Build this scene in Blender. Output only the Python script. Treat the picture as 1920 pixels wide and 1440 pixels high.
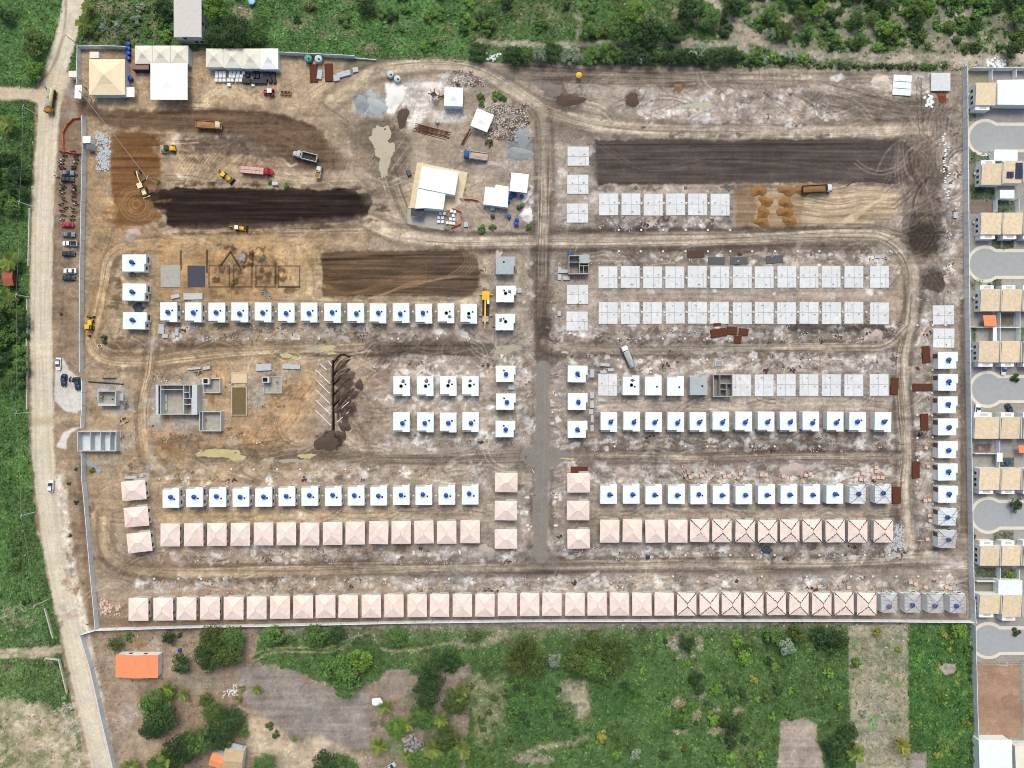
import bpy, bmesh, math, random
import numpy as np
from mathutils import Vector, Matrix
sc = bpy.context.scene
for o in list(bpy.data.objects): bpy.data.objects.remove(o)
R = math.radians
# ---------------------------------------------------------------- camera (drone looking straight down)
ALT = 240.0           # metres above the ground
PX = 0.18             # metres on the ground for one pixel of the 1920x1440 photograph
cam = bpy.data.cameras.new('camera'); camo = bpy.data.objects.new('camera', cam)
sc.collection.objects.link(camo); camo.location = (0, 0, ALT); camo.rotation_euler = (0, 0, 0)
cam.sensor_width = 36; cam.lens = 36*(ALT/PX)/1920; cam.clip_start = 1; cam.clip_end = 20000
sc.camera = camo
sc.render.resolution_x = 1024; sc.render.resolution_y = 768
# ---------------------------------------------------------------- world and sun: bright overcast, light from the north
SUN_EL, SUN_AZ = 58, 0      # degrees; azimuth east of north
w = bpy.data.worlds.new('World'); sc.world = w; w.use_nodes = True
nt = w.node_tree; nt.nodes.clear()
sky = nt.nodes.new('ShaderNodeTexSky'); sky.sky_type = 'NISHITA'; sky.sun_disc = False
sky.sun_elevation = R(SUN_EL); sky.sun_rotation = R(SUN_AZ)
sky.air_density = 1.0; sky.dust_density = 6.0; sky.ozone_density = 0.6
bg = nt.nodes.new('ShaderNodeBackground'); bg.inputs[1].default_value = 0.15
ow = nt.nodes.new('ShaderNodeOutputWorld')
nt.links.new(sky.outputs[0], bg.inputs[0]); nt.links.new(bg.outputs[0], ow.inputs[0])
sl = bpy.data.lights.new('sun', 'SUN'); sl.energy = 1.15; sl.angle = R(22); sl.color = (1.0, .97, .92)
so = bpy.data.objects.new('sun', sl); sc.collection.objects.link(so)
sd = Vector((math.cos(R(SUN_EL))*math.sin(R(SUN_AZ)), math.cos(R(SUN_EL))*math.cos(R(SUN_AZ)), math.sin(R(SUN_EL))))
so.rotation_euler = sd.to_track_quat('Z', 'Y').to_euler(); so.location = sd*300
sc.view_settings.view_transform = 'Standard'; sc.view_settings.look = 'None'
sc.view_settings.exposure = 0.13; sc.view_settings.gamma = 1; sc.view_settings.use_curve_mapping = False
sc.render.filter_size = 1.0
try: sc.cycles.filter_width = 1.0
except Exception: pass
GAIN = 1.18*np.array([1.04, .985, .995], np.float32)   # scene brightness: picture value = albedo * GAIN
# ---------------------------------------------------------------- helpers
COL = sc.collection
def lin(c):
    c = np.asarray(c, float)/255
    return np.where(c <= .04045, c/12.92, ((c+.055)/1.055)**2.4)
def G(px, py, z=0.0):                    # photo pixel of a point at height z -> world point
    k = (ALT-z)/ALT
    return Vector(((px-960)*PX*k, (720-py)*PX*k, z))
MATS = {}
def mat(name, c, rough=.85, var=.12, scale=1.5, metal=0, rnd=0.0, spec=.3, bump=0, stretch=None):
    """procedural material: base colour (as seen in the photo, 0-255) broken up by noise"""
    if name in MATS: return MATS[name]
    m = bpy.data.materials.new(name); m.use_nodes = True; n = m.node_tree; L = n.links.new
    b = n.nodes['Principled BSDF']; b.inputs['Roughness'].default_value = rough; b.inputs['Metallic'].default_value = metal
    b.inputs['Specular IOR Level'].default_value = spec
    a = np.minimum(lin(c)/GAIN, np.array([.785, .83, .825]))
    tc = n.nodes.new('ShaderNodeTexCoord'); mp = n.nodes.new('ShaderNodeMapping')
    if stretch: mp.inputs['Scale'].default_value = stretch
    L(tc.outputs['Object'], mp.inputs[0])
    oi = n.nodes.new('ShaderNodeObjectInfo')
    va = n.nodes.new('ShaderNodeVectorMath'); va.operation = 'ADD'; L(mp.outputs[0], va.inputs[0])
    vs = n.nodes.new('ShaderNodeVectorMath'); vs.operation = 'SCALE'; L(oi.outputs['Location'], vs.inputs[0]); vs.inputs['Scale'].default_value = .37
    L(vs.outputs[0], va.inputs[1])
    no = n.nodes.new('ShaderNodeTexNoise'); no.inputs['Scale'].default_value = scale; no.inputs['Detail'].default_value = 5; no.inputs['Roughness'].default_value = .65
    L(va.outputs[0], no.inputs['Vector'])
    mr = n.nodes.new('ShaderNodeMapRange'); mr.inputs[1].default_value = .3; mr.inputs[2].default_value = .7
    mr.inputs[3].default_value = 1-var; mr.inputs[4].default_value = 1+var*.5; L(no.outputs[0], mr.inputs[0])
    val = mr.outputs[0]
    if rnd:
        m2 = n.nodes.new('ShaderNodeMapRange'); m2.inputs[3].default_value = 1-rnd; m2.inputs[4].default_value = 1+rnd
        L(oi.outputs['Random'], m2.inputs[0])
        mu = n.nodes.new('ShaderNodeMath'); mu.operation = 'MULTIPLY'; L(val, mu.inputs[0]); L(m2.outputs[0], mu.inputs[1]); val = mu.outputs[0]
    mx = n.nodes.new('ShaderNodeVectorMath'); mx.operation = 'SCALE'; mx.inputs[0].default_value = a; L(val, mx.inputs['Scale'])
    L(mx.outputs[0], b.inputs['Base Color'])
    if bump:
        bp = n.nodes.new('ShaderNodeBump'); bp.inputs['Strength'].default_value = bump; bp.inputs['Distance'].default_value = .1
        L(no.outputs[0], bp.inputs['Height']); L(bp.outputs[0], b.inputs['Normal'])
    MATS[name] = m; return m
class MB:
    """mesh builder: collects pieces of one part"""
    def __init__(s): s.v = []; s.f = []
    def add(s, vs, fs):
        b = len(s.v); s.v += [tuple(v) for v in vs]; s.f += [tuple(i+b for i in f) for f in fs]; return s
    def box(s, x0, x1, y0, y1, z0, z1, rot=0, c=None):
        vs = [(x0,y0,z0),(x1,y0,z0),(x1,y1,z0),(x0,y1,z0),(x0,y0,z1),(x1,y0,z1),(x1,y1,z1),(x0,y1,z1)]
        if rot:
            cx, cy = c or ((x0+x1)/2, (y0+y1)/2); ca, sa = math.cos(rot), math.sin(rot)
            vs = [(cx+(x-cx)*ca-(y-cy)*sa, cy+(x-cx)*sa+(y-cy)*ca, z) for x, y, z in vs]
        return s.add(vs, [(0,3,2,1),(4,5,6,7),(0,1,5,4),(1,2,6,5),(2,3,7,6),(3,0,4,7)])
    def prism(s, poly, z0, z1):
        a = sum(poly[i-1][0]*poly[i][1]-poly[i][0]*poly[i-1][1] for i in range(len(poly)))
        if a < 0: poly = poly[::-1]
        n = len(poly)
        vs = [(p[0], p[1], z0) for p in poly]+[(p[0], p[1], z1) for p in poly]
        fs = [tuple(range(n-1, -1, -1)), tuple(range(n, 2*n))]+[(i, (i+1) % n, n+(i+1) % n, n+i) for i in range(n)]
        return s.add(vs, fs)
    def lathe(s, prof, cx=0, cy=0, n=16, axis='z', cz=0):
        vs = []; fs = []
        for r, z in prof:
            for i in range(n):
                t = 2*math.pi*i/n; a, b = r*math.cos(t), r*math.sin(t)
                vs.append((cx+a, cy+b, cz+z) if axis == 'z' else ((cx+z, cy+a, cz+b) if axis == 'x' else (cx+b, cy+z, cz+a)))
        m = len(prof)
        for j in range(m-1):
            for i in range(n): fs.append((j*n+i, j*n+(i+1) % n, (j+1)*n+(i+1) % n, (j+1)*n+i))
        fs.append(tuple(range(n-1, -1, -1))); fs.append(tuple((m-1)*n+i for i in range(n)))
        return s.add(vs, fs)
    def tube(s, pts, r, n=5, r2=None):
        pts = [Vector(p) for p in pts]; rings = []; m = len(pts)
        for k, p in enumerate(pts):
            d = (pts[min(k+1, m-1)]-pts[max(k-1, 0)]).normalized()
            u = d.cross(Vector((0, 0, 1)) if abs(d.z) < .95 else Vector((1, 0, 0))).normalized(); v = d.cross(u)
            rr = r+(r2-r)*k/(m-1) if r2 is not None else r
            rings.append([p+(u*math.cos(2*math.pi*i/n)+v*math.sin(2*math.pi*i/n))*rr for i in range(n)])
        vs = [q for g in rings for q in g]
        fs = [(k*n+i, k*n+(i+1) % n, (k+1)*n+(i+1) % n, (k+1)*n+i) for k in range(m-1) for i in range(n)]
        fs += [tuple(range(n-1, -1, -1)), tuple((m-1)*n+i for i in range(n))]
        return s.add(vs, fs)
    def mesh(s, name='m', smooth=False):
        me = bpy.data.meshes.new(name); me.from_pydata(s.v, [], s.f); me.update()
        if smooth: me.polygons.foreach_set('use_smooth', [True]*len(me.polygons))
        return me
    def build(s, name, m, parent=None, smooth=False):
        o = bpy.data.objects.new(name, s.mesh(name, smooth)); o.data.materials.append(m); COL.objects.link(o)
        if parent: o.parent = parent
        return o
def tag(o, label=None, cat=None, group=None, kind=None):
    for k, v in (('label', label), ('category', cat), ('group', group), ('kind', kind)):
        if v: o[k] = v
    return o
def thing(name, label=None, cat=None, group=None, px=None, py=None, rot=0, z=0, zref=0):
    o = bpy.data.objects.new(name, None); COL.objects.link(o); o.empty_display_size = .1
    if px is not None:
        p = G(px, py, zref); o.location = (p.x, p.y, z)
    o.rotation_euler = (0, 0, -R(rot))          # rot: clockwise in the picture
    return tag(o, label, cat, group)
def copy_tree(o, parent=None):
    c = o.copy(); COL.objects.link(c)
    if parent: c.parent = parent
    for ch in o.children: copy_tree(ch, c)
    return c
def drop_tree(o):
    for ch in list(o.children): drop_tree(ch)
    bpy.data.objects.remove(o)
ORD = 'first second third fourth fifth sixth seventh eighth ninth tenth eleventh twelfth thirteenth fourteenth fifteenth sixteenth seventeenth eighteenth nineteenth twentieth'.split()
def ordn(i): return ORD[i] if i < 20 else ('twenty-'+ORD[i-20] if i < 29 else 'thirtieth')
rng = random.Random(7)
# ================================================================ THE GROUND: one fine grid, soil colours as real albedo
STEP = 1.75; X0, Y0, X1, Y1 = -63, -63, 1981, 1501
gx = np.arange(X0, X1+.5, STEP, dtype=np.float32); gy = np.arange(Y0, Y1+.5, STEP, dtype=np.float32)
NX, NY = len(gx), len(gy)
XX, YY = np.meshgrid(gx, gy)
nrs = np.random.RandomState(11)
FY = np.fft.fftfreq(NY)[:, None]/STEP; FX = np.fft.rfftfreq(NX)[None, :]/STEP
def vn(sx, sy=None):
    """isotropic band-limited noise (mean .5) over the grid, feature size in photo pixels"""
    sy = sy or sx
    f = np.fft.rfft2(nrs.randn(NY, NX).astype(np.float32))
    r2 = (FX*sx)**2+(FY*sy)**2
    f *= np.exp(-r2*2.2)*(r2**.25)
    t = np.fft.irfft2(f, s=(NY, NX)); t /= t.std()
    return (.5+.19*t).astype(np.float32)
def fbm(s, oct=4, ax=1.0, gain=.55):
    t = 0; w_ = 1; tot = 0; s = s*1.0
    for i in range(oct):
        t = t+w_*(vn(max(s*ax, 2.5), max(s, 2.5))-.5); tot += w_*w_; w_ *= gain; s /= 2
    return .5+t/math.sqrt(tot)
NA, NB, NC = fbm(60, 5), fbm(24, 4), fbm(9, 3)                 # mottling
NW1, NW2 = fbm(34, 5)-.5, fbm(34, 5)-.5; NS = fbm(10, 3)-.5                         # edge warps
ST = fbm(6, 3, 22); ST2 = fbm(4, 2, 40)                         # long east-west streaks
SV = fbm(60, 3, .12)                                            # north-south streaks
C = np.zeros((NY, NX, 3), np.float32); C[:] = lin((168, 148, 126))
HT = np.zeros((NY, NX), np.float32)
CLS = np.zeros((NY, NX), np.uint8)                              # 0 soil, 1 grassland, 2 public road, 3 site lane, 4 fresh fill, 5 paving
VEG = np.zeros((NY, NX), np.float32)
def box_of(x0, y0, x1, y1):
    i0 = max(int((x0-X0)/STEP), 0); i1 = min(int((x1-X0)/STEP)+2, NX); j0 = max(int((y0-Y0)/STEP), 0); j1 = min(int((y1-Y0)/STEP)+2, NY)
    return slice(j0, max(j1, j0)), slice(i0, max(i1, i0))
def sdf(poly, s):
    x, y = XX[s], YY[s]; d = np.full(x.shape, 1e9, np.float32); ins = np.zeros(x.shape, bool)
    n = len(poly)
    for i in range(n):
        ax, ay = poly[i-1]; bx, by = poly[i]; ex, ey = bx-ax, by-ay
        t = np.clip(((x-ax)*ex+(y-ay)*ey)/(ex*ex+ey*ey+1e-6), 0, 1)
        d = np.minimum(d, (x-ax-t*ex)**2+(y-ay-t*ey)**2)
        if ay != by:
            c_ = ((ay > y) != (by > y)) & (x < ex*(y-ay)/(by-ay)+ax); ins ^= c_
    return np.sqrt(d)*np.where(ins, -1, 1)
def sm(a, b, x):
    t = np.clip((x-a)/(b-a), 0, 1); return t*t*(3-2*t)
def apply(s, a, col, nz=.3, streak=0, sv=0, tone=None):
    c = lin(col).astype(np.float32)
    a = a*(1-nz+nz*np.clip((NB[s]*.5+NC[s]*.5-.36)*3.6, 0, 1))
    cc = np.broadcast_to(c, a.shape+(3,))
    if streak: cc = cc*(1+streak*2.2*((ST[s]*.6+ST2[s]*.4)-.5)*2)[..., None]
    if sv: cc = cc*(1+sv*4*(SV[s]-.5))[..., None]
    C[s] = C[s]*(1-a[..., None])+cc*a[..., None]
    return a
def P(col, poly, op=1, soft=3, warp=10, nz=.25, streak=0, sv=0, cls=None, veg=None, h=None, small=False):
    xs = [p[0] for p in poly]; ys = [p[1] for p in poly]; m = warp+soft+4
    s = box_of(min(xs)-m, min(ys)-m, max(xs)+m, max(ys)+m)
    if C[s].size == 0: return
    d = sdf(poly, s)+(NS[s]*warp*3.2 if small else NW1[s]*warp*2.0)+(NC[s]-.5)*min(warp, 6)
    a0 = 1-sm(-soft, soft, d); apply(s, a0*op, col, nz, streak, sv)
    if cls is not None: CLS[s][a0 > .5] = cls
    if veg is not None: VEG[s] = VEG[s]*(1-a0)+veg*a0
    if h is not None: HT[s] += h*a0
def smooth(pts, step=6, close=False):
    p = [Vector(q) for q in pts]; p = [p[0]*2-p[1]]+p+[p[-1]*2-p[-2]]; out = []
    for i in range(1, len(p)-2):
        a, b, c, d = p[i-1:i+3]; n = max(int((c-b).length/step), 1)
        for k in range(n):
            t = k/n; out.append(.5*((2*b)+(c-a)*t+(2*a-5*b+4*c-d)*t*t+(3*b-a-3*c+d)*t**3))
    out.append(p[-2]); return out
def L(col, pts, w=4, op=.6, soft=2, warp=0, nz=.3, raw=False, cls=None, veg=None, h=None, streak=0, sv=0):
    q = pts if raw else smooth(pts); m = w+soft+warp*2+4
    xs = [a[0] for a in q]; ys = [a[1] for a in q]
    s = box_of(min(xs)-m, min(ys)-m, max(xs)+m, max(ys)+m)
    if C[s].size == 0: return
    d = np.full(C[s].shape[:2], 1e9, np.float32); oj, oi = s[0].start, s[1].start
    for i in range(len(q)-1):
        ax, ay = q[i][0], q[i][1]; bx, by = q[i+1][0], q[i+1][1]
        t_ = box_of(min(ax, bx)-m, min(ay, by)-m, max(ax, bx)+m, max(ay, by)+m)
        if XX[t_].size == 0: continue
        x, y = XX[t_], YY[t_]; ex, ey = bx-ax, by-ay
        t = np.clip(((x-ax)*ex+(y-ay)*ey)/(ex*ex+ey*ey+1e-6), 0, 1)
        l = (slice(t_[0].start-oj, t_[0].stop-oj), slice(t_[1].start-oi, t_[1].stop-oi))
        dd = np.sqrt((x-ax-t*ex)**2+(y-ay-t*ey)**2); d[l] = np.minimum(d[l], dd)
    d = d-w/2
    if warp: d = d+NW2[s]*warp*2.0
    a0 = 1-sm(-soft, soft, d); apply(s, a0*op, col, nz, streak, sv)
    if cls is not None: CLS[s][a0 > .5] = cls
    if veg is not None: VEG[s] = VEG[s]*(1-a0)+veg*a0
    if h is not None: HT[s] += h*a0
def offs(q, o, drift=0, seed=0):
    r = random.Random(seed); ph, fr = r.random()*6, r.uniform(.004, .015); out = []; acc = 0
    for i in range(len(q)):
        a = q[max(i-1, 0)]; b = q[min(i+1, len(q)-1)]; d = (b-a); l = d.length or 1
        acc += l/2; k = o+drift*math.sin(acc*fr+ph)
        out.append(Vector((q[i].x-d.y/l*k, q[i].y+d.x/l*k)))
    return out
rid = [0]
def ruts(cols, pts, w, n, op=.3, lw=(1.5, 3.5), part=.7):
    """bundle of wheel marks running along a lane"""
    q = smooth(pts)
    for k in range(n):
        rid[0] += 1; r = random.Random(rid[0]*31)
        o = r.uniform(-w/2, w/2); s_ = offs(q, o, w*.12, rid[0]); m = len(s_)
        a = int(r.random()*m*(1-part)); b = a+int(m*r.uniform(part*.5, 1)); s_ = s_[a:b+1]
        if len(s_) > 2: L(r.choice(cols), s_, r.uniform(*lw)*.5, min(op*r.uniform(.7, 2.0), .95), 1.25, raw=True, nz=.3, h=-.02)
def tracks(col, pts, op=.4, gauge=9, lw=1.6):
    q = smooth(pts)
    for o in (-gauge/2, gauge/2): L(col, offs(q, o), lw*.9, min(op*1.35, .95), 1.2, raw=True, nz=.25)
def scribble(x0, y0, x1, y1, n, cols, ln=(30, 110), op=(.25, .7), seed=1, flat=.5, force=False):
    g = random.Random(seed*131+n)
    for i in range(n):
        x, y = g.uniform(x0, x1), g.uniform(y0, y1); a = g.gauss(0, flat)+(math.pi if g.random() < .5 else 0); k = g.gauss(0, .012); pts = []
        for j in range(6):
            pts.append((x, y)); st = g.uniform(*ln)/6; a += k*st; x += math.cos(a)*st; y += math.sin(a)*st
        bad = any(CLS[min(max(int((b_-Y0)/STEP), 0), NY-1), min(max(int((a_-X0)/STEP), 0), NX-1)] in (4, 6) for a_, b_ in pts)
        if bad and not force: continue
        (tracks if g.random() < .6 else lambda c, p, o, *_: L(c, p, g.uniform(1, 4), o, 2, nz=.6))(g.choice(cols), pts, g.uniform(*op), g.choice([7, 8, 9]), 1.5)
def E(col, cx, cy, rx, ry=None, op=.8, soft=3, warp=None, nz=.3, rot=0, **k):
    ry = ry or rx; n = 14; c_, s_ = math.cos(R(rot)), math.sin(R(rot))
    pts = [(cx+rx*math.cos(6.283*i/n)*c_-ry*math.sin(6.283*i/n)*s_, cy+rx*math.cos(6.283*i/n)*s_+ry*math.sin(6.283*i/n)*c_) for i in range(n)]
    P(col, pts, op, min(soft, max(1.5, min(rx, ry)*.5)), min(rx, ry)*.55 if warp is None else warp, nz, small=min(rx, ry) < 13, **k)
def rect(x0, y0, x1, y1): return [(x0, y0), (x1, y0), (x1, y1), (x0, y1)]
def blotch(x0, y0, x1, y1, n, cols, r=(3, 9), op=(.25, .7), ecc=1.6, seed=1, veg=None):
    g = random.Random(seed*97+n)
    for i in range(n):
        a = g.uniform(*r); E(g.choice(cols), g.uniform(x0, x1), g.uniform(y0, y1), a*g.uniform(1, ecc), a, g.uniform(*op), 2.5, rot=g.uniform(-25, 25), warp=a*.9, veg=veg)
# ---- grassland all round
GR = (80, 112, 52)
P(GR, rect(-100, -100, 2100, 135), 1, 2, 4, 0, cls=1, veg=1)
P(GR, [(-100, 100), (70, 100), (66, 240), (58, 420), (54, 600), (53, 860), (68, 980), (88, 1080), (100, 1140), (130, 1300), (150, 1380), (165, 1520), (-100, 1520)], 1, 2, 3, 0, cls=1, veg=1)
P((150, 130, 112), [(150, 1180), (1825, 1166), (1830, 1520), (200, 1520)], 1, 1, 0, 0, cls=1, veg=.25)
P(GR, [(480, 1180), (1825, 1166), (1832, 1520), (870, 1520), (880, 1250), (640, 1290), (470, 1235)], 1, 3, 8, 0, cls=1, veg=1)
# building site soils: warm tan in the west, greyer pink in the east
SITE = [(147, 88), (520, 100), (670, 108), (900, 117), (1180, 124), (1804, 133), (1808, 560), (1813, 860), (1822, 1166), (1000, 1163), (480, 1171), (186, 1179), (163, 930), (150, 800), (156, 560), (162, 220)]
P((176, 153, 126), SITE, 1, 1.2, 1.5, 0, cls=0, veg=0)
P((171, 152, 134), [(560, 600), (990, 600), (1000, 120), (1804, 133), (1822, 1166), (186, 1179), (170, 1000), (560, 880)], .85, 40, 20, .2)
P((162, 143, 128), [(1040, 640), (1806, 640), (1822, 1100), (1040, 1110)], .6, 30, 20, .5)
# scrub variation
for i in range(260):
    g = random.Random(900+i); x, y = g.uniform(-60, 1980), g.choice([g.uniform(-60, 125), g.uniform(1180, 1500), g.uniform(1180, 1500)])
    if y < 200 or x > 460:
        E(g.choice([(70, 98, 44), (98, 128, 62), (88, 122, 52), (112, 124, 76), (76, 106, 56), (60, 84, 44)]), x, y, g.uniform(8, 40), g.uniform(6, 22), g.uniform(.25, .7), 6)
for i in range(150):
    g = random.Random(5000+i); x, y = g.uniform(-60, 56), g.uniform(-60, 1500)
    E(g.choice([(68, 104, 42), (96, 136, 58), (84, 128, 48), (56, 84, 40)]), x, y, g.uniform(8, 30), g.uniform(8, 26), g.uniform(.3, .7), 6)
P((84, 126, 56), [(-80, -80), (120, -80), (112, 70), (80, 150), (-80, 160)], .75, 6, 8, .4, veg=1)
P((86, 138, 58), [(500, 30), (640, -20), (880, -10), (900, 80), (840, 112), (560, 100), (500, 70)], .6, 14, 12, .5)
# sandy tracks and bare soil in the scrub north of the site
SN = (186, 166, 144)
for q, w_, o_ in (([(1325, -10), (1365, 28), (1420, 72), (1490, 100), (1560, 104), (1640, 108), (1780, 110), (1980, 112)], 19, .95),
                  ([(900, 78), (960, 82), (1060, 84), (1150, 80), (1240, 82), (1320, 84), (1400, 74)], 10, .8),
                  ([(1790, 112), (1786, 92), (1780, 70), (1795, 60)], 9, .7), ([(1310, 40), (1350, 48), (1400, 62)], 22, .7),
                  ([(1660, 108), (1640, 80), (1630, 40), (1640, 10)], 5, .4), ([(1080, 78), (1090, 50), (1086, 36)], 10, .5), ([(1800, 80), (1850, 55), (1920, 32)], 4, .45)):
    L(SN, q, w_, o_, 4, 5, .5, veg=.15)
blotch(1260, 5, 1920, 100, 85, [(178, 158, 134), (168, 150, 124), (150, 136, 108)], (3, 10), (.5, .95), 2.4, 3, .1)
blotch(560, 0, 1260, 100, 60, [(150, 140, 104), (140, 136, 96), (158, 144, 116)], (3, 10), (.2, .5), 2.4, 4)
blotch(160, 0, 330, 82, 60, [(142, 132, 104), (128, 124, 92), (92, 104, 66)], (4, 12), (.3, .7), 1.8, 5)
blotch(1790, 100, 1980, 126, 20, [(196, 178, 158), (188, 168, 146)], (6, 16), (.4, .8), 2.5, 8)
E((170, 152, 126), 455, 22, 16, 14, .8, 6); E((150, 138, 108), 555, 42, 24, 14, .6, 6)
# public dirt road
ROAD = [(142, -70), (138, 0), (126, 60), (108, 120), (96, 175), (90, 235), (84, 330), (79, 460), (77, 600), (79, 740), (82, 860), (92, 960), (106, 1050), (122, 1130), (140, 1210), (158, 1290), (174, 1360), (190, 1430), (206, 1500)]
P((160, 138, 116), [(68, 190), (160, 190), (160, 560), (152, 860), (176, 1100), (186, 1190), (140, 1190), (110, 1090), (80, 960), (56, 800), (56, 500)], .95, 3, 3, .2, veg=0)
L((214, 204, 184), ROAD, 40, 1, 3, 1.5, .05, cls=2, veg=0)
L((204, 184, 160), [(-70, 172), (0, 175), (50, 176), (96, 190)], 24, 1, 3, 2, .05, cls=2, veg=0)
L((206, 188, 164), [(96, 175), (108, 150)], 46, .9, 5, 2, .05, cls=2, veg=0)
L((216, 206, 190), [(112, 900), (122, 1000), (136, 1090), (158, 1190), (176, 1280), (190, 1350), (204, 1430), (214, 1500)], 22, .9, 5, 2, .3)
L((222, 214, 200), [(84, 300), (84, 450), (86, 640), (92, 800)], 18, .5, 6, 2, .4)
ruts([(188, 166, 140), (216, 202, 182), (196, 176, 150)], ROAD, 34, 26, .35, (2, 5))
L((146, 126, 106), [(124, -20), (122, 40), (112, 90), (96, 130), (80, 150)], 4, .8, 2, 2)
# parking strip and verge west of the wall
P((140, 118, 100), [(112, 225), (156, 225), (152, 440), (146, 470), (108, 440), (106, 320)], .75, 5, 5, .4)
blotch(108, 300, 150, 690, 70, [(150, 126, 102), (184, 164, 138), (134, 112, 92), (176, 152, 122)], (3, 9), (.2, .6), 1.5, 9)
blotch(112, 860, 172, 1160, 70, [(146, 118, 92), (190, 168, 142), (130, 106, 84), (182, 160, 132)], (3, 10), (.2, .6), 1.5, 10)
for q in ([(102, 380), (100, 400), (104, 414), (98, 440), (104, 470), (100, 500), (96, 520)], [(118, 560), (116, 600), (112, 640)]): L((120, 104, 84), q, 2.5, .6, 2, 2)
L((134, 104, 78), [(150, 862), (154, 930), (158, 1000), (164, 1080), (172, 1170)], 9, .6, 4, 3)
P((214, 210, 204), [(104, 671), (120, 671), (130, 692), (154, 712), (154, 768), (144, 776), (120, 770), (102, 752)], .95, 2, 2, .15, cls=5)
P((218, 214, 206), [(106, 838), (118, 812), (136, 802), (152, 800), (134, 812), (126, 824), (124, 842)], .95, 2, 1.5, .1, cls=5)
L((188, 166, 134), [(70, 790), (110, 788), (160, 786), (240, 780)], 20, .8, 5, 4)
# ---- WEST HALF OF THE SITE
P((172, 150, 124), [(150, 92), (240, 92), (244, 190), (150, 180)], .6, 4, 3, .3)
P((186, 160, 130), [(244, 110), (380, 92), (620, 108), (640, 160), (580, 196), (380, 200), (244, 196)], .8, 8, 6, .3)
tracks((204, 180, 146), [(360, 206), (374, 182), (410, 172), (440, 176)], .5); tracks((206, 182, 150), [(380, 204), (400, 184), (450, 178)], .4)
P((116, 90, 70), [(164, 205), (260, 205), (420, 205), (520, 214), (590, 236), (640, 290), (650, 318), (560, 318), (470, 260), (330, 244), (240, 244), (190, 236)], .95, 5, 6, .3, .2, cls=4)
L((92, 70, 54), [(300, 211), (440, 209), (520, 216), (590, 240)], 7, .7, 3, 3); L((146, 120, 92), [(170, 222), (320, 228), (450, 232)], 6, .5, 3, 2)
P((120, 96, 78), [(140, 190), (178, 190), (190, 220), (150, 216)], .8, 4, 3); E((150, 146, 142), 132, 172, 11, 18, .8, 4); E((160, 154, 146), 128, 216, 14, 8, .6)
ruts([(160, 132, 104), (98, 76, 60), (134, 106, 82)], [(180, 222), (330, 226), (480, 236), (600, 280)], 34, 16, .4)
P((144, 102, 62), [(212, 248), (262, 246), (296, 252), (302, 300), (304, 350), (300, 410), (270, 424), (214, 424), (206, 340), (206, 280)], 1, 4, 4, .15, .16, cls=4)
P((120, 84, 52), [(212, 250), (296, 250), (300, 312), (210, 312)], .5, 5, 3, .5, .25)
for r_ in range(6, 42, 2):
    q = [(256+r_*math.cos(t*.42+r_), 384+r_*.95*math.sin(t*.42+r_)) for t in range(random.Random(r_).randint(7, 15))]
    L(random.Random(r_).choice([(200, 164, 112), (106, 74, 46), (184, 146, 96)]), q, 1.5, random.Random(r_+9).uniform(.3, .75), 1.3, nz=.35)
L((94, 66, 42), [(207, 315), (250, 314), (300, 314)], 2.2, .7, 1.5)
for k in range(10): tracks((200, 168, 122), [(190+k, 420+k*2), (200+k*2, 390), (196+k, 360+k*3)], .35, 7)
for k in range(9): L((198, 166, 120), [(300+k*6, 330), (330+k*8, 316-k), (344+k*8, 296-k*2)], 1.6, .5, 1.5)
P((178, 156, 132), [(306, 256), (360, 250), (560, 318), (690, 330), (690, 352), (300, 350)], .55, 6, 6, .4)
blotch(330, 250, 520, 310, 40, [(112, 98, 86), (150, 130, 112), (128, 112, 98)], (3, 8), (.3, .7), 3, 11)
ruts([(120, 104, 90), (178, 154, 128)], [(330, 262), (420, 280), (520, 300)], 46, 18, .45)
tracks((206, 178, 136), [(388, 344), (420, 312), (452, 286), (470, 276)], .5)
for k in range(7):
    tracks((212, 190, 156), [(364+k*5, 204), (378+k*4, 186-k*2), (404+k*3, 174-k*2), (440+k*3, 178-k), (470+k*4, 192)], .5, 7)
for k in range(10): L((208, 182, 140), [(312+k*7, 346), (326+k*7, 326-k), (336+k*9, 308-k*3), (350+k*10, 292-k*3)], 1.4, .75, 1.2)
P((108, 96, 88), [(344, 262), (420, 258), (470, 262), (520, 292), (500, 300), (430, 288), (370, 286)], .7, 5, 6, .4, .2); P((140, 110, 78), [(352, 258), (402, 256), (404, 266), (360, 272)], .7, 4, 4)
L((226, 220, 196), [(532, 300), (545, 312), (556, 308)], 4, .8, 2, 2)
# dark fill bed
DK = (70, 56, 50)
P(DK, [(296, 352), (330, 352), (560, 354), (660, 356), (690, 364), (700, 382), (690, 398), (694, 406), (660, 416), (560, 424), (420, 430), (340, 430), (310, 424), (312, 404), (290, 386), (280, 366)], 1, 2.5, 4, 0, .3, cls=4)
for k in range(22):
    g = random.Random(k+50); y = 356+k*3.4; x = g.uniform(300, 500)
    L(g.choice([(112, 94, 82), (58, 45, 40), (96, 78, 68), (54, 42, 37)]), [(x, y+g.uniform(-2, 2)), (x+80, y), (x+g.uniform(120, 190), y+g.uniform(-2, 2))], g.uniform(1, 2.6), g.uniform(.35, .7), 1.5)
P((150, 130, 112), [(330, 424), (520, 420), (690, 402), (720, 420), (700, 440), (340, 446)], .55, 6, 6, .4)
ruts([(120, 104, 92), (176, 152, 122), (92, 78, 68)], [(320, 436), (480, 430), (640, 424), (720, 430)], 22, 18, .45)
ruts([(204, 172, 122), (150, 126, 98)], [(200, 470), (300, 450), (460, 446), (620, 446), (760, 440)], 26, 18, .45)
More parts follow.
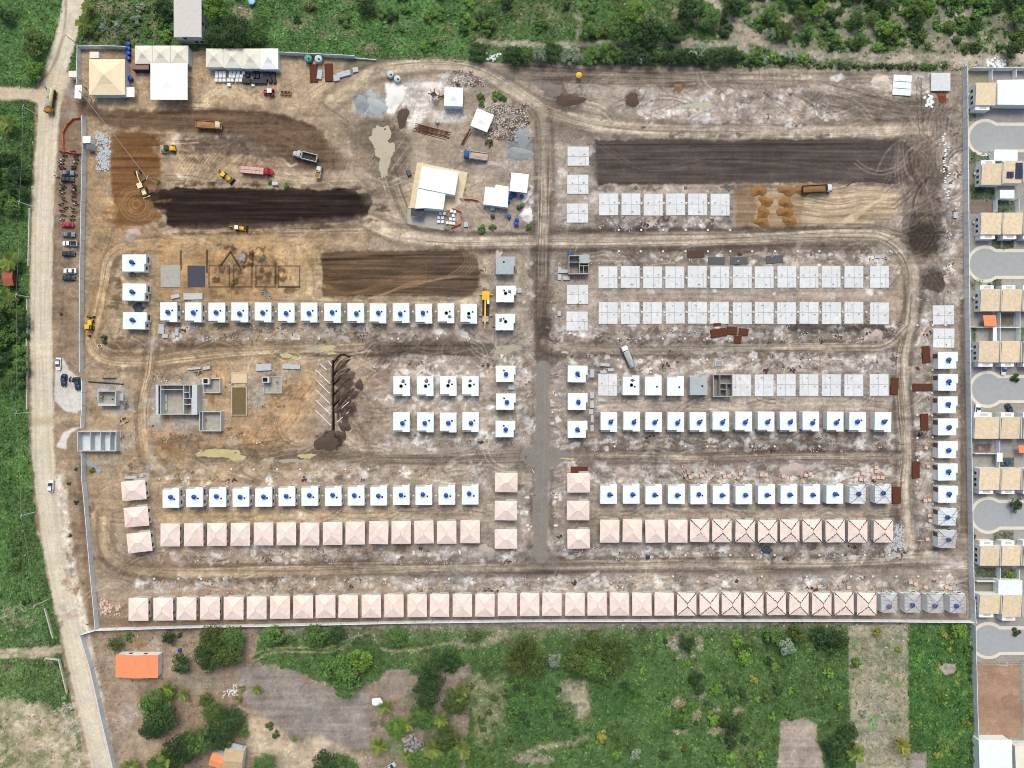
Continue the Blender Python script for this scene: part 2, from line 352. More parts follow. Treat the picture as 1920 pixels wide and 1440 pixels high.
P((190, 160, 118), [(300, 444), (520, 440), (530, 460), (500, 470), (380, 466), (300, 468)], .6, 6, 5, .4)
# plots being dug and the brown sand bed
P((172, 142, 104), [(296, 470), (520, 466), (530, 556), (300, 560)], .8, 5, 5, .3)
P((202, 174, 128), [(516, 466), (570, 456), (606, 462), (608, 552), (560, 556), (520, 548)], .9, 4, 4, .25, 0, .15)
P((118, 92, 66), [(602, 474), (640, 470), (760, 470), (870, 468), (892, 478), (902, 510), (898, 540), (880, 556), (760, 556), (604, 556)], 1, 2.5, 3, .08, .34, cls=4)
for k in range(26):
    g = random.Random(k+150); y = 473+k*3.1; x = g.uniform(604, 740)
    L(g.choice([(170, 130, 86), (98, 70, 46), (156, 116, 76), (88, 64, 42)]), [(x, y), (x+60, y+g.uniform(-2, 2)), (x+g.uniform(80, 140), y)], g.uniform(1, 2.4), g.uniform(.35, .7), 1.4)
for k in range(5):
    L((184, 144, 96), [(700+k*5, 556-k), (760+k*4, 540-k*3), (840+k*8, 516), (872+k*5, 490), (866+k*4, 470)], 1.5, .6, 1.3)
    L((164, 122, 78), [(606, 530+k*2), (650, 548+k), (720, 540-k*3), (800, 520-k*6)], 1.5, .5, 1.3)
L((206, 178, 132), [(606, 562), (760, 564), (900, 558), (910, 500), (894, 470)], 7, .7, 4, 3)
P((146, 120, 90), [(400, 470), (520, 470), (520, 550), (400, 552)], .25, 6, 4)
L((110, 90, 60), [(300, 568), (500, 563), (640, 566), (860, 562)], 3, .5, 2, 2)
for k in range(5): tracks((206, 170, 118), [(486+k*5, 430), (488+k*4, 458), (490+k*5, 480)], .35, 6)
# lane round the west side
W1 = [(190, 1120), (182, 1000), (178, 920)]
L((182, 154, 118), [(300, 456), (240, 462), (204, 484), (192, 540), (180, 600), (168, 640), (186, 668), (240, 676), (330, 668), (440, 658), (560, 656), (660, 650)], 22, .75, 7, 5, .4, cls=3)
ruts([(206, 176, 130), (142, 116, 86), (196, 166, 122)], [(300, 456), (236, 464), (204, 486), (192, 545), (178, 610), (172, 645), (196, 672), (260, 678), (340, 668), (440, 658), (560, 654), (680, 650)], 22, 34, .5, (1.5, 3.5), .55)
L((178, 150, 114), [(290, 600), (284, 680), (272, 760), (276, 840), (290, 880)], 20, .7, 7, 5, .4, cls=3)
ruts([(206, 178, 134), (140, 116, 88)], [(290, 600), (282, 690), (268, 770), (276, 850), (320, 890)], 20, 14, .45)
L((120, 94, 70), [(205, 490), (200, 530), (196, 580)], 3, .7, 2, 2)
P((130, 106, 82), [(196, 640), (280, 636), (290, 650), (240, 660), (200, 656)], .7, 6, 5); P((134, 108, 84), [(290, 640), (400, 632), (400, 656), (300, 660)], .6, 6, 5)
for x, y in ((217, 525), (222, 535), (222, 558), (212, 573)): E((112, 88, 66), x, y, 11, 8, .75)
E((108, 92, 82), 214, 490, 12, 16, .6)
blotch(220, 630, 760, 650, 70, [(124, 100, 80), (206, 192, 176), (150, 126, 104), (100, 82, 68), (196, 182, 170)], (3, 9), (.3, .75), 1.8, 13)
blotch(300, 610, 560, 640, 30, [(200, 188, 174), (120, 98, 80), (176, 178, 178)], (3, 8), (.3, .7), 1.8, 14)
# clubhouse area
P((192, 162, 126), [(380, 680), (570, 675), (590, 720), (580, 790), (470, 840), (380, 790)], .7, 10, 8, .4)
E((150, 146, 140), 215, 738, 34, 26, .75, 8); E((176, 170, 160), 222, 766, 26, 10, .6)
E((160, 152, 142), 340, 750, 52, 52, .5, 10); E((166, 160, 150), 300, 790, 14, 14, .8); E((140, 134, 126), 490, 730, 22, 24, .7, 6)
blotch(300, 690, 560, 860, 60, [(196, 180, 160), (130, 104, 80), (176, 140, 96), (212, 200, 186), (112, 90, 72)], (4, 12), (.25, .65), 1.6, 15)
ruts([(206, 166, 112), (150, 112, 76), (196, 156, 104)], [(600, 700), (560, 740), (548, 780), (520, 810), (490, 850)], 26, 20, .5)
ruts([(110, 88, 68), (190, 164, 134)], [(440, 850), (520, 840), (560, 820)], 30, 14, .4)
for k in range(7): L((196, 172, 142), [(530+k*8, 848), (536+k*8, 834), (546+k*8, 822)], 1.6, .5, 1.5)
# herringbone drain: spoil and open trenches
P((96, 74, 58), [(626, 668), (650, 672), (664, 700), (660, 730), (664, 770), (654, 800), (632, 800), (626, 740)], .9, 4, 6, .2, h=.12)
P((80, 62, 50), [(590, 816), (620, 806), (650, 816), (640, 840), (612, 848), (592, 836)], .95, 4, 6, .1, h=.2)
for x, y, r_ in ((674, 722, 8), (662, 740, 7), (660, 762, 7), (645, 752, 10), (642, 776, 8), (644, 800, 8), (634, 820, 10)): E((84, 64, 50), x, y, r_, r_, .9, 3, h=.15)
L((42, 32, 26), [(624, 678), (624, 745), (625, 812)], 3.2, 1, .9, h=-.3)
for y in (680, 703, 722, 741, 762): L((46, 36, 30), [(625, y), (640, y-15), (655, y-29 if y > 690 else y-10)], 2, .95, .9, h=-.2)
L((150, 124, 98), [(618, 680), (618, 800)], 12, .4, 5)
# puddles' wet margins are soil, the water itself is laid on top
for x, y, rx, ry in ((425, 850, 66, 14), (580, 856, 80, 9), (610, 655, 44, 12), (540, 668, 20, 6), (960, 655, 40, 14), (716, 272, 30, 38), (725, 310, 12, 26)): E((122, 108, 88), x, y, rx, ry, .7, 6)
P((92, 72, 60), [(560, 650), (700, 640), (800, 638), (925, 642), (924, 668), (800, 664), (690, 668), (640, 680), (600, 664)], .75, 5, 6, .5, .2)
ruts([(60, 48, 42), (130, 110, 92)], [(700, 655), (800, 652), (920, 656)], 20, 12, .5)
E((150, 146, 130), 965, 658, 40, 16, .85, 5)
# white houses block in the middle
P((196, 176, 150), [(900, 690), (925, 690), (925, 840), (900, 840)], .5, 6, 4); L((178, 150, 118), [(913, 690), (915, 760), (914, 840)], 14, .5, 5)
L((196, 172, 140), [(735, 758), (820, 758), (905, 758)], 10, .5, 4, 3)
blotch(700, 670, 990, 840, 90, [(212, 204, 196), (130, 108, 90), (196, 182, 168), (150, 126, 104), (222, 216, 210)], (3, 9), (.3, .75), 1.5, 16)
blotch(660, 690, 730, 840, 24, [(186, 150, 112), (140, 116, 92)], (5, 12), (.3, .6), 1.5, 17)
# southern lanes, left half
Y1_ = [(640, 860), (760, 862), (880, 860), (1000, 856)]
L((150, 128, 106), Y1_, 18, .7, 6, 4); ruts([(104, 86, 72), (186, 162, 136)], Y1_, 20, 16, .5)
L((196, 168, 132), [(290, 880), (420, 884), (600, 886), (900, 882)], 12, .5, 6, 4)
P((194, 166, 128), [(286, 956), (600, 954), (905, 950), (905, 972), (600, 976), (286, 980)], .75, 5, 3, .3, .1)
blotch(240, 868, 910, 906, 60, [(206, 190, 172), (140, 118, 96), (196, 176, 154), (120, 98, 80)], (3, 8), (.25, .65), 1.6, 18)
P((178, 160, 136), [(186, 1086), (980, 1080), (1800, 1078), (1800, 1110), (980, 1112), (190, 1122)], .6, 6, 5, .3)
S6 = [(196, 960), (196, 1020), (220, 1056), (300, 1072), (480, 1070), (700, 1066), (1000, 1060), (1300, 1056), (1560, 1054), (1760, 1046)]
L((170, 146, 118), S6, 22, .75, 8, 5, .4, cls=3); ruts([(190, 162, 126), (120, 98, 80), (146, 122, 98), (104, 88, 76)], S6, 26, 44, .45, (1.5, 3.5), .4)
P((104, 82, 66), [(250, 1054), (314, 1062), (316, 1082), (262, 1080)], .6, 5, 6)
L((176, 150, 118), [(178, 880), (190, 960), (196, 1030)], 16, .6, 6, 3)
blotch(300, 1028, 990, 1056, 90, [(214, 206, 196), (140, 122, 106), (196, 184, 170), (120, 102, 88), (178, 180, 180)], (3, 8), (.25, .7), 1.7, 19)
blotch(240, 1084, 1800, 1112, 190, [(218, 210, 202), (150, 128, 108), (196, 180, 162), (172, 178, 178), (126, 106, 90), (222, 218, 214)], (3, 9), (.3, .8), 1.6, 20)
P((138, 116, 98), [(186, 1156), (480, 1160), (1000, 1154), (1800, 1154), (1820, 1166), (1000, 1164), (480, 1172), (186, 1180)], .7, 3, 2, .4)
# ---- SITE YARD in the middle
P((178, 158, 134), [(640, 120), (1000, 140), (1000, 440), (760, 440), (640, 330)], .5, 16, 10, .4)
P((166, 172, 174), [(664, 172), (690, 168), (720, 176), (726, 200), (716, 220), (694, 222), (668, 214), (660, 192)], .9, 4, 5, .2)
P((128, 138, 144), [(660, 178), (684, 172), (692, 194), (690, 214), (668, 204)], .7, 4, 4)
P((240, 236, 232), [(722, 158), (748, 154), (762, 164), (756, 188), (740, 214), (726, 210), (724, 180)], .95, 3, 4, .05)
P((218, 206, 200), [(744, 160), (790, 150), (830, 160), (816, 190), (800, 220), (770, 244), (748, 230), (752, 190)], .85, 6, 8, .2)
P((106, 86, 78), [(742, 208), (760, 198), (768, 212), (764, 240), (748, 242)], .85, 4, 5)
P((112, 98, 82), [(630, 226), (690, 218), (740, 230), (766, 262), (764, 330), (740, 372), (700, 350), (690, 280), (636, 262)], .5, 8, 8, .5)
ruts([(100, 84, 68), (190, 172, 148)], [(700, 330), (730, 290), (760, 250)], 50, 24, .5)
P((196, 190, 178), [(812, 206), (870, 202), (880, 226), (850, 232), (810, 228)], .8, 3, 3)
blotch(826, 132, 905, 168, 50, [(206, 204, 204), (120, 112, 108), (220, 200, 186), (86, 80, 80), (176, 170, 168)], (2, 6), (.4, .9), 1.5, 21)
blotch(900, 195, 990, 265, 80, [(196, 192, 188), (110, 104, 96), (206, 176, 160), (90, 88, 84), (140, 150, 110)], (2, 6), (.4, .9), 1.5, 22)
P((148, 152, 150), [(958, 244), (968, 230), (984, 234), (996, 250), (1000, 300), (960, 300), (938, 292), (950, 272)], .92, 3, 5, .12)
P((124, 134, 138), [(950, 284), (972, 276), (988, 290), (996, 302), (950, 302)], .7, 4, 4)
P((188, 168, 152), [(918, 300), (974, 300), (970, 318), (925, 322)], .85, 4, 4)
blotch(985, 340, 1010, 420, 26, [(206, 204, 200), (90, 76, 66), (230, 230, 230)], (3, 8), (.4, .8), 1.4, 23)
E((226, 226, 226), 988, 402, 11, 14, .85, 3); E((206, 206, 206), 1000, 370, 10, 16, .5)
P((196, 172, 142), [(850, 340), (905, 330), (905, 400), (870, 425), (840, 390)], .4, 8, 5)
L((92, 78, 66), [(760, 420), (800, 432), (900, 436), (980, 438), (1000, 430), (1004, 340), (1000, 260)], 5, .7, 3, 3)
ruts([(120, 102, 84), (196, 176, 148)], [(720, 300), (740, 370), (770, 420), (840, 445)], 30, 18, .45)
# ---- NORTH LANE
N1 = [(620, 190), (668, 158), (700, 136), (760, 124), (840, 122), (900, 134), (960, 168), (1010, 200), (1060, 220), (1130, 236), (1250, 246), (1450, 250), (1640, 246), (1740, 240)]
L((192, 170, 140), N1, 22, .9, 5, 4, .2, cls=3); ruts([(206, 184, 152), (156, 132, 106), (170, 146, 118)], N1, 22, 30, .45, (1.5, 3.5), .5)
P((126, 106, 90), [(900, 122), (1200, 128), (1200, 150), (1040, 160), (960, 150), (900, 130)], .6, 5, 4, .3, .3); P((158, 136, 112), [(1140, 128), (1804, 138), (1804, 160), (1140, 164)], .6, 5, 4, .3, .25)
ruts([(104, 88, 76), (180, 156, 128)], [(900, 128), (1100, 140), (1300, 146), (1500, 150)], 26, 26, .5)
L((120, 96, 76), [(1130, 158), (1280, 162), (1400, 166), (1520, 162)], 4, .6, 2, 3)
E((122, 112, 104), 1035, 168, 22, 18, .8, 4); E((92, 78, 70), 1070, 190, 28, 14, .8, 5); E((132, 118, 108), 1020, 160, 16, 8, .6)
E((86, 70, 62), 1186, 186, 18, 14, .85, 4); E((112, 90, 70), 1272, 164, 11, 9, .85, 2)
P((188, 166, 146), [(1190, 175), (1500, 172), (1520, 240), (1240, 240)], .5, 12, 10, .4)
E((150, 150, 128), 1310, 198, 34, 10, .8, 5, rot=-8); E((206, 200, 194), 1290, 186, 26, 6, .7)
blotch(1200, 170, 1560, 240, 90, [(130, 112, 100), (206, 192, 178), (156, 136, 120), (226, 222, 218)], (3, 9), (.2, .55), 3, 24)
for k in range(12): L((120, 104, 92), [(1370+k*5, 182), (1398+k*5, 196), (1430+k*3, 220), (1440+k*3, 238)], 1.6, .35, 1.6)
L((112, 92, 76), [(1540, 178), (1514, 196), (1506, 214), (1508, 234)], 10, .6, 4, 3)
P((112, 92, 78), [(1520, 180), (1600, 168), (1700, 190), (1760, 200), (1800, 200), (1760, 230), (1640, 220), (1560, 232)], .5, 10, 8, .4)
ruts([(186, 162, 136), (112, 92, 78)], [(1520, 170), (1600, 190), (1680, 210), (1760, 214)], 60, 36, .45)
E((222, 218, 214), 1558, 218, 16, 8, .85, 2); E((222, 216, 208), 1570, 146, 11, 8, .8, 2)
E((206, 190, 176), 1652, 154, 17, 13, .9, 2); P((210, 196, 182), rect(1706, 136, 1748, 176), .85, 2, 2)
E((130, 74, 48), 1766, 182, 11, 12, .9); E((92, 96, 104), 1785, 232, 16, 10, .7); E((160, 146, 128), 1792, 228, 8, 7, .8, 1.5)
# big dark bed in the north-east
P((108, 93, 86), [(1118, 264), (1200, 260), (1400, 262), (1600, 258), (1690, 262), (1730, 296), (1712, 330), (1676, 348), (1500, 344), (1300, 346), (1150, 346), (1122, 350), (1108, 320), (1106, 280)], 1, 2.5, 4, 0, .17, cls=4)
for k in range(24):
    g = random.Random(k+250); y = 264+k*3.5; x = g.uniform(1110, 1450)
    L(g.choice([(120, 100, 92), (72, 58, 54), (110, 92, 84), (68, 56, 52)]), [(x, y), (x+110, y+g.uniform(-1, 1)), (x+g.uniform(150, 260), y)], g.uniform(1.4, 3), g.uniform(.3, .6), 1.5)
L((60, 48, 44), [(1120, 272), (1300, 271), (1600, 270)], 2, .8, 1.4); L((150, 130, 114), [(1130, 262), (1400, 258), (1700, 262)], 3, .5, 2, 2)
for o_ in (0, 9): L((140, 120, 110), [(1120, 262+o_), (1150, 284+o_), (1200, 312+o_*.6), (1260, 310+o_), (1330, 296+o_), (1440, 298+o_), (1560, 312+o_), (1680, 322+o_)], 1.3, .6, 1.1)
scribble(1600, 258, 1740, 350, 16, [(140, 122, 108), (130, 112, 100), (150, 130, 114)], (60, 170), (.2, .5), 41, .9, True)
# sand bed by the tipper
P((198, 166, 116), [(1372, 346), (1520, 346), (1640, 350), (1688, 356), (1694, 390), (1670, 412), (1600, 424), (1480, 428), (1376, 432)], 1, 3, 4, .1, .22, cls=4)
P((146, 108, 66), [(1374, 346), (1412, 346), (1420, 390), (1412, 430), (1376, 432)], .8, 5, 4, .3, .1)
P((150, 110, 66), [(1410, 348), (1480, 346), (1510, 360), (1500, 428), (1414, 428)], .5, 6, 5)
ruts([(226, 198, 148), (140, 106, 70), (216, 186, 136)], [(1490, 370), (1560, 380), (1620, 372), (1680, 376)], 60, 40, .55)
for k in range(14): L((222, 192, 140), [(1560+k*3, 428-k), (1600+k*4, 400-k*2), (1640+k*3, 380-k), (1660+k*2, 360)], 2, .45, 1.6)
L((160, 112, 62), [(1480, 346), (1600, 347), (1660, 348)], 3, .7, 2)
# plots row J
P((186, 168, 146), [(1036, 270), (1112, 270), (1120, 352), (1376, 346), (1374, 436), (1036, 436)], .7, 6, 5, .3)
P((146, 128, 116), [(1120, 404), (1374, 404), (1374, 434), (1120, 436)], .8, 4, 4, .4); blotch(1120, 404, 1374, 432, 40, [(206, 200, 196), (112, 94, 84), (190, 170, 152)], (3, 8), (.3, .7), 1.6, 25)
for x in (1157, 1241, 1326): 
    for d in (-16, 16): L((80, 64, 54), [(x+d, 404), (x, 426)], 2.2, .8, 1.2)
for x in (1162, 1203, 1245, 1287, 1329): L((90, 74, 64), [(x, 366), (x, 428)], 3, .6, 1.6)
# ---- main east-west lane and ring road on the east
E1 = [(690, 416), (740, 438), (800, 448), (880, 453), (1000, 452), (1200, 449), (1450, 444), (1600, 440), (1660, 446), (1700, 484), (1712, 540), (1706, 600), (1692, 660), (1694, 760), (1700, 840), (1696, 920), (1704, 1000), (1700, 1040)]
L((112, 94, 82), [(1030, 436), (1200, 432), (1400, 430), (1540, 428)], 7, .75, 3, 3); L((108, 90, 78), [(880, 472), (1040, 468), (1300, 464), (1640, 462)], 10, .75, 4, 4)
L((196, 174, 146), E1, 23, .95, 4, 2, .12, cls=3); ruts([(212, 192, 164), (160, 138, 114), (178, 154, 126), (206, 184, 154)], E1, 22, 50, .45, (1.5, 3.5), .35)
L((128, 108, 92), [(1050, 451), (1180, 452), (1400, 447)], 2, .6, 1.4); L((128, 108, 92), [(700, 440), (760, 450)], 3, .5, 2)
E((112, 92, 76), 890, 444, 11, 6, .7); E((100, 82, 68), 890, 462, 40, 5, .6)
# turning area in the north-east
P((110, 92, 80), [(1690, 420), (1730, 400), (1770, 400), (1776, 470), (1740, 490), (1700, 470)], .85, 8, 8, .3); P((98, 82, 72), [(1700, 440), (1750, 430), (1750, 480), (1714, 484)], .7, 6, 8)
P((116, 100, 88), [(1722, 505), (1764, 500), (1774, 530), (1760, 550), (1730, 546)], .75, 6, 6)
P((138, 116, 98), [(1680, 340), (1740, 200), (1770, 210), (1768, 420), (1700, 420)], .6, 10, 8, .4)
for k in range(26):
    g = random.Random(k+350); x = g.uniform(1690, 1764)
    tracks(g.choice([(184, 160, 136), (108, 90, 78), (172, 148, 124)]), [(x, 180+g.uniform(0, 60)), (x+g.uniform(-14, 14), 300), (x+g.uniform(-10, 24), 400), (x+g.uniform(0, 26), 520), (1770, 600)][:g.randint(3, 5)], .42, 7, 1.5)
scribble(1690, 250, 1770, 520, 46, [(184, 160, 136), (108, 90, 78), (172, 148, 124)], (60, 150), (.3, .7), 42, 1.6, True)
for k in range(7): tracks((176, 150, 124), [(1694, 470+k*2), (1712, 492+k*2), (1740, 490+k*2), (1760, 460+k*2)], .4, 7, 1.5)
blotch(1766, 280, 1802, 560, 60, [(196, 196, 196), (130, 112, 98), (180, 160, 140), (206, 200, 196)], (4, 10), (.3, .8), 1.2, 26)
E((196, 166, 108), 1734, 410, 6, 11, .7, 2); E((172, 134, 86), 1734, 416, 5, 4, .8, 2)
# ---- central street
C3 = [(1016, 205), (1020, 300), (1018, 420), (1016, 520), (1014, 600), (1016, 660)]
L((166, 144, 120), C3, 22, .8, 6, 4, .3, cls=3); ruts([(190, 168, 138), (116, 98, 82), (130, 110, 92)], C3, 24, 30, .5, (1.5, 3.5), .5)
for k in range(10): L((186, 164, 136), [(1006+k, 214+k*3), (1018+k*3, 222+k*4), (1024+k*2, 250+k*3), (1018+k, 290)], 1.5, .4, 1.4)
P((122, 100, 84), [(1000, 466), (1034, 466), (1034, 640), (1060, 660), (1000, 676), (996, 600)], .5, 6, 5, .3)
P((96, 78, 66), [(1004, 600), (1030, 600), (1036, 640), (1060, 652), (1200, 648), (1500, 644), (1500, 662), (1200, 668), (1050, 670), (1034, 690), (1006, 690)], .8, 5, 5, .4)
E4 = [(1020, 640), (1060, 654), (1200, 656), (1400, 652), (1600, 650), (1660, 646), (1700, 610)]
L((156, 134, 112), E4, 20, .6, 6, 4, .4, cls=3); ruts([(112, 94, 82), (184, 162, 136), (96, 80, 70)], E4, 24, 34, .5, (1.5, 3.5), .35)
for k in range(24):
    g = random.Random(k+420); y = g.uniform(640, 1030); x = g.choice([1002, 1036])+g.uniform(-8, 8); L(g.choice([(90, 78, 68), (112, 98, 84), (104, 92, 84)]), [(x-7, y), (x+7, y+g.uniform(-3, 3))], g.uniform(2, 5), .6, 2)
L((104, 90, 78), [(1000, 700), (998, 800), (1000, 830)], 6, .5, 4, 4); L((110, 96, 84), [(1000, 880), (998, 960), (992, 1030)], 8, .55, 4, 4); L((106, 92, 80), [(1034, 890), (1034, 990), (1046, 1030)], 8, .6, 4, 4)
P((112, 98, 86), [(960, 1046), (1120, 1044), (1120, 1064), (1060, 1080), (990, 1078)], .6, 6, 6, .4)
# ---- EAST BLOCKS
P((186, 164, 138), [(1110, 545), (1690, 545), (1690, 562), (1110, 562)], .6, 4, 3, .3, .12); L((130, 128, 96), [(1150, 552), (1400, 552)], 3, .25, 3, 4)
P((118, 100, 90), [(1040, 470), (1640, 466), (1640, 496), (1040, 500)], .45, 5, 6, .5, .2); blotch(1400, 474, 1680, 498, 30, [(214, 206, 198), (196, 180, 164)], (4, 10), (.4, .8), 2, 27)
P((190, 158, 122), [(1668, 500), (1690, 500), (1700, 560), (1690, 620), (1670, 610)], .7, 5, 5)
blotch(1040, 610, 1690, 642, 120, [(206, 194, 182), (112, 94, 84), (186, 166, 148), (96, 80, 72), (222, 214, 206)], (3, 10), (.3, .75), 1.7, 28)
P((92, 74, 64), [(1474, 614), (1480, 608), (1660, 606), (1660, 622), (1500, 626)], .75, 4, 5); E((176, 158, 142), 1640, 630, 14, 14, .7, 3)
P((196, 176, 154), [(1120, 745), (1690, 745), (1690, 768), (1120, 770)], .5, 5, 4, .3, .12)
blotch(1160, 662, 1690, 700, 110, [(214, 202, 190), (130, 110, 96), (198, 184, 170), (150, 128, 112)], (4, 11), (.3, .7), 2, 29)
E((226, 226, 226), 1340, 655, 22, 8, .75, 2); E((206, 206, 208), 1345, 645, 14, 5, .8, 2); E((222, 218, 212), 1300, 660, 16, 3, .7)
P((112, 96, 84), [(1130, 822), (1680, 818), (1690, 842), (1130, 846)], .5, 6, 6, .5); blotch(1040, 816, 1690, 846, 110, [(202, 192, 182), (104, 88, 76), (186, 170, 154), (92, 78, 68), (214, 208, 202)], (3, 9), (.3, .75), 1.6, 30)
E5 = [(1060, 858), (1160, 856), (1300, 858), (1500, 854), (1690, 856)]
L((140, 122, 106), E5, 19, .8, 6, 4, .4, cls=3); L((96, 82, 72), [(1310, 860), (1340, 850), (1500, 848), (1660, 846)], 4, .6, 3, 2); ruts([(104, 90, 80), (166, 146, 126), (120, 104, 92)], E5, 20, 30, .5, (1.5, 3.5), .35)
P((188, 164, 136), [(1110, 948), (1690, 948), (1690, 972), (1110, 972)], .6, 5, 4, .3, .1)
blotch(1060, 872, 1690, 904, 120, [(212, 202, 194), (120, 102, 90), (198, 182, 172), (150, 130, 114), (206, 192, 186)], (3, 11), (.3, .75), 1.5, 31)
E((206, 192, 188), 1488, 882, 20, 15, .8, 3); E((206, 192, 190), 1244, 884, 12, 8, .7); E((200, 188, 184), 1410, 882, 10, 10, .7); E((104, 86, 74), 1430, 878, 12, 7, .7); E((212, 210, 206), 1362, 880, 10, 7, .7)
blotch(1060, 1024, 1700, 1048, 120, [(200, 194, 190), (112, 98, 88), (180, 164, 150), (96, 86, 80), (216, 210, 206)], (3, 9), (.3, .7), 1.7, 32)
E((92, 84, 76), 1438, 1056, 14, 12, .7); E((120, 112, 104), 1570, 1060, 18, 9, .7); E((110, 102, 94), 1620, 1058, 12, 6, .6)
P((206, 192, 180), [(1690, 1040), (1720, 1024), (1712, 1040), (1800, 1048), (1812, 1064), (1760, 1074), (1740, 1060)], .8, 5, 5, .3)
P((130, 118, 108), [(1690, 1050), (1780, 1040), (1800, 1050), (1720, 1070)], .3, 6, 6)
# east strip beside the wall
P((126, 102, 84), [(1798, 560), (1808, 560), (1814, 860), (1818, 1000), (1800, 1000), (1800, 700)], .8, 3, 2, .3, 0, .2)
P((176, 156, 136), [(1712, 570), (1745, 570), (1748, 1030), (1716, 1030)], .6, 6, 6, .4); blotch(1712, 580, 1750, 1040, 90, [(210, 200, 190), (120, 100, 86), (190, 170, 150), (140, 120, 104)], (3, 9), (.3, .75), 1.3, 33)
E1b = [(1712, 540), (1706, 600), (1690, 670), (1694, 760), (1700, 850), (1696, 920), (1702, 1000)]
ruts([(196, 172, 140), (142, 120, 98)], E1b, 20, 20, .45, (1.5, 3.5), .5)
E((90, 84, 80), 1686, 1028, 16, 8, .7); E((200, 200, 204), 1684, 1018, 12, 10, .6, 3); E((120, 108, 100), 1680, 984, 8, 20, .5); E((112, 96, 84), 1680, 966, 12, 12, .6)
DKT, LTT = [(120, 102, 86), (104, 86, 72), (136, 116, 98)], [(204, 184, 156), (214, 196, 170), (196, 172, 142)]
scribble(170, 100, 620, 200, 40, LTT+DKT, seed=2); scribble(310, 250, 690, 350, 50, LTT+DKT, seed=3, flat=.7); scribble(180, 430, 700, 470, 60, LTT+DKT, seed=4, flat=.2)
scribble(170, 620, 990, 690, 110, LTT+DKT, seed=5, flat=.3); scribble(400, 680, 720, 850, 60, LTT+DKT, seed=6, flat=1); scribble(200, 840, 1000, 905, 90, LTT+DKT, seed=7, flat=.2)
scribble(190, 950, 920, 980, 40, LTT+DKT, seed=8, flat=.1); scribble(190, 1030, 1800, 1110, 170, LTT+DKT, seed=9, flat=.15); scribble(1000, 130, 1780, 255, 150, LTT+DKT, seed=10, flat=.4)
scribble(1040, 620, 1680, 700, 110, LTT+DKT, seed=11, flat=.15); scribble(1040, 745, 1690, 770, 40, LTT+DKT, seed=12, flat=.1); scribble(1040, 820, 1690, 900, 110, LTT+DKT, seed=13, flat=.15)
scribble(1040, 945, 1690, 975, 40, LTT+DKT, seed=14, flat=.1); scribble(1030, 420, 1690, 500, 80, LTT+DKT, seed=15, flat=.1); scribble(640, 330, 1000, 440, 50, LTT+DKT, seed=16, flat=.8)
scribble(1690, 160, 1790, 600, 90, LTT+DKT, seed=17, flat=1.5); scribble(165, 250, 290, 700, 70, LTT+DKT, seed=18, flat=1.5); scribble(1710, 560, 1806, 1060, 50, LTT+DKT, (15, 50), seed=19, flat=1.5)
for pts_, w_ in ((N1, 20), (E1, 21), (E1b, 18), (S6, 18), (E4, 16), (E5, 15), ([(300, 456), (236, 464), (204, 486), (192, 545), (178, 610), (172, 645), (196, 672), (260, 678), (340, 668), (440, 658), (560, 654), (680, 650)], 16), ([(290, 600), (282, 690), (268, 770), (276, 850), (300, 880)], 14), ([(1016, 205), (1020, 300), (1018, 420), (1016, 520)], 18)):
    q_ = smooth(pts_)
    for sd_ in (-1, 1): L((112, 94, 78), offs(q_, sd_*(w_*.5+6), 3, int(w_)+sd_), 7, .6, 4, 4, .6, raw=True)
    L((202, 180, 148), pts_, w_-4, .62, 5, 4, .3); ruts([(214, 194, 164), (124, 104, 86), (136, 114, 92), (206, 184, 150)], pts_, w_, 16, .5, (1.5, 3.5), .5)
# wet mud and churned ground
for q_, o_ in (([(1000, 470), (1032, 470), (1036, 640), (1000, 640)], .55), ([(1040, 636), (1200, 640), (1440, 636), (1440, 662), (1200, 670), (1050, 668)], .5), ([(700, 640), (925, 640), (920, 672), (700, 668)], .5), ([(1300, 842), (1680, 838), (1690, 848), (1320, 862)], .6), ([(1060, 850), (1300, 862), (1300, 868), (1070, 866)], .5), ([(1690, 380), (1760, 360), (1780, 440), (1760, 500), (1700, 500), (1690, 450)], .6), ([(1000, 200), (1030, 190), (1100, 240), (1110, 330), (1040, 260), (1030, 330), (1004, 330)], .3), ([(1040, 420), (1380, 428), (1560, 424), (1560, 434), (1040, 440)], .6), ([(880, 464), (1640, 458), (1640, 476), (880, 480)], .6), ([(640, 230), (700, 220), (770, 260), (770, 340), (690, 330)], .45), ([(960, 122), (1240, 130), (1240, 158), (1000, 150)], .4), ([(1560, 186), (1700, 178), (1790, 200), (1760, 226), (1600, 226)], .5), ([(180, 1046), (330, 1062), (330, 1086), (220, 1070)], .4), ([(960, 1046), (1120, 1044), (1100, 1074), (980, 1078)], .5), ([(290, 830), (400, 826), (560, 838), (700, 846), (700, 870), (560, 862), (400, 868), (300, 850)], .45), ([(196, 640), (420, 630), (420, 650), (210, 664)], .5), ([(1120, 610), (1680, 604), (1690, 640), (1120, 642)], .35), ([(1120, 820), (1680, 816), (1690, 844), (1120, 846)], .35), ([(1480, 1030), (1700, 1026), (1700, 1050), (1480, 1050)], .35)):
    P((98, 82, 68), q_, o_, 7, 9, .75, .25)
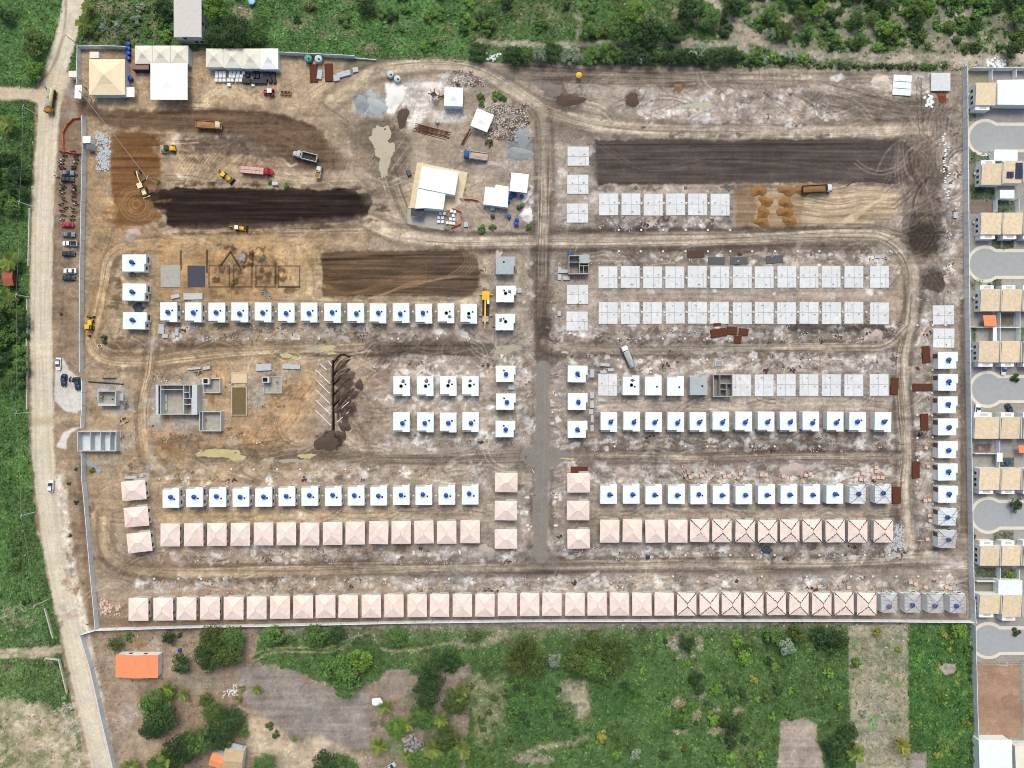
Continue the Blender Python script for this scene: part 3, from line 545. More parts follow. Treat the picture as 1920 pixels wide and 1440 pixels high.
# light scuffed and pinkish patches
gl = random.Random(77)
for i in range(420):
    x, y = gl.uniform(180, 1790), gl.uniform(120, 1150); E(gl.choice([(212, 194, 172), (220, 206, 190), (206, 186, 160), (196, 172, 140), (110, 92, 78), (122, 104, 88), (98, 82, 70), (150, 132, 118)]), x, y, gl.uniform(5, 16), gl.uniform(2, 6), gl.uniform(.25, .6), 3, nz=.6, rot=gl.uniform(-20, 20)) if CLS[min(int((y-Y0)/STEP), NY-1), min(int((x-X0)/STEP), NX-1)] == 0 else None
P((186, 140, 88), [(165, 250), (206, 260), (206, 430), (300, 440), (300, 470), (200, 480), (180, 640), (165, 640)], .35, 14, 10, .5); P((190, 146, 92), [(300, 440), (700, 440), (600, 470), (520, 560), (300, 560)], .4, 14, 10, .5); P((188, 144, 94), [(380, 690), (600, 690), (600, 830), (420, 840), (290, 880), (250, 840)], .35, 16, 10, .5)
blotch(396, 466, 520, 550, 34, [(112, 84, 58), (96, 72, 50), (206, 178, 132), (130, 98, 66)], (3, 8), (.4, .8), 1.4, 12)
for x0, y0, x1, y1 in ((392, 498, 430, 538), (438, 498, 472, 538), (480, 498, 516, 538), (522, 499, 562, 538)):
    for q in ([(x0, y0), (x1, y0)], [(x1, y0), (x1, y1)], [(x1, y1), (x0, y1)], [(x0, y1), (x0, y0)]): L((88, 74, 60), q, 2.0, .95, .9, nz=.1)
for q in ([(339, 470), (339, 506)], [(388, 470), (388, 510)], [(432, 472), (414, 498)], [(432, 472), (452, 506)], [(474, 470), (474, 500)]): L((70, 54, 40), q, 3.0, .95, .9, nz=.1, h=-.2)
L((64, 50, 38), [(522, 538), (562, 538)], 3.4, .9, 1.2); L((74, 58, 44), [(517, 494), (518, 530)], 7, .8, 3, 3); E((96, 72, 48), 545, 544, 14, 6, .8)
E((96, 72, 52), 460, 487, 10, 12, .9); E((104, 80, 58), 430, 464, 9, 5, .9); E((176, 178, 180), 453, 483, 6, 6, .85); E((92, 96, 100), 492, 486, 7, 6, .9)
for x, y in ((446, 508), (442, 528), (490, 508), (502, 514), (500, 528), (530, 505), (530, 524), (487, 520)): E((112, 84, 58), x, y, 7, 6, .85, nz=.2)
for x, y, rx, ry, o_ in ((340, 752, 58, 46, .55), (292, 750, 12, 34, .7), (345, 800, 40, 14, .6), (290, 788, 16, 14, .9), (215, 740, 30, 22, .75), (230, 768, 20, 9, .8), (482, 735, 18, 26, .75), (515, 700, 22, 9, .5), (240, 826, 12, 20, .6), (205, 866, 26, 12, .7), (285, 850, 10, 24, .55), (286, 640, 12, 16, .6)): E((176, 172, 164), x, y, rx, ry, o_, 7, nz=.5)
E((96, 92, 88), 237, 763, 6, 5, .8); E((120, 114, 108), 350, 824, 40, 10, .5, nz=.6); E((112, 92, 72), 330, 830, 46, 12, .5, nz=.6)
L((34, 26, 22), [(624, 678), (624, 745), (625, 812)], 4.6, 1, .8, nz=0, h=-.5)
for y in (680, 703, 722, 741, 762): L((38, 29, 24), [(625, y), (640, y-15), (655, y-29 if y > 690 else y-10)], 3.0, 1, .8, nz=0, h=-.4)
# cement dust, lime and spilt mortar on the lots
for k_, (x0_, y0_, x1_, y1_, n_) in enumerate(((300, 608, 900, 640, 60), (240, 872, 910, 904, 50), (300, 1028, 980, 1056, 70), (250, 1084, 1800, 1108, 150), (1045, 608, 1690, 640, 80), (1045, 664, 1690, 698, 90), (1045, 815, 1690, 843, 80), (1045, 872, 1690, 904, 90), (1060, 1022, 1700, 1048, 80), (1045, 476, 1690, 496, 40), (1714, 560, 1746, 1040, 60), (1766, 250, 1802, 560, 50), (700, 668, 990, 700, 50), (715, 812, 990, 843, 50), (1120, 406, 1370, 430, 30), (905, 470, 1000, 620, 30), (968, 690, 1002, 1030, 40), (1036, 480, 1062, 1030, 40), (1045, 280, 1120, 430, 20), (1200, 170, 1500, 240, 40), (730, 744, 905, 770, 24), (1104, 500, 1680, 610, 60), (1104, 700, 1680, 745, 50), (900, 690, 930, 830, 14))):
    blotch(x0_, y0_, x1_, y1_, n_, [(222, 216, 210), (208, 202, 196), (230, 226, 222), (196, 188, 180), (172, 168, 164), (208, 194, 184), (128, 114, 104)], (1.8, 6.5), (.3, .75), 1.9, 300+k_)
P((92, 76, 66), [(1690, 262), (1740, 270), (1770, 330), (1774, 420), (1764, 480), (1716, 486), (1696, 440), (1720, 380), (1700, 340)], .6, 8, 9, .55); scribble(1690, 250, 1775, 520, 40, [(176, 152, 128), (160, 138, 116), (84, 70, 62)], (60, 150), (.3, .8), 43, 1.5, True)
P((84, 70, 62), [(1706, 424), (1750, 420), (1762, 460), (1740, 486), (1712, 474)], .8, 5, 6, .4); E((84, 70, 62), 1748, 526, 20, 20, .7, nz=.4)
# ragged margins of the graded beds
for q_, c_ in (([(284, 346), (560, 348), (700, 356), (716, 384), (700, 412), (560, 432), (330, 438), (300, 420)], (92, 76, 66)), ([(1104, 256), (1400, 254), (1700, 256), (1740, 300), (1700, 350), (1400, 352), (1110, 354)], (116, 100, 90)), ([(596, 466), (880, 462), (908, 500), (900, 552), (860, 562), (598, 560)], (150, 116, 80)), ([(204, 244), (300, 246), (306, 420), (270, 432), (206, 430)], (150, 112, 72))):
    for k in range(len(q_)):
        a_, b_ = Vector(q_[k-1]), Vector(q_[k])
        for j in range(int((b_-a_).length/14)+1):
            p_ = a_.lerp(b_, gl.random()); E(c_ if gl.random() < .6 else (172, 150, 126), p_.x+gl.uniform(-4, 4), p_.y+gl.uniform(-3, 3), gl.uniform(5, 18), gl.uniform(2, 5), gl.uniform(.35, .8), 2.5, nz=.5, rot=gl.uniform(-12, 12))
MUD = (138, 129, 117)
L(MUD, [(1018, 690), (1018, 760), (1018, 850), (1016, 920), (1012, 985), (1014, 1044)], 27, 1, 2.0, 4, .02, cls=6)
P(MUD, [(980, 846), (1000, 838), (1040, 838), (1060, 848), (1068, 856), (1046, 868), (1030, 880), (1004, 880), (992, 868), (976, 862)], 1, 2.0, 4, .02, cls=6)
P(MUD, [(1002, 1018), (1026, 1018), (1050, 1052), (1040, 1064), (1000, 1064), (990, 1052)], .8, 4, 4, .1)
L((158, 150, 138), [(1022, 700), (1022, 800), (1018, 900), (1014, 1000)], 1.4, .5, 1.2)
# ---- FIELDS TO THE SOUTH
P((148, 138, 130), [(440, 1245), (560, 1258), (566, 1280), (690, 1302), (696, 1400), (620, 1420), (560, 1385), (470, 1330), (450, 1300)], 1, 3, 3, .1, .04, veg=0)
P((148, 130, 116), [(700, 1290), (726, 1255), (768, 1256), (764, 1300), (730, 1320), (700, 1316)], 1, 2.5, 3, .1, veg=0)
P((196, 178, 152), [(450, 1325), (490, 1340), (560, 1395), (600, 1376), (680, 1420), (690, 1520), (560, 1520), (480, 1420), (460, 1370)], .9, 8, 6, .2, veg=0)
P((150, 138, 120), [(330, 1260), (410, 1256), (420, 1300), (340, 1300)], .8, 5, 4, .3, .05, veg=.05)
P((178, 158, 138), [(170, 1195), (380, 1190), (340, 1260), (220, 1300)], .6, 10, 8, .4); P((176, 156, 136), [(190, 1290), (260, 1300), (310, 1420), (240, 1440), (210, 1380)], .7, 10, 8, .4, veg=.1)
E((150, 118, 82), 265, 1206, 18, 9, .8); E((206, 196, 184), 292, 1206, 12, 8, .7); E((190, 182, 172), 240, 1340, 16, 20, .5)
P((104, 104, 64), [(160, 1190), (420, 1184), (440, 1230), (300, 1210), (180, 1230)], .3, 8, 8, .6)
L((184, 166, 134), [(470, 1230), (500, 1218), (560, 1214), (610, 1216), (660, 1196), (690, 1186)], 3, .8, 2.5, veg=.2); L((184, 166, 134), [(480, 1238), (510, 1224), (560, 1222), (620, 1222), (660, 1204)], 3, .7, 2.5, veg=.2)
L((186, 168, 138), [(700, 1190), (720, 1218), (780, 1218), (840, 1206), (870, 1210)], 5, .6, 3); L((178, 162, 134), [(850, 1205), (890, 1212), (920, 1200), (946, 1186)], 12, .6, 5, 5)
P((158, 148, 112), [(876, 1262), (920, 1276), (948, 1262), (952, 1372), (900, 1392), (884, 1350)], .65, 9, 14, .6, veg=.5); P((182, 164, 132), [(1048, 1270), (1104, 1276), (1110, 1320), (1092, 1360), (1050, 1318)], .8, 7, 10, .5, veg=.3)
P((60, 100, 44), [(950, 1275), (1046, 1272), (1050, 1315), (1084, 1320), (1076, 1365), (1040, 1392), (950, 1385)], .75, 4, 4, .3, veg=1)
P((50, 92, 36), [(1100, 1285), (1200, 1280), (1200, 1340), (1110, 1350)], .7, 6, 5, .2, veg=.6)
L((176, 158, 132), [(970, 1420), (1020, 1400), (1080, 1390), (1100, 1380)], 10, .7, 5, 5); E((170, 150, 136), 1000, 1424, 40, 8, .7)
for x, y, rx, ry in ((1268, 1205, 16, 18), (1290, 1228, 16, 8), (1310, 1205, 8, 14), (1314, 1302, 9, 7), (1345, 1330, 8, 6)): E((168, 152, 138), x, y, rx, ry, .75, 4)
for x, y, rx, ry in ((1270, 1318, 14, 9), (1305, 1340, 8, 14), (1350, 1370, 20, 8), (1280, 1372, 16, 5), (1385, 1330, 10, 6)): E((186, 164, 134), x, y, rx, ry, .7, 4)
P((174, 152, 134), [(1462, 1352), (1510, 1346), (1532, 1356), (1530, 1390), (1540, 1410), (1560, 1520), (1440, 1520), (1460, 1420)], 1, 2.5, 2.5, .08, .05, veg=0)
P((168, 156, 122), [(1590, 1172), (1702, 1170), (1704, 1390), (1690, 1520), (1620, 1520), (1594, 1360)], .95, 2, 2, .2, veg=.35)
blotch(1594, 1175, 1700, 1380, 80, [(110, 134, 72), (96, 124, 62), (180, 162, 130), (140, 140, 94)], (4, 10), (.3, .7), 1.8, 34)
L((176, 162, 144), [(1624, 1336), (1660, 1336), (1662, 1384), (1626, 1384), (1624, 1336)], 2.5, .7, 1.5); P((160, 146, 130), rect(1628, 1342, 1658, 1386), .8, 2, 1)
P((100, 160, 62), rect(1630, 1341, 1652, 1349), 1, 1.5, 1); P((100, 160, 62), rect(1630, 1354, 1645, 1371), 1, 1.5, 1)
P((68, 112, 44), [(1704, 1168), (1820, 1166), (1826, 1520), (1760, 1520), (1740, 1410), (1706, 1400)], .9, 2, 1.5, .25, veg=1)
blotch(1715, 1180, 1815, 1430, 60, [(150, 158, 40), (130, 150, 44), (92, 150, 48), (60, 112, 36)], (3, 9), (.2, .5), 1.4, 35)
P((178, 160, 144), [(1758, 1250), (1770, 1244), (1792, 1246), (1788, 1262), (1772, 1266)], 1, 1.5, 2, 0, veg=0); P((156, 138, 126), [(1706, 1408), (1736, 1412), (1746, 1520), (1690, 1520)], .95, 3, 3, .1, veg=0)
P((70, 100, 46), [(1380, 1180), (1588, 1178), (1592, 1360), (1540, 1340), (1460, 1340), (1400, 1280)], .5, 10, 10, .4)
# west fields
L((196, 178, 156), [(-70, 1228), (0, 1226), (80, 1222), (110, 1216)], 18, .95, 3, 3, .15, veg=0)
P((188, 168, 148), [(-70, 1320), (40, 1310), (90, 1320), (140, 1350), (165, 1520), (-70, 1520)], .75, 8, 10, .4, veg=.2)
blotch(-40, 1320, 150, 1440, 60, [(120, 128, 84), (100, 116, 66), (206, 188, 166), (210, 190, 172)], (4, 12), (.3, .7), 2, 36)
P((98, 134, 64), [(-70, 1130), (84, 1130), (90, 1205), (-70, 1215)], .5, 6, 6, .4); P((104, 132, 70), [(-70, 1244), (104, 1236), (130, 1300), (-70, 1318)], .6, 6, 6, .4)
blotch(0, 1140, 100, 1310, 24, [(160, 150, 118), (76, 108, 50)], (4, 12), (.3, .6), 1.6, 37)
# east neighbours: yards of paving and lawn
P((158, 152, 146), [(1812, 124), (2100, 124), (2100, 1520), (1834, 1520), (1826, 1168), (1818, 860), (1813, 560)], 1, 1, 0, .1, cls=5, veg=0)
for x0, y0, x1, y1, c_ in ((1816, 136, 1852, 156, (150, 142, 96)), (1816, 200, 1830, 226, (112, 122, 88)), (1818, 284, 1864, 306, (88, 108, 70)), (1818, 306, 1838, 376, (120, 118, 92)), (1820, 346, 1864, 374, (50, 82, 38)), (1818, 376, 1862, 402, (122, 98, 78)),
                           (1862, 376, 1902, 400, (50, 84, 34)), (1860, 445, 1876, 466, (52, 82, 40)), (1880, 447, 1902, 466, (54, 86, 42)), (1862, 525, 1876, 540, (56, 88, 44)), (1820, 525, 1840, 545, (120, 128, 86)), (1872, 588, 1900, 611, (104, 88, 62)),
                           (1822, 614, 1830, 650, (86, 110, 60)), (1908, 614, 1940, 640, (70, 104, 44)), (1840, 684, 1858, 694, (104, 100, 84)), (1826, 832, 1858, 848, (110, 70, 60)), (1868, 858, 1902, 876, (62, 84, 46)), (1828, 1064, 1866, 1082, (78, 92, 54)), (1870, 1066, 1904, 1086, (64, 92, 42)),
                           (1824, 1086, 1868, 1112, (126, 120, 96)), (1862, 995, 1900, 1014, (96, 98, 72)), (1826, 1000, 1846, 1012, (170, 150, 120))):
    P(c_, rect(x0, y0, x1, y1), .9, 1.5, 1.5, .2, veg=.6 if c_[1] > c_[0] else 0)
blotch(1824, 830, 1860, 850, 14, [(196, 186, 180), (120, 60, 50)], (1.5, 3), (.4, .8), 1.4, 38)
P((178, 134, 96), rect(1831, 1241, 1914, 1384), 1, 1.2, .5, .1); blotch(1836, 1250, 1910, 1376, 40, [(150, 108, 76), (196, 152, 112), (168, 122, 86)], (6, 18), (.2, .5), 1.3, 39)
# ---- grain over everything
site_m = (VEG < .5)[..., None]
calm = np.where((CLS == 2) | (CLS == 5), .35, np.where(CLS == 4, .5, np.where(CLS == 6, .2, 1.0))).astype(np.float32)
mot = 1+calm*((NA-.5)*.34+(NB-.5)*.34+(NC-.5)*.26+(ST-.5)*.22+(fbm(4.0, 2)-.5)*.24)
vg = 1+(NA-.5)*.40+(fbm(14, 3)-.5)*.55+(fbm(5, 2)-.5)*.55
C *= np.clip(np.where(site_m, mot[..., None], vg[..., None]), .35, 1.8)
lum = (C*np.array([.21, .72, .07], np.float32)).sum(-1, keepdims=True)
satf = (1.0-.34*sm(400, 950, XX))[..., None]; natural = ((CLS == 0) | (CLS == 3) | (CLS == 4))[..., None]
REF = .27; k_ = np.where(natural, 0.82*np.clip(lum/REF, .05, 4)**.34, 1.0)
C = np.where(site_m, (lum+(C-lum)*satf)*k_, (lum+(C-lum)*.84)*np.array([.97, 1.0, 1.0], np.float32))
hue = (fbm(40, 3)-.5)[..., None]*np.array([.05, 0, -.07], np.float32); C *= 1+hue
spk = fbm(3, 1); C *= (1+calm*(np.clip(spk-.82, 0, 1)*2.2-np.clip(.2-spk, 0, 1)*1.6))[..., None]
HT += (NB-.5)*.10+(NC-.5)*.08
edge = np.minimum(np.minimum(XX-X0, X1-XX), np.minimum(YY-Y0, Y1-YY)); HT *= sm(0, 20, edge)
C = np.clip(C/GAIN, .008, .8)
def hz(px, py):
    i = min(max(int((px-X0)/STEP), 0), NX-1); j = min(max(int((py-Y0)/STEP), 0), NY-1); return float(HT[j, i])
# ---- mesh objects out of the grid: they share their border vertices
gm = bpy.data.materials.new('soil_and_grass'); gm.use_nodes = True; n = gm.node_tree; LK = n.links.new; b = n.nodes['Principled BSDF']
b.inputs['Roughness'].default_value = .95; b.inputs['Specular IOR Level'].default_value = .15
at = n.nodes.new('ShaderNodeAttribute'); at.attribute_name = 'Col'
tc = n.nodes.new('ShaderNodeTexCoord')
def nz_(scale, det, lo, hi):
    t = n.nodes.new('ShaderNodeTexNoise'); t.inputs['Scale'].default_value = scale; t.inputs['Detail'].default_value = det; t.inputs['Roughness'].default_value = .7
    LK(tc.outputs['Object'], t.inputs['Vector']); m = n.nodes.new('ShaderNodeMapRange')
    m.inputs[1].default_value = .3; m.inputs[2].default_value = .7; m.inputs[3].default_value = lo; m.inputs[4].default_value = hi; LK(t.outputs[0], m.inputs[0]); return t, m
t1, m1 = nz_(1.6, 4, .86, 1.14); t2, m2 = nz_(.23, 4, .92, 1.08)
mu = n.nodes.new('ShaderNodeMath'); mu.operation = 'MULTIPLY'; LK(m1.outputs[0], mu.inputs[0]); LK(m2.outputs[0], mu.inputs[1])
vm = n.nodes.new('ShaderNodeVectorMath'); vm.operation = 'SCALE'; LK(at.outputs['Color'], vm.inputs[0]); LK(mu.outputs[0], vm.inputs['Scale']); LK(vm.outputs[0], b.inputs['Base Color'])
bp = n.nodes.new('ShaderNodeBump'); bp.inputs['Strength'].default_value = .5; bp.inputs['Distance'].default_value = .15; LK(t1.outputs[0], bp.inputs['Height']); LK(bp.outputs[0], b.inputs['Normal'])
WXm, WYm = (XX-960)*PX, (720-YY)*PX
vert = np.stack([WXm, WYm, HT], -1).reshape(-1, 3).astype(np.float32); colr = np.concatenate([C, np.ones((NY, NX, 1), np.float32)], -1).reshape(-1, 4).astype(np.float32)
idx = np.arange(NX*NY).reshape(NY, NX)
quads = np.stack([idx[1:, :-1], idx[1:, 1:], idx[:-1, 1:], idx[:-1, :-1]], -1).reshape(-1, 4)
fc = CLS[:-1, :-1].reshape(-1)
for k, nm in ((0, 'ground'), (1, 'grassland'), (2, 'dirt_road'), (3, 'site_lane'), (4, 'soil_bed'), (5, 'pavement'), (6, 'mud_street')):
    q = quads[fc == k]
    if not len(q): continue
    u, inv = np.unique(q, return_inverse=True); inv = inv.reshape(-1)
    me = bpy.data.meshes.new(nm); me.vertices.add(len(u)); me.vertices.foreach_set('co', vert[u].reshape(-1))
    me.loops.add(len(inv)); me.loops.foreach_set('vertex_index', inv.astype(np.int32))
    me.polygons.add(len(q)); me.polygons.foreach_set('loop_start', np.arange(0, len(inv), 4, dtype=np.int32))
    me.polygons.foreach_set('use_smooth', np.ones(len(q), bool))
    ca = me.color_attributes.new('Col', 'FLOAT_COLOR', 'POINT'); ca.data.foreach_set('color', colr[u].reshape(-1))
    me.update(calc_edges=True); me.materials.append(gm)
    o = bpy.data.objects.new(nm, me); COL.objects.link(o); o['kind'] = 'structure'
# land beyond the detailed area, out to the horizon
far = MB(); xa, xb, ya, yb = (X0-960)*PX, (gx[-1]-960)*PX, (720-gy[-1])*PX, (720-Y0)*PX; D = 9000
far.add([(xa, ya, 0), (xb, ya, 0), (xb, yb, 0), (xa, yb, 0), (-D, -D, 0), (D, -D, 0), (D, D, 0), (-D, D, 0)], [(4, 5, 1, 0), (5, 6, 2, 1), (6, 7, 3, 2), (7, 4, 0, 3)])
tag(far.build('terrain', mat('far_grass', (92, 112, 62), .95, .35, .02)), kind='structure')
# ================================================================ HOUSES
mWR = mat('white_roof_paint', (238, 247, 252), .6, .13, .7, rnd=.03); mWW = mat('white_wall_paint', (244, 248, 250), .7, .10, .8)
mGR = mat('grey_concrete_roof', (176, 184, 186), .85, .14, .8); mGW = mat('grey_block_wall', (196, 200, 200), .9, .18, 1.2)
mDK = mat('dark_glass', (38, 42, 48), .25, .1, 2, spec=.5); mBK = mat('black_opening', (16, 16, 18), .8, .1, 2)
mFR = mat('white_window_frame', (214, 218, 220), .5, .05); mBL = mat('blue_tank_plastic', (24, 74, 170), .45, .10, 2, rnd=.06)
mBLL = mat('blue_tank_lid', (34, 84, 182), .5, .08, 2); mTILE = mat('peach_roof_tile', (246, 224, 213), .85, .16, .7, rnd=.04)
mCAP = mat('ridge_tile', (232, 210, 198), .85, .08, 2); mWOOD = mat('brown_timber', (84, 64, 54), .9, .2, 3); mRUSTW = mat('reddish_batten', (176, 148, 138), .9, .2, 3)
mSLAB = mat('pale_slab_concrete', (222, 224, 226), .85, .14, .7, rnd=.04); mFOOT = mat('slab_footing', (178, 174, 168), .9, .2, 1.2)
mRED = mat('red_conduit', (196, 92, 76), .7, .2, 3); mCONC = mat('raw_concrete', (186, 186, 182), .9, .16, .8); mWALLT = mat('cream_wall_paint', (236, 234, 230), .8, .12, .8)
mDECK = mat('dark_roof_underlay', (70, 60, 56), .9, .2, 2)
EAVE, FLAT = 3.0, 3.3
def window(root, x, y, z, w_, h_, side, name='window'):
    """side: 'e','w','n','s'; the pane sits in a frame with a sill"""
    d = .05; f = MB(); g = MB()
    if side in 'ew':
        sx = 1 if side == 'e' else -1
        f.box(min(x, x+sx*d), max(x, x+sx*d), y-w_/2-.06, y+w_/2+.06, z-.06, z+h_+.06); g.box(min(x+sx*.03, x+sx*.07), max(x+sx*.03, x+sx*.07), y-w_/2, y+w_/2, z, z+h_)
    else:
        sy = 1 if side == 'n' else -1
        f.box(x-w_/2-.06, x+w_/2+.06, min(y, y+sy*d), max(y, y+sy*d), z-.06, z+h_+.06); g.box(x-w_/2, x+w_/2, min(y+sy*.03, y+sy*.07), max(y+sy*.03, y+sy*.07), z, z+h_)
    o = f.build(name, mFR, root); g.build('pane', mDK, o); return o
def notch_poly(w_, d_, nw, nd, north, o=0):
    x, y = w_/2+o, d_/2+o; n0 = -w_/2+nw
    if north: return [(-x, -y), (x, -y), (x, y), (n0, y), (n0, y-nd), (-x, y-nd)]
    return [(-x, -y+nd), (n0, -y+nd), (n0, -y), (x, -y), (x, y), (-x, y)]
def flat_house(w_, d_, north=True, grey=False, hatch=(.9, -.1), swap=False, frame=False, wopening=False, dense=False):
    root = thing('flat_roof_house'); nd = .55; nw = w_*.56
    if swap:   # house turned so that its long side runs east-west, notch on the east
        pol = lambda o: [(-w_/2-o, -d_/2-o), (w_/2+o-nd, -d_/2-o), (w_/2+o-nd, -d_/2+d_*.45), (w_/2+o, -d_/2+d_*.45), (w_/2+o, d_/2+o), (-w_/2-o, d_/2+o)]
    else: pol = lambda o: notch_poly(w_, d_, nw, nd, north, o)
    MB().prism(pol(-.05), -.3, FLAT-.14).build('wall', mGW if grey else mWW, root)
    rf = MB().prism(pol(0), FLAT-.14, FLAT).build('roof_slab', mGR if grey else mWR, root)
    if not swap:
        y = d_/2-nd if north else -d_/2
        MB().box(-w_/2+.05, -w_/2+nw-.03, y+.02, y+nd-.02, 2.5, 2.62).build('porch_slab', mCONC, root)
    if hatch: MB().box(hatch[0]-.28, hatch[0]+.28, hatch[1]-.28, hatch[1]+.28, FLAT+.002, FLAT+.05).build('roof_hatch', mBK, root)
    xe = w_/2-.05
    for s_, sd_ in ((1, 'e'),):
        for yy, ww in ((d_*.30, .9), (d_*.14, .9), (-d_*.26, 1.1)):
            window(root, s_*(xe-(nd if swap and s_ > 0 and yy < 0 else 0)), yy, 1.1, ww, 1.2, sd_)
    ys = d_/2-.05
    window(root, w_*.25, ys, 1.0, 1.3, 1.2, 'n'); window(root, -w_*.2, -ys+(nd if (not north and not swap) else 0), 1.0, 1.2, 1.2, 's')
    dr = MB().box(w_*.22-.42, w_*.22+.42, -ys-.04, -ys, 0, 2.1).build('door', mFR, root); MB().box(w_*.22+.28, w_*.22+.33, -ys-.09, -ys-.04, 1.0, 1.12).build('handle', mBK, dr)
    if wopening: MB().box(-w_/2+.01, -w_/2+.06, d_*.12, d_*.12+1.5, .3, 2.9).build('porch_opening', mat('brown_porch_opening', (132, 94, 76), .9, .2, 2), root)  # brown box added in place of the open porch bay and soil below
    if frame:
        z = FLAT+.25; rz = FLAT+1.25; hx, hy = w_/2+.25, d_/2+.25; k = abs(d_-w_)/2
        ra, rb = ((0, -k, rz), (0, k, rz)) if d_ > w_ else ((-k, 0, rz), (k, 0, rz))
        MB().tube([ra, rb], .06, 4).build('ridge_beam', mWOOD, root)
        for sx in (-1, 1):
            for sy in (-1, 1): MB().tube([(sx*hx, sy*hy, z), (rb if (sy > 0 if d_ > w_ else sx > 0) else ra)], .06, 4).build('hip_rafter', mWOOD, root)
        for i in range(1, 6):
            t = -1+i/3; 
            for sx in (-1, 1):
                yq = t*hy; m = max(0, min(1, (hy-abs(yq))/(hx if d_ > w_ else hy))); MB().tube([(sx*hx, yq, z), (sx*hx*(1-m), yq, z+(rz-z)*m)], .03, 4).build('rafter', mWOOD, root)
        b = MB()
        nb = 10 if dense else 6
        for i in range(1, nb):
            m = i/nb; zz = z+(rz-z)*m+.08; X, Y = hx*(1-m)+(k*m if d_ < w_ else 0), hy*(1-m)+(k*m if d_ > w_ else 0)
            for p, q in (((-X, -Y), (X, -Y)), ((X, -Y), (X, Y)), ((X, Y), (-X, Y)), ((-X, Y), (-X, -Y))): b.tube([(*p, zz), (*q, zz)], .045 if dense else .022, 4)
        tag(b.build('batten', mRUSTW, root), kind='stuff')
        w4 = MB()
        for p in ((-hx, -hy), (hx, -hy), (hx, hy), (-hx, hy)): w4.box(p[0]*.88-.1, p[0]*.88+.1, p[1]*.88-.1, p[1]*.88+.1, FLAT, z+.15)
        w4.build('wall_plate', mWOOD, root)
    return root
def tile_house(w_, d_, capped=True, seed=0, half=False):
    root = thing('tiled_house'); g = random.Random(seed); i_ = .5
    MB().box(-w_/2+i_, w_/2-i_, -d_/2+i_, d_/2-i_, -.3, EAVE-.02).build('wall', mWALLT, root)
    x, y = w_/2, d_/2; long_y = d_ > w_; k = abs(d_-w_)/2; rz = EAVE+1.25
    MB().box(-x+.15, x-.15, -y+.15, y-.15, EAVE-.1, EAVE-.03).build('eave_board', mDECK, root)
    MB().box(.1, x-.3, y-.4, y+.55, 2.45, 2.6).build('porch_slab', mCONC, root)
    def plane(a, b, ra, rb, gap):
        """courses of tiles from eave edge a-b up to the ridge points ra-rb"""
        a, b, ra, rb = map(Vector, (a, b, ra, rb)); n_ = 13; m = MB(); e = (b-a).normalized()
        for i in range(n_):
            t0, t1 = i/n_, (i+1)/n_; tm = (t0+t1)/2 if gap else None
            g0 = (gap*g.uniform(.3, 2.0)) if gap else 0; g1 = (gap*g.uniform(.3, 2.0)) if gap else 0
            pa0, pb0 = a.lerp(ra, tm if gap else t0)+e*g0, b.lerp(rb, tm if gap else t0)-e*g1
            if (pb0-pa0).dot(e) < .05: continue
            if gap:
                up = (a.lerp(ra, t1)-a.lerp(ra, t0)); up = up-e*up.dot(e)
                q0, q1, q2, q3 = pa0-up*.5, pb0-up*.5, pb0+up*.5, pa0+up*.5
            else: q0, q1, q2, q3 = pa0, pb0, b.lerp(rb, t1), a.lerp(ra, t1)
            dz = Vector((0, 0, .05)); dn = Vector((0, 0, .006))
            m.add([q0+dz, q1+dz, q2+dn, q3+dn, q0, q1], [(0, 1, 2, 3), (4, 5, 1, 0)])
        return m
    c1, c2, c3, c4 = (-x, -y, EAVE), (x, -y, EAVE), (x, y, EAVE), (-x, y, EAVE)
    r1, r2 = ((0, -k, rz), (0, k, rz)) if long_y else ((-k, 0, rz), (k, 0, rz))
    G0 = 0 if capped else .17
    sides = ((c1, c2, r1, r1 if long_y else r2), (c2, c3, r1 if long_y else r2, r2), (c3, c4, r2, r2 if long_y else r1), (c4, c1, r2 if long_y else r1, r1))
    for j, q in enumerate(sides): plane(*q, G0 if not (half and j == 0) else 0).build('roof_plane', mTILE, root)
    hips = ((c1, r1), (c2, r1 if long_y else r2), (c3, r2), (c4, r2 if long_y else r1), (r1, r2))
    for j, (p, q) in enumerate(hips):
        p, q = Vector(p), Vector(q)
        if capped or (half and j in (0, 1)): MB().tube([p+Vector((0, 0, .02)), q+Vector((0, 0, .02))], .075, 6).build('ridge_cap', mCAP, root)
        else: MB().tube([p-Vector((0, 0, .1)), q-Vector((0, 0, .1))], .15, 4).build('hip_rafter', mWOOD, root)
    for s_, sd_ in ((1, 'e'),):
        for yy in (d_*.25, -d_*.22): window(root, s_*(x-i_), yy, 1.1, 1.0, 1.2, sd_)
    window(root, x*.4, y-i_, 1.0, 1.2, 1.2, 'n'); window(root, -x*.4, -y+i_, 1.0, 1.2, 1.2, 's')
    dr = MB().box(x*.4-.42, x*.4+.42, -y+i_-.04, -y+i_, 0, 2.1).build('door', mFR, root); MB().box(x*.4+.28, x*.4+.33, -y+i_-.09, -y+i_-.04, 1.0, 1.12).build('handle', mBK, dr)
    return root
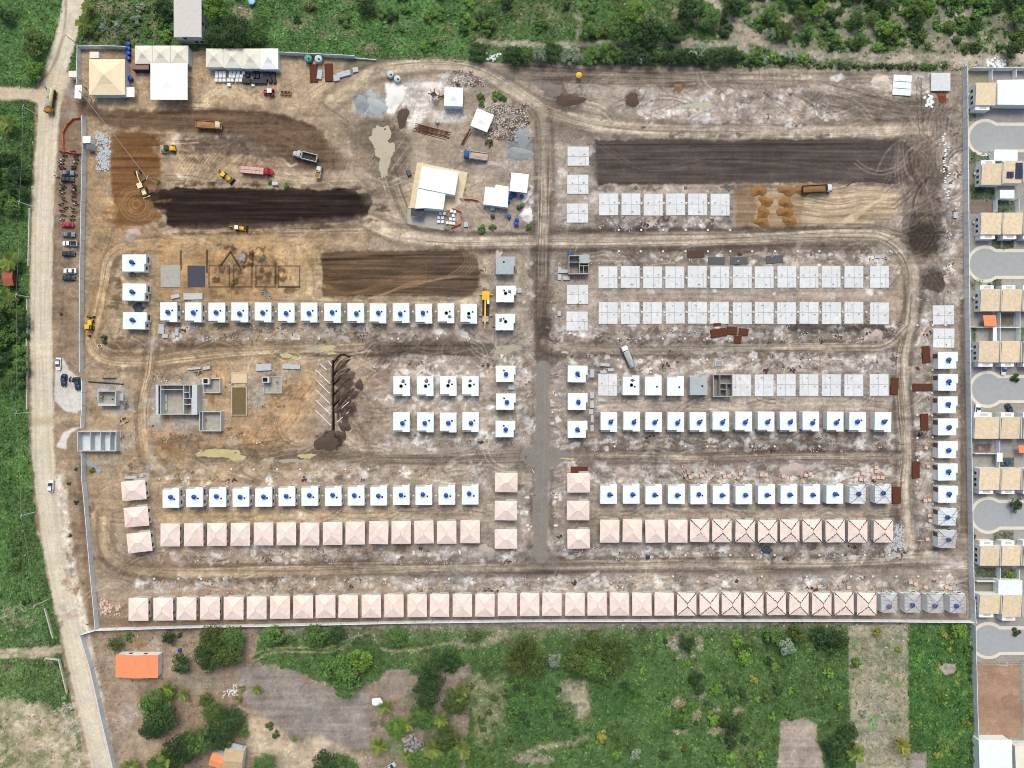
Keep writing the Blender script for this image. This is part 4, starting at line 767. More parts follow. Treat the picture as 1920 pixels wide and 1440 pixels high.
def slab(w_, d_, seed=0):
    root = thing('foundation_slab'); g = random.Random(seed)
    MB().box(-w_/2-.12, w_/2+.12, -d_/2-.12, d_/2+.12, -.3, .14).build('footing', mFOOT, root)
    mx_, my_ = w_*.04, -d_*.02; gp = .05
    for x0, x1, y0, y1 in ((-w_/2, mx_-gp, my_+gp, d_/2), (mx_+gp, w_/2, my_+gp, d_/2), (-w_/2, mx_-gp, -d_/2, my_-gp), (mx_+gp, w_/2-1.1, -d_/2, my_-gp), (w_/2-1.1+gp*2, w_/2, -d_/2, my_-gp)):
        MB().box(x0, x1, y0, y1, .1, .24+g.uniform(0, .02)).build('slab_panel', mSLAB, root)
    for bx_, by_ in ((w_*.1, -d_*.34), (-w_*.28, d_*.06), (w_*.3, d_*.1)):
        c_ = MB()
        for i in range(4):
            xx, yy = bx_+g.uniform(-.3, .3), by_+g.uniform(-.3, .3); c_.tube([(xx, yy, .2), (xx+g.uniform(-.1, .1), yy, .5)], .05, 5); c_.tube([(xx, yy, .27), (xx+g.uniform(-.4, .4), yy+g.uniform(-.2, .2), .27)], .05, 4)
        c_.build('conduit', mRED, root)
    for i in range(3):
        xx = w_/2+.35; yy = (-.35+.35*i)*d_
        MB().lathe([(.2, -.2), (.2, .3), (.14, .3), (.14, .1)], xx, yy, 10).build('drain_sleeve', mFR, root)
    return root
# water tank: a thing of its own that stands on a roof
tank0 = thing('water_tank')
MB().lathe([(.54, 0), (.59, .1), (.63, .45), (.71, .78), (.74, .80), (.74, .86)], n=20).build('tank_body', mBL, tank0, True)
MB().lathe([(.76, .84), (.76, .90), (.64, .98), (.32, 1.04), (.30, 1.10), (.0, 1.11)], n=20).build('tank_lid', mBLL, tank0, True)
def tank(px, py, z, label, group):
    t = copy_tree(tank0); p = G(px+rng.gauss(0, .9), py+rng.gauss(0, .8), z+.9); t.location = (p.x, p.y, z); t.rotation_euler.z = rng.uniform(0, 6)
    return tag(t, label, 'water tank', group)
def put(proto, cx, cy, zr, label, cat, group=None, rot=0, sx=1, sy=1):
    t = copy_tree(proto); p = G(cx+rng.uniform(-.5, .5), cy+rng.uniform(-.6, .6), zr); t.location = (p.x, p.y, 0); t.rotation_euler.z = -R(rot+rng.gauss(0, .5))
    if sx != 1 or sy != 1: t.scale = (sx, sy, 1)
    return tag(t, label, cat, group)
KF = PX*(ALT-FLAT)/ALT; KE = PX*(ALT-EAVE)/ALT
fhN = flat_house(31.2*KF, 37.2*KF, True, hatch=(1.2, -.45)); fhS = flat_house(31.0*KF, 37.0*KF, False, hatch=(1.25, .55)); fhG = flat_house(33*KF, 37*KF, True, True, hatch=(1.2, -.3))
fhC = flat_house(37.0*KF, 30.5*KF, hatch=(-.55, 1.1), swap=True); fhD = flat_house(44.5*KF, 32*KF, hatch=(.1, -.25), swap=True); fhE = flat_house(37.0*KF, 31.5*KF, hatch=(.5, -.75), swap=True); fhW = flat_house(37.0*KF, 31.5*KF, hatch=(.5, -.75), swap=True, wopening=True)
fhGC = flat_house(36.5*KF, 33*KF, grey=True, hatch=(-.6, 1.1), swap=True)
frS = flat_house(30*KF, 36*KF, True, hatch=None, frame=True); frE = flat_house(36*KF, 32*KF, hatch=None, swap=True, frame=True, wopening=True); frSd = flat_house(30*KF, 36*KF, True, hatch=None, frame=True, dense=True); frEd = flat_house(36*KF, 32*KF, hatch=None, swap=True, frame=True, wopening=True, dense=True)
thC = [tile_house(36.3*KE, 42.8*KE, True, i) for i in range(2)]; thU = [tile_house(36*KE, 42.5*KE, False, 10+i) for i in range(5)]; thH = tile_house(36*KE, 42.5*KE, False, 20, True)
thX = tile_house(42.2*KE, 36.4*KE, True, 30); thW = tile_house(45.5*KE, 36.6*KE, True, 31)
slV = [slab(35*PX, 40.5*PX, i) for i in range(3)]; slH = [slab(39.5*PX, 35.5*PX, 5+i) for i in range(2)]
PROTOS = [tank0, frSd, frEd, fhW, fhN, fhS, fhG, fhC, fhD, fhE, fhGC, frS, frE, thH, thX, thW]+thC+thU+slV+slH
TG = 'blue water tanks on the flat white roofs'
def lerp_tab(tab, x):
    return [float(np.interp(x, [t[0] for t in tab], [t[k] for t in tab])) for k in range(1, len(tab[0]))]
# --- southern wall row: tiled houses
A = [241.7, 288, 332, 376, 420, 463, 506.7, 549.8, 592.5, 635, 678, 721, 763.8, 806, 848.5, 891, 933, 975, 1017, 1059.6, 1101, 1143, 1185, 1227.5, 1269.6, 1312, 1354, 1396, 1438, 1480.6, 1523, 1565, 1607.5]
tabA = [(260, 1121, 1165), (460, 1117.5, 1161.5), (700, 1114.5, 1159), (980, 1111.5, 1155.5), (1300, 1110.5, 1154), (1640, 1110.5, 1153.7)]
for i, x in enumerate(A):
    y0, y1 = lerp_tab(tabA, x+18)
    if i < 24: put(thC[i % 2], x+18.2, (y0+y1)/2, EAVE, f'peach tiled house by the south wall, {ordn(i)} from its west end', 'house', 'tiled houses along the south wall', sx=1 if i > 8 else 1.02)
    else: put(thU[i % 5], x+17.8, (y0+y1)/2, EAVE, f'tiled house with open dark hips by the south wall, {ordn(32-i)} from the roof frames', 'house', 'tiled houses along the south wall')
for i, (x0, x1) in enumerate(((1653, 1683), (1697, 1726), (1740, 1768), (1781.5, 1810))):
    put(frSd, (x0+x1)/2, 1131, FLAT, f'white house with bare timber roof frame by the south wall, {ordn(3-i)} from the east corner', 'house', 'houses with bare roof frames')
    tank((x0+x1)/2, 1137, FLAT, f'blue tank under the timber roof frame, {ordn(3-i)} frame from the south-east corner', TG)
# --- tiled rows
for i, x in enumerate([301.5, 345.4, 389, 433, 476, 519, 562, 605.6, 648, 691.5, 734, 776.7, 819, 863.5]):
    y0, y1 = lerp_tab([(300, 982, 1025), (600, 979.5, 1021), (880, 975.5, 1018.5)], x)
    put(thC[i % 2], x+18.2, (y0+y1)/2, EAVE, f'peach tiled house west of the mud street in the inner tiled row, {ordn(13-i)} from it', 'house', 'tiled houses of the inner row')
for i, x in enumerate([1125, 1167.7, 1209.8, 1252.5, 1294, 1336, 1378.5, 1421, 1463, 1505, 1547.5, 1590, 1637.7]):
    p = thC[i % 2] if i < 4 else (thH if i == 4 else thU[i % 5])
    lb = f'capped peach tiled house in the inner row, {ordn(i)} east of the street' if i < 4 else ('tiled house with only its north hips still open, inner row' if i == 4 else f'tiled house with open dark hips in the inner row, {ordn(12-i)} from its east end')
    put(p, x+18, 995.6, EAVE, lb, 'house', 'tiled houses of the inner row')
for i, (cx, cy, a) in enumerate(((250.6, 919.5, -5.5), (256, 968.5, -5.5), (261, 1017, -5.5))):
    put(thW, cx, cy, EAVE, f'slightly turned peach tiled house beside the west wall lane, {("northern", "middle", "southern")[i]} of three', 'house', 'tiled houses in columns', a)
for cx, sd_ in ((949, 'west'), (1084.3, 'east')):
    for i, cy in enumerate((905, 957.7, 1010.2)):
        put(thX, cx, cy, EAVE, f'wide peach tiled house on the {sd_} side of the mud street, {("northern", "middle", "southern")[i]} of three', 'house', 'tiled houses in columns')
# --- flat white rows
def row(xs, ys, proto, tx, ty, rdesc, grp, width=31.2, order=1, skip=(), tops=None, frames=0):
    n_ = len(xs)
    for i, x in enumerate(xs):
        y0, y1 = ys(x) if callable(ys) else ys; k = i if order > 0 else n_-1-i
        put(proto, x+width/2, (y0+y1)/2, FLAT, f'flat white house in {rdesc}, {ordn(k)} from the street', 'house', grp)
        if i not in skip: tank(x+width/2+tx, (y0+y1)/2+ty, FLAT, f'blue tank, {ordn(k)} house from the street, {rdesc}', TG)
RC = [304.8, 349, 392.5, 435.6, 479, 522, 565.4, 608.8, 652, 694, 737, 778.8, 821.7, 866]
row(RC, lambda x: lerp_tab([(305, 914.5, 951.5), (600, 911, 948.5), (880, 907.7, 945.5)], x), fhN, -1.5, -.5, 'the row north of the western tiled row', 'flat white houses in rows', order=-1)
RCR = [1126, 1168, 1210, 1252.5, 1295, 1337, 1379.6, 1422, 1464, 1506.7, 1550]
row(RCR, (907.7, 945), fhN, 1.5, 1, 'the row north of the eastern tiled row', 'flat white houses in rows')
for i, x in enumerate((1593, 1641)):
    put(frS, x+15, 926, FLAT, f'white house with bare roof frame at the row end, {("second last", "last")[i]} before the ring lane', 'house', 'houses with bare roof frames'); tank(x+17, 927, FLAT, f'blue tank under the roof frame on the {("second last", "last")[i]} house before the ring lane', TG)
RD = [300, 347, 390.4, 434, 477.5, 521, 564, 607.7, 651, 693.5, 736, 778.8, 821, 863]
row(RD, lambda x: lerp_tab([(300, 567, 603), (600, 568, 605), (880, 569, 607)], x), fhS, -1, 0, 'the row south of the brown sand bed', 'flat white houses in rows', order=-1, skip=(12, 13))
RE = [737.3, 782, 824.6, 866.7]
row(RE, (705.5, 742), fhS, 0, 0, 'the short row without tanks', 'flat white houses in rows', order=-1, skip=(0, 1, 2, 3)); row(RE, (773.5, 810.5), fhS, 0, 1, 'the short row east of the drain trench', 'flat white houses in rows', order=-1)
RG = [1126, 1168.5, 1210, 1251.8, 1293.5, 1336, 1379, 1420.5, 1462.5, 1505, 1550, 1592, 1640]
row(RG, (772, 809.6), fhS, 2.5, 1, 'the row between the two eastern lanes', 'flat white houses in rows')
for i, x in enumerate((1167.5, 1208.5, 1251)): put(fhN, x+16, 723, FLAT, f'flat white house without a tank next to the grey roof, {("third", "second", "first")[i]} from it', 'house', 'flat white houses in rows')
put(fhG, 1309.5, 722.5, FLAT, 'grey concrete flat-roofed house between white house and roofless walls', 'house')
for cx, sd_ in ((948, 'west'), (1083.4, 'east')):
    for i, cy in enumerate((701, 753, 805)):
        put(fhC if cx < 1000 else fhE, cx, cy, FLAT, f'wide flat white house on the {sd_} side of the mud street, {("northern", "middle", "southern")[i]} of three', 'house', 'flat white houses in columns')
        tank(cx+.5, cy, FLAT, f'blue tank on the {("northern", "middle", "southern")[i]} wide house {sd_} of the mud street', TG)
put(fhGC, 948, 497.5, FLAT, 'unpainted grey flat-roofed house east of the brown sand bed', 'house')
for i, cy in enumerate((550.5, 603.5)): put(fhC, 948, cy, FLAT, f'flat white house east of the yellow crane with tools on its roof, {("northern", "southern")[i]} one', 'house', 'flat white houses in columns')
for i, (cx, cy) in enumerate(((251, 493), (251.5, 547), (252.5, 601))):
    put(fhD, cx, cy, FLAT, f'large flat white house beside the west lane, {("northern", "middle", "southern")[i]} of three', 'house', 'flat white houses in columns'); tank(cx-5.2, cy-.8, FLAT, f'blue tank on the {("northern", "middle", "southern")[i]} large white house beside the west lane', TG)
for i, cy in enumerate((676, 717, 759, 801, 843.5, 885.7, 927.2)):
    put(fhW, 1777.5, cy, FLAT, f'flat white house beside the east boundary wall, {ordn(i)} south of the bare slabs', 'house', 'flat white houses in columns'); tank(1780, cy-1.2, FLAT, f'blue tank by the east wall, {ordn(i)} house south of the slabs', TG)
for i, cy in enumerate((969.7, 1010.7)):
    put((frE, frEd)[i], 1777, cy, FLAT, f'white house with bare roof frame by the east wall, {("northern", "southern")[i]} of two', 'house', 'houses with bare roof frames'); tank(1779.5, cy+1, FLAT, f'blue tank under the {("northern", "southern")[i]} roof frame by the east wall', TG)
# --- bare foundation slabs
SX = [1140, 1181.8, 1223.5, 1265.5, 1307.5, 1349, 1391.5, 1433, 1475, 1517, 1558.5, 1600.5, 1648.5]
SG = 'pale concrete foundation slabs'
for cy, ds in ((519.5, 'the northern slab row'), (587, 'the southern slab row')):
    for i, x in enumerate(SX): put(slV[i % 3], x, cy, .2, f'pale concrete slab in {ds} south of the main lane, {ordn(i)} from the street', 'slab', SG, 0 if cy < 550 else 180)
for i, x in enumerate((1141, 1182.5, 1224.5, 1266.5, 1308, 1350.5)): put(slV[i % 3], x, 383.5, .2, f'pale concrete slab north of the main lane, {ordn(5-i)} from the sand bed', 'slab', SG)
put(slV[0], 1139.5, 722, .2, 'pale slab between the column houses and a white house', 'slab', SG)
for i, x in enumerate((1390.5, 1432.3, 1474.5, 1516.5, 1558.5, 1600.5, 1648)): put(slV[i % 3], x, 722, .2, f'pale slab east of the roofless dark house, {ordn(i)} from it', 'slab', SG, 180)
for i, (x, y) in enumerate(((1084, 293), (1083.5, 346), (1083, 399))): put(slH[i % 2], x, y, .2, f'wide pale slab beside the street north of the main lane, {("northern", "middle", "southern")[i]} of three', 'slab', SG)
for i, (x, y) in enumerate(((1083, 551.5), (1082, 602.5))): put(slH[i % 2], x, y, .2, f'wide pale slab beside the street south of the roofless block house, {("first", "second")[i]}', 'slab', SG)
for i, (x, y) in enumerate(((1768.5, 591), (1769.5, 633.5))): put(slH[i % 2], x, y, .2, f'wide pale slab by the east wall north of the white houses, {("northern", "southern")[i]} one', 'slab', SG)
for q in PROTOS: drop_tree(q)
# --- roofless block houses
def shell(name, px, py, w_, d_, cells, h_, label, wm, fm, rot=0, hs=None):
    """open-topped block walls: outer walls and partitions, each wall its own part; cells are inner wall lines"""
    r = thing(name, label, 'building', None, px, py, rot); t = .2
    MB().box(-w_/2-.1, w_/2+.1, -d_/2-.1, d_/2+.1, -.3, .12).build('floor_slab', fm, r)
    hs = hs or [h_]*4
    for (x0, x1, y0, y1), hh in zip(((-w_/2, w_/2, d_/2-t, d_/2), (-w_/2, w_/2, -d_/2, -d_/2+t), (-w_/2, -w_/2+t, -d_/2+t, d_/2-t), (w_/2-t, w_/2, -d_/2+t, d_/2-t)), hs):
        MB().box(x0, x1, y0, y1, .12, hh).build('wall', wm, r)
    for x0, y0, x1, y1 in cells:
        if x0 == x1: MB().box(x0-.08, x0+.08, min(y0, y1), max(y0, y1), .12, h_-.01).build('partition', wm, r)
        else: MB().box(min(x0, x1), max(x0, x1), y0-.08, y0+.08, .12, h_-.01).build('partition', wm, r)
    return r
mFL = mat('dusty_floor', (176, 170, 158), .9, .25, .7); mDFL = mat('dark_grey_floor', (150, 144, 140), .9, .3, 1); mDKW = mat('dark_block_wall', (186, 182, 180), .9, .2, 2); mLGW = mat('light_block_wall', (204, 208, 210), .9, .12, 1.2)  # the roofless houses get a darker grey floor than the clubhouse
shell('roofless_house', 1351, 723, 6.5, 7.4, [(-1, -3.6, -1, 3.6), (-1, .6, 3.1, .6), (1.3, -3.6, 1.3, .5), (-1, -1.4, 1.3, -1.4)], 2.8, 'roofless dark block house between the grey roof and bare slabs', mDKW, mDFL)
rh = shell('roofless_house', 1084, 498.5, 6.8, 6.2, [(.2, -3, .2, 3), (.3, -.4, 3.2, -.4), (1.6, -3, 1.6, -.5), (-3.2, .8, .1, .8)], 2.8, 'roofless block house with a concrete roof corner beside the central street', mDKW, mDFL)
MB().box(.3, 3.5, .4, 3.2, 2.8, 2.95).build('roof_slab', mGR, rh)
cl = shell('clubhouse_shell', 340, 749, 13.6, 9.9, [(2.3, -4.7, 2.3, 4.7), (2.4, .4, 6.7, .4), (4.2, .5, 4.2, 4.7), (2.4, -1.6, 5, -1.6), (5, -4.7, 5, .3), (2.4, 2.4, 4.1, 2.4), (-5.4, -4.7, -5.4, 4.7), (-5.3, 3.4, 2.2, 3.4)], 3.4, 'large roofless block clubhouse with dark corner rooms', mLGW, mFL)
MB().box(5.2, 6.9, -5.0, 5.0, 3.4, 3.55).build('roof_slab', mLGW, cl); MB().box(-6.9, -6.0, -5, 5, 3.4, 3.52).build('roof_beam', mLGW, cl)
for yy in (-2.5, .5): MB().box(-5.6, -4.6, yy-1.2, yy+1.2, .12, .5).build('step', mCONC, cl)
shell('annex_shell', 399, 789.5, 7.3, 6.6, [(-2.6, -3, -2.6, 3)], 2.2, 'small square block shell with white wall tops south of the clubhouse', mLGW, mFL)
k1 = shell('kiosk_shell', 400, 723, 5.6, 5.0, [(-1.2, .6, -1.2, 2.3)], 1.2, 'low kiosk walls east of the clubhouse', mLGW, mFL); MB().box(-2.8, -.2, .4, 2.6, 1.2, 2.6).build('wall', mLGW, k1); MB().box(-2.2, -.8, .8, 2.2, 2.6, 2.62).build('opening', mBK, k1)
k2 = shell('kiosk_shell', 512, 722, 6.0, 5.6, [], .5, 'low grey pavilion walls beside the swimming pool', mLGW, mFL); MB().box(-2.9, -.4, .8, 2.8, .5, 2.6).build('wall', mLGW, k2); MB().box(-2.6, -1.0, 1.1, 2.5, 2.6, 2.62).build('opening', mBK, k2)
gb = shell('gatehouse_shell', 208.5, 744.5, 6.0, 4.2, [], 2.6, 'small grey gatehouse shell with white parapet inside the entrance', mLGW, mFL); MB().box(-3, 3, -2.9, -2.1, 0, 2.4).build('wall', mLGW, gb); MB().box(.3, .8, -1, -.5, .12, .2).build('opening', mBK, gb)
for sx in (-1, 1): MB().box(sx*3.1-.1 if sx > 0 else -4.4, 4.4 if sx > 0 else -3, -1.2, 1.2, 0, .5).build('step', mCONC, gb)
en = shell('entrance_building_shell', 190, 826.5, 13.0, 6.6, [(-2.2, -3, -2.2, 3), (1.2, -3, 1.2, 3), (4.4, -3.1, 4.4, 3.1)], 2.6, 'long roofless white building with three bays at the west wall', mLGW, mSLAB)
po = thing('swimming_pool', 'rectangular pool full of brown water beside the pavilion', 'pool', None, 449.3, 752)
for x0, x1, y0, y1 in ((-2.6, 2.6, 4.6, 4.85), (-2.6, 2.6, -4.85, -4.6), (-2.6, -2.3, -4.6, 4.6), (2.3, 2.6, -4.6, 4.6)): MB().box(x0, x1, y0, y1, -.2, .55).build('pool_wall', mCONC, po)
MB().box(-2.3, 2.3, -4.6, 4.6, .1, .3).build('water', mat('brown_pool_water', (118, 98, 58), .12, .15, .4, spec=.5), po)
sb = thing('sand_box', 'low white framed box of pale sand north of the pool', 'sandpit', None, 449, 708)
for x0, x1, y0, y1 in ((-2.6, 2.6, 1.6, 1.75), (-2.6, 2.6, -1.75, -1.6), (-2.6, -2.45, -1.6, 1.6), (2.45, 2.6, -1.6, 1.6)): MB().box(x0, x1, y0, y1, -.2, .4).build('rim', mLGW, sb)
MB().box(-2.45, 2.45, -1.6, 1.6, 0, .2).build('sand', mat('pale_sand', (222, 196, 160), .95, .1, 1), sb)
# --- things lying on roofs that have no tank: hose coil and tarpaulin
mTARP = mat('dark_grey_tarp', (104, 116, 128), .7, .3, 3); mRING = mat('grey_ring', (150, 158, 164), .8, .1)
def ring(name, px, py, z, r_, t_, h_, m, label, cat, group=None):
    return tag(place_mb(MB().lathe([(r_-t_, 0), (r_, 0), (r_, h_), (r_-t_, h_), (r_-t_, 0)], n=20), name, px, py, z, m), label, cat, group)
def place_mb(b, name, px, py, z, m, rot=0, smooth_=False):
    o = b.build(name, m, None, smooth_); p = G(px, py, z); o.location = (p.x, p.y, z); o.rotation_euler.z = -R(rot); return o
def tarp_mesh(r_, seed, h=.25):
    g = random.Random(seed); n_ = 11; b = MB(); vs = []
    for i in range(n_): a = 6.283*i/n_; q = r_*g.uniform(.6, 1.15); vs.append((q*math.cos(a), q*math.sin(a)*.8, 0))
    for i in range(n_): v = vs[i]; vs.append((v[0]*.72, v[1]*.72, g.uniform(.3, 1)*h))
    vs.append((0, 0, h*.8)); f = [(i, (i+1) % n_, n_+(i+1) % n_, n_+i) for i in range(n_)]+[(n_+i, n_+(i+1) % n_, 2*n_) for i in range(n_)]
    return b.add(vs, f)
roofs = [(843, 594, 837, 587, 'second last'), (880, 595, 879, 588, 'last'), (799.5, 714, 798, 724, ''), (842.5, 715, 840, 723, ''), (881.5, 714, 881, 723, ''), (1186, 713, 1184, 722, ''), (955.5, 547, 948, 550, ''), (939, 600, 948, 603, ''), (756, 715, 752, 724, '')]
rl = ['white roof second west of the yellow crane', 'white roof nearest west of the yellow crane', 'second roof of the short tankless row', 'third roof of the short tankless row', 'fourth roof of the short tankless row', 'white roof third from the grey roof', 'northern roof east of the crane', 'southern roof east of the crane', 'first roof of the short tankless row']
for i, (x, y, x2, y2, _) in enumerate(roofs):
    tag(place_mb(tarp_mesh(.8, i+3), 'crumpled_tarp', x, y, FLAT, mTARP, i*40), f'crumpled dark tarp on the {rl[i]}', 'tarp', 'tarps left on roofs')
    ring('roof_ring', x2, y2, FLAT, .62, .12, .14, mRING, f'grey tank base ring on the {rl[i]}', 'ring', 'tank base rings on roofs')
# ================================================================ WALLS, POLES, CABLES
mWALL = mat('grey_boundary_wall', (228, 233, 236), .9, .14, .5, rnd=.04); mWALLP = mat('wall_pillar', (206, 211, 214), .9, .12, 1); mWALLW = mat('white_boundary_wall', (244, 247, 249), .85, .1, .5)
def wall_run(name, label, pts, h, step, m=None, t=.16, cat='wall'):
    q = [G(*p) for p in pts]; r = thing(name, label, cat); o = q[0]; r.location = o
    for a, b in zip(q, q[1:]):
        d = b-a; n_ = max(1, round(d.length/step)); ang = math.atan2(d.y, d.x)
        for k in range(n_):
            p0 = a+d*(k/n_)-o; l = d.length/n_; hh = h+rng.uniform(-.04, .04)
            w_ = MB().box(.12, l-.12, -t/2, t/2, -.4, hh).build('wall_panel', m or mWALL, r); w_.location = p0; w_.rotation_euler.z = ang
            c_ = MB().box(-.125, .125, -t/2-.06, t/2+.06, -.4, hh+.06).build('pillar', mWALLP, r); c_.location = p0; c_.rotation_euler.z = ang
    return r
wall_run('boundary_wall', 'grey west boundary wall behind the parked motorcycles', [(161, 222), (162, 280), (160, 380), (157.5, 500), (156.5, 640), (157, 699)], 2.4, 4.5)
wall_run('boundary_wall', 'white entrance wall between the paved forecourt and gatehouse', [(160, 712), (160.5, 760), (158, 803)], 2.2, 5, mWALLW)
wall_run('boundary_wall', 'grey south-west boundary wall along the dirt road verge', [(160, 848), (161, 900), (164.5, 932), (172.5, 1027), (180, 1110), (186, 1177)], 2.4, 5)
wall_run('boundary_wall', 'grey wall along the road south of the site corner', [(157, 1187), (176, 1250), (196, 1340), (214, 1415), (230, 1490)], 2.3, 5)
wall_run('boundary_wall', 'pale south boundary wall behind the tiled houses', [(157, 1186.5), (186, 1178), (330, 1173.5), (480, 1170.5), (640, 1167), (780, 1164), (1000, 1161.5), (1300, 1160.5), (1600, 1161), (1822, 1163.5)], 2.4, 6, mWALLW)
wall_run('boundary_wall', 'tall grey east boundary wall between site and condominium', [(1805, 130), (1806, 300), (1808.5, 560), (1813, 860), (1816.5, 1080), (1820.5, 1165)], 2.7, 3.6, t=.2)
wall_run('boundary_wall', 'grey wall between the green field and the clay court', [(1820.5, 1170), (1822, 1240), (1824, 1320), (1828, 1440), (1830, 1500)], 2.6, 4)
wall_run('boundary_wall', 'light wall round the cream site tent, north-west corner', [(151, 162), (151.5, 120), (152, 92), (200, 91.5), (243, 93)], 2.3, 4)
wall_run('boundary_wall', 'grey north wall east of the long white tents', [(522, 103), (600, 106.5), (668, 110)], 2.3, 4)
wall_run('boundary_wall', 'low wall end north of the concrete tanks', [(668, 110.5), (706, 113.5)], .7, 4)
wall_run('field_wall', 'low cream wall with posts along the west field', [(58, 392), (55.5, 500)], .9, 2.2, mat('cream_field_wall', (206, 196, 172), .9, .15, 1), .3)
wall_run('field_wall', 'low cream wall with posts south of the red roof', [(53.5, 562), (52.5, 660), (53, 768)], .9, 2.2, MATS['cream_field_wall'], .3)
wall_run('field_wall', 'low cream wall north of the field gate', [(87, 1140), (102, 1196)], 1.0, 2.2, MATS['cream_field_wall'], .3)
wall_run('field_wall', 'low cream wall south of the field gate', [(88, 1233), (113, 1236), (128, 1298)], 1.0, 2.2, MATS['cream_field_wall'], .3)
mPOLE = mat('concrete_pole', (214, 214, 208), .85, .12, 2); mCAB = mat('grey_cable', (150, 150, 150), .6, .1); mINS = mat('insulator', (120, 124, 128), .5, .1)
POLES = []
def pole(px, py, label, h=7.2, lamp=False, ang=20):
    r = thing('utility_pole', label, 'utility pole', 'poles carrying the cables', px, py, ang)
    MB().lathe([(.17, -.3), (.11, h)], n=8).build('shaft', mPOLE, r); MB().box(-.06, .06, -.9, .9, h-.45, h-.33).build('crossarm', mPOLE, r)
    for y in (-.8, 0, .8): MB().lathe([(.05, h-.33), (.08, h-.25), (.04, h-.12)], 0, y, 6).build('insulator', mINS, r)
    if lamp: MB().tube([(0, 0, h-.6), (1.5, 0, h-.1)], .05, 5).build('lamp_arm', mPOLE, r)
    p = G(px, py); POLES.append(Vector((p.x, p.y, h-.12))); return r
for x, y, lb in ((69, 214.5, 'leaning pale pole at the grass corner by the side road'), (62.5, 388, 'pale pole at the north end of the field wall'), (57, 557.5, 'pale pole beside the small red roof'), (56, 773.5, 'pale pole opposite the site entrance'), (66, 960, 'pale pole beside the road near the driving white car'), (90, 1124, 'pale pole beside the field north of the gate'), (148, 1352, 'pale pole on the bare ground in the south-west')): pole(x, y, lb)
pole(146, 84, 'pale pole at the north-west corner of the tent yard'); pole(172, 186, 'pole beside the site gate canopy'); pole(295, 344, 'pole at the corner of the dark soil bed')
def cable(a, b, label, n_=14, sag=.6, r_=.035):
    pts = [a.lerp(b, t/n_)-Vector((0, 0, sag*4*(t/n_)*(1-t/n_))) for t in range(n_+1)]
    tag(MB().tube(pts, r_, 4).build('power_cable', mCAB), label, 'cable', 'overhead cables')
cn = ['side road corner and field wall', 'field wall and red roof', 'red roof and entrance', 'entrance and driving car', 'driving car and gate', 'gate and bare ground']
for i in range(6): cable(POLES[i], POLES[i+1], f'thin cable between the poles at the {cn[i]}')
cable(POLES[8], POLES[9], 'cable from the site gate pole to the dark bed pole', r_=.09); cable(POLES[9], G(752, 344, 4.6), 'cable from the dark bed pole to the large shed', r_=.05); cable(POLES[0], POLES[7], 'cable crossing the road junction by the tent yard')
# ================================================================ TENTS, SHEDS, CABINS
mTENTC = mat('cream_canvas', (246, 226, 190), .8, .08, .5); mTENTO = mat('off_white_canvas', (236, 230, 214), .8, .09, .5); mTENTW = mat('white_canvas', (252, 252, 250), .7, .04, .5); mSTEEL = mat('galvanised_steel', (168, 174, 178), .5, .1, 2, metal=.3)
mLBW = mat('pale_blue_wall', (220, 236, 246), .8, .1, .6); mMET = mat('white_metal_sheet', (238, 244, 246), .5, .06, .4, stretch=(1, 8, 1)); mCREAMS = mat('cream_yard_slab', (226, 206, 172), .9, .12, .6); mGREYS = mat('grey_yard_slab', (176, 172, 164), .9, .16, .8)
mORN = mat('orange_net', (232, 110, 70), .7, .1); mORTL = mat('orange_roof_tile', (244, 150, 106), .85, .12, 1.2); mMAR = mat('maroon_roof', (150, 112, 104), .8, .15, 1); mDBL = mat('dark_blue_paint', (44, 60, 92), .7, .15, 1)
def canopy(x0, y0, x1, y1, m, label, rot=0, h=3.0, rise=1.5, wall=None, group=None):
    cx, cy = (x0+x1)/2, (y0+y1)/2; k = PX*(ALT-h)/ALT; a, b = (x1-x0)/2*k, (y1-y0)/2*k
    r = thing('canopy_tent', label, 'tent', group, cx, cy, rot, 0, h)
    v = [(-a, -b, h), (a, -b, h), (a, b, h), (-a, b, h)]; c_ = MB(); s_ = .45
    ring_ = [(x*s_, y*s_, h+rise*.42) for x, y, z in v]; top = (0, 0, h+rise); ed = [(x, y, h-.3) for x, y, z in v]
    vs = v+ring_+[top]+ed; f = []
    for i in range(4): j = (i+1) % 4; f += [(i, j, 4+j, 4+i), (4+i, 4+j, 8), (9+i, 9+j, j, i)]
    c_.add(vs, f).build('canopy', m, r)
    for x, y, z in v: MB().lathe([(.06, -.2), (.06, h)], x*.98, y*.98, 6).build('leg', mSTEEL, r)
    if wall:
        for x0_, x1_, y0_, y1_ in ((-a*.94, a*.94, -b*.94, -b*.9), (a*.9, a*.94, -b*.9, b*.94)): MB().box(x0_, x1_, y0_, y1_, -.2, h-.35).build('side_wall', wall, r)
    return r
canopy(167, 111, 234, 178, mTENTC, 'big cream pyramid tent beside the entrance gate', h=3.6, rise=2.2, wall=mLBW)
canopy(282, 119, 351.5, 187, mTENTW, 'big bright white square tent', h=3.8, rise=1.0)
for i in range(3): canopy(253+i*33.5, 85.5, 286+i*33.5, 119.5, mTENTO, f'off-white peaked tent of the western group, {("western", "middle", "eastern")[i]} of three', wall=mLBW, group='peaked tents by the north wall')
for i in range(4): canopy(386+i*34, 91, 419.5+i*34, 126+i*1.3, mTENTW if i == 3 else mTENTO, f'peaked tent behind the block pallets, {("first", "second", "third", "fourth")[i]} from its west end', wall=mLBW, group='peaked tents by the north wall')
canopy(833, 164, 868, 199, mTENTW, 'white square tent beside the mixing plant', 2, 3.2, .9, mLBW)
canopy(887, 208, 921, 243, mTENTW, 'white tent turned on its corner beside the rubble', 22, 3.0, .9)
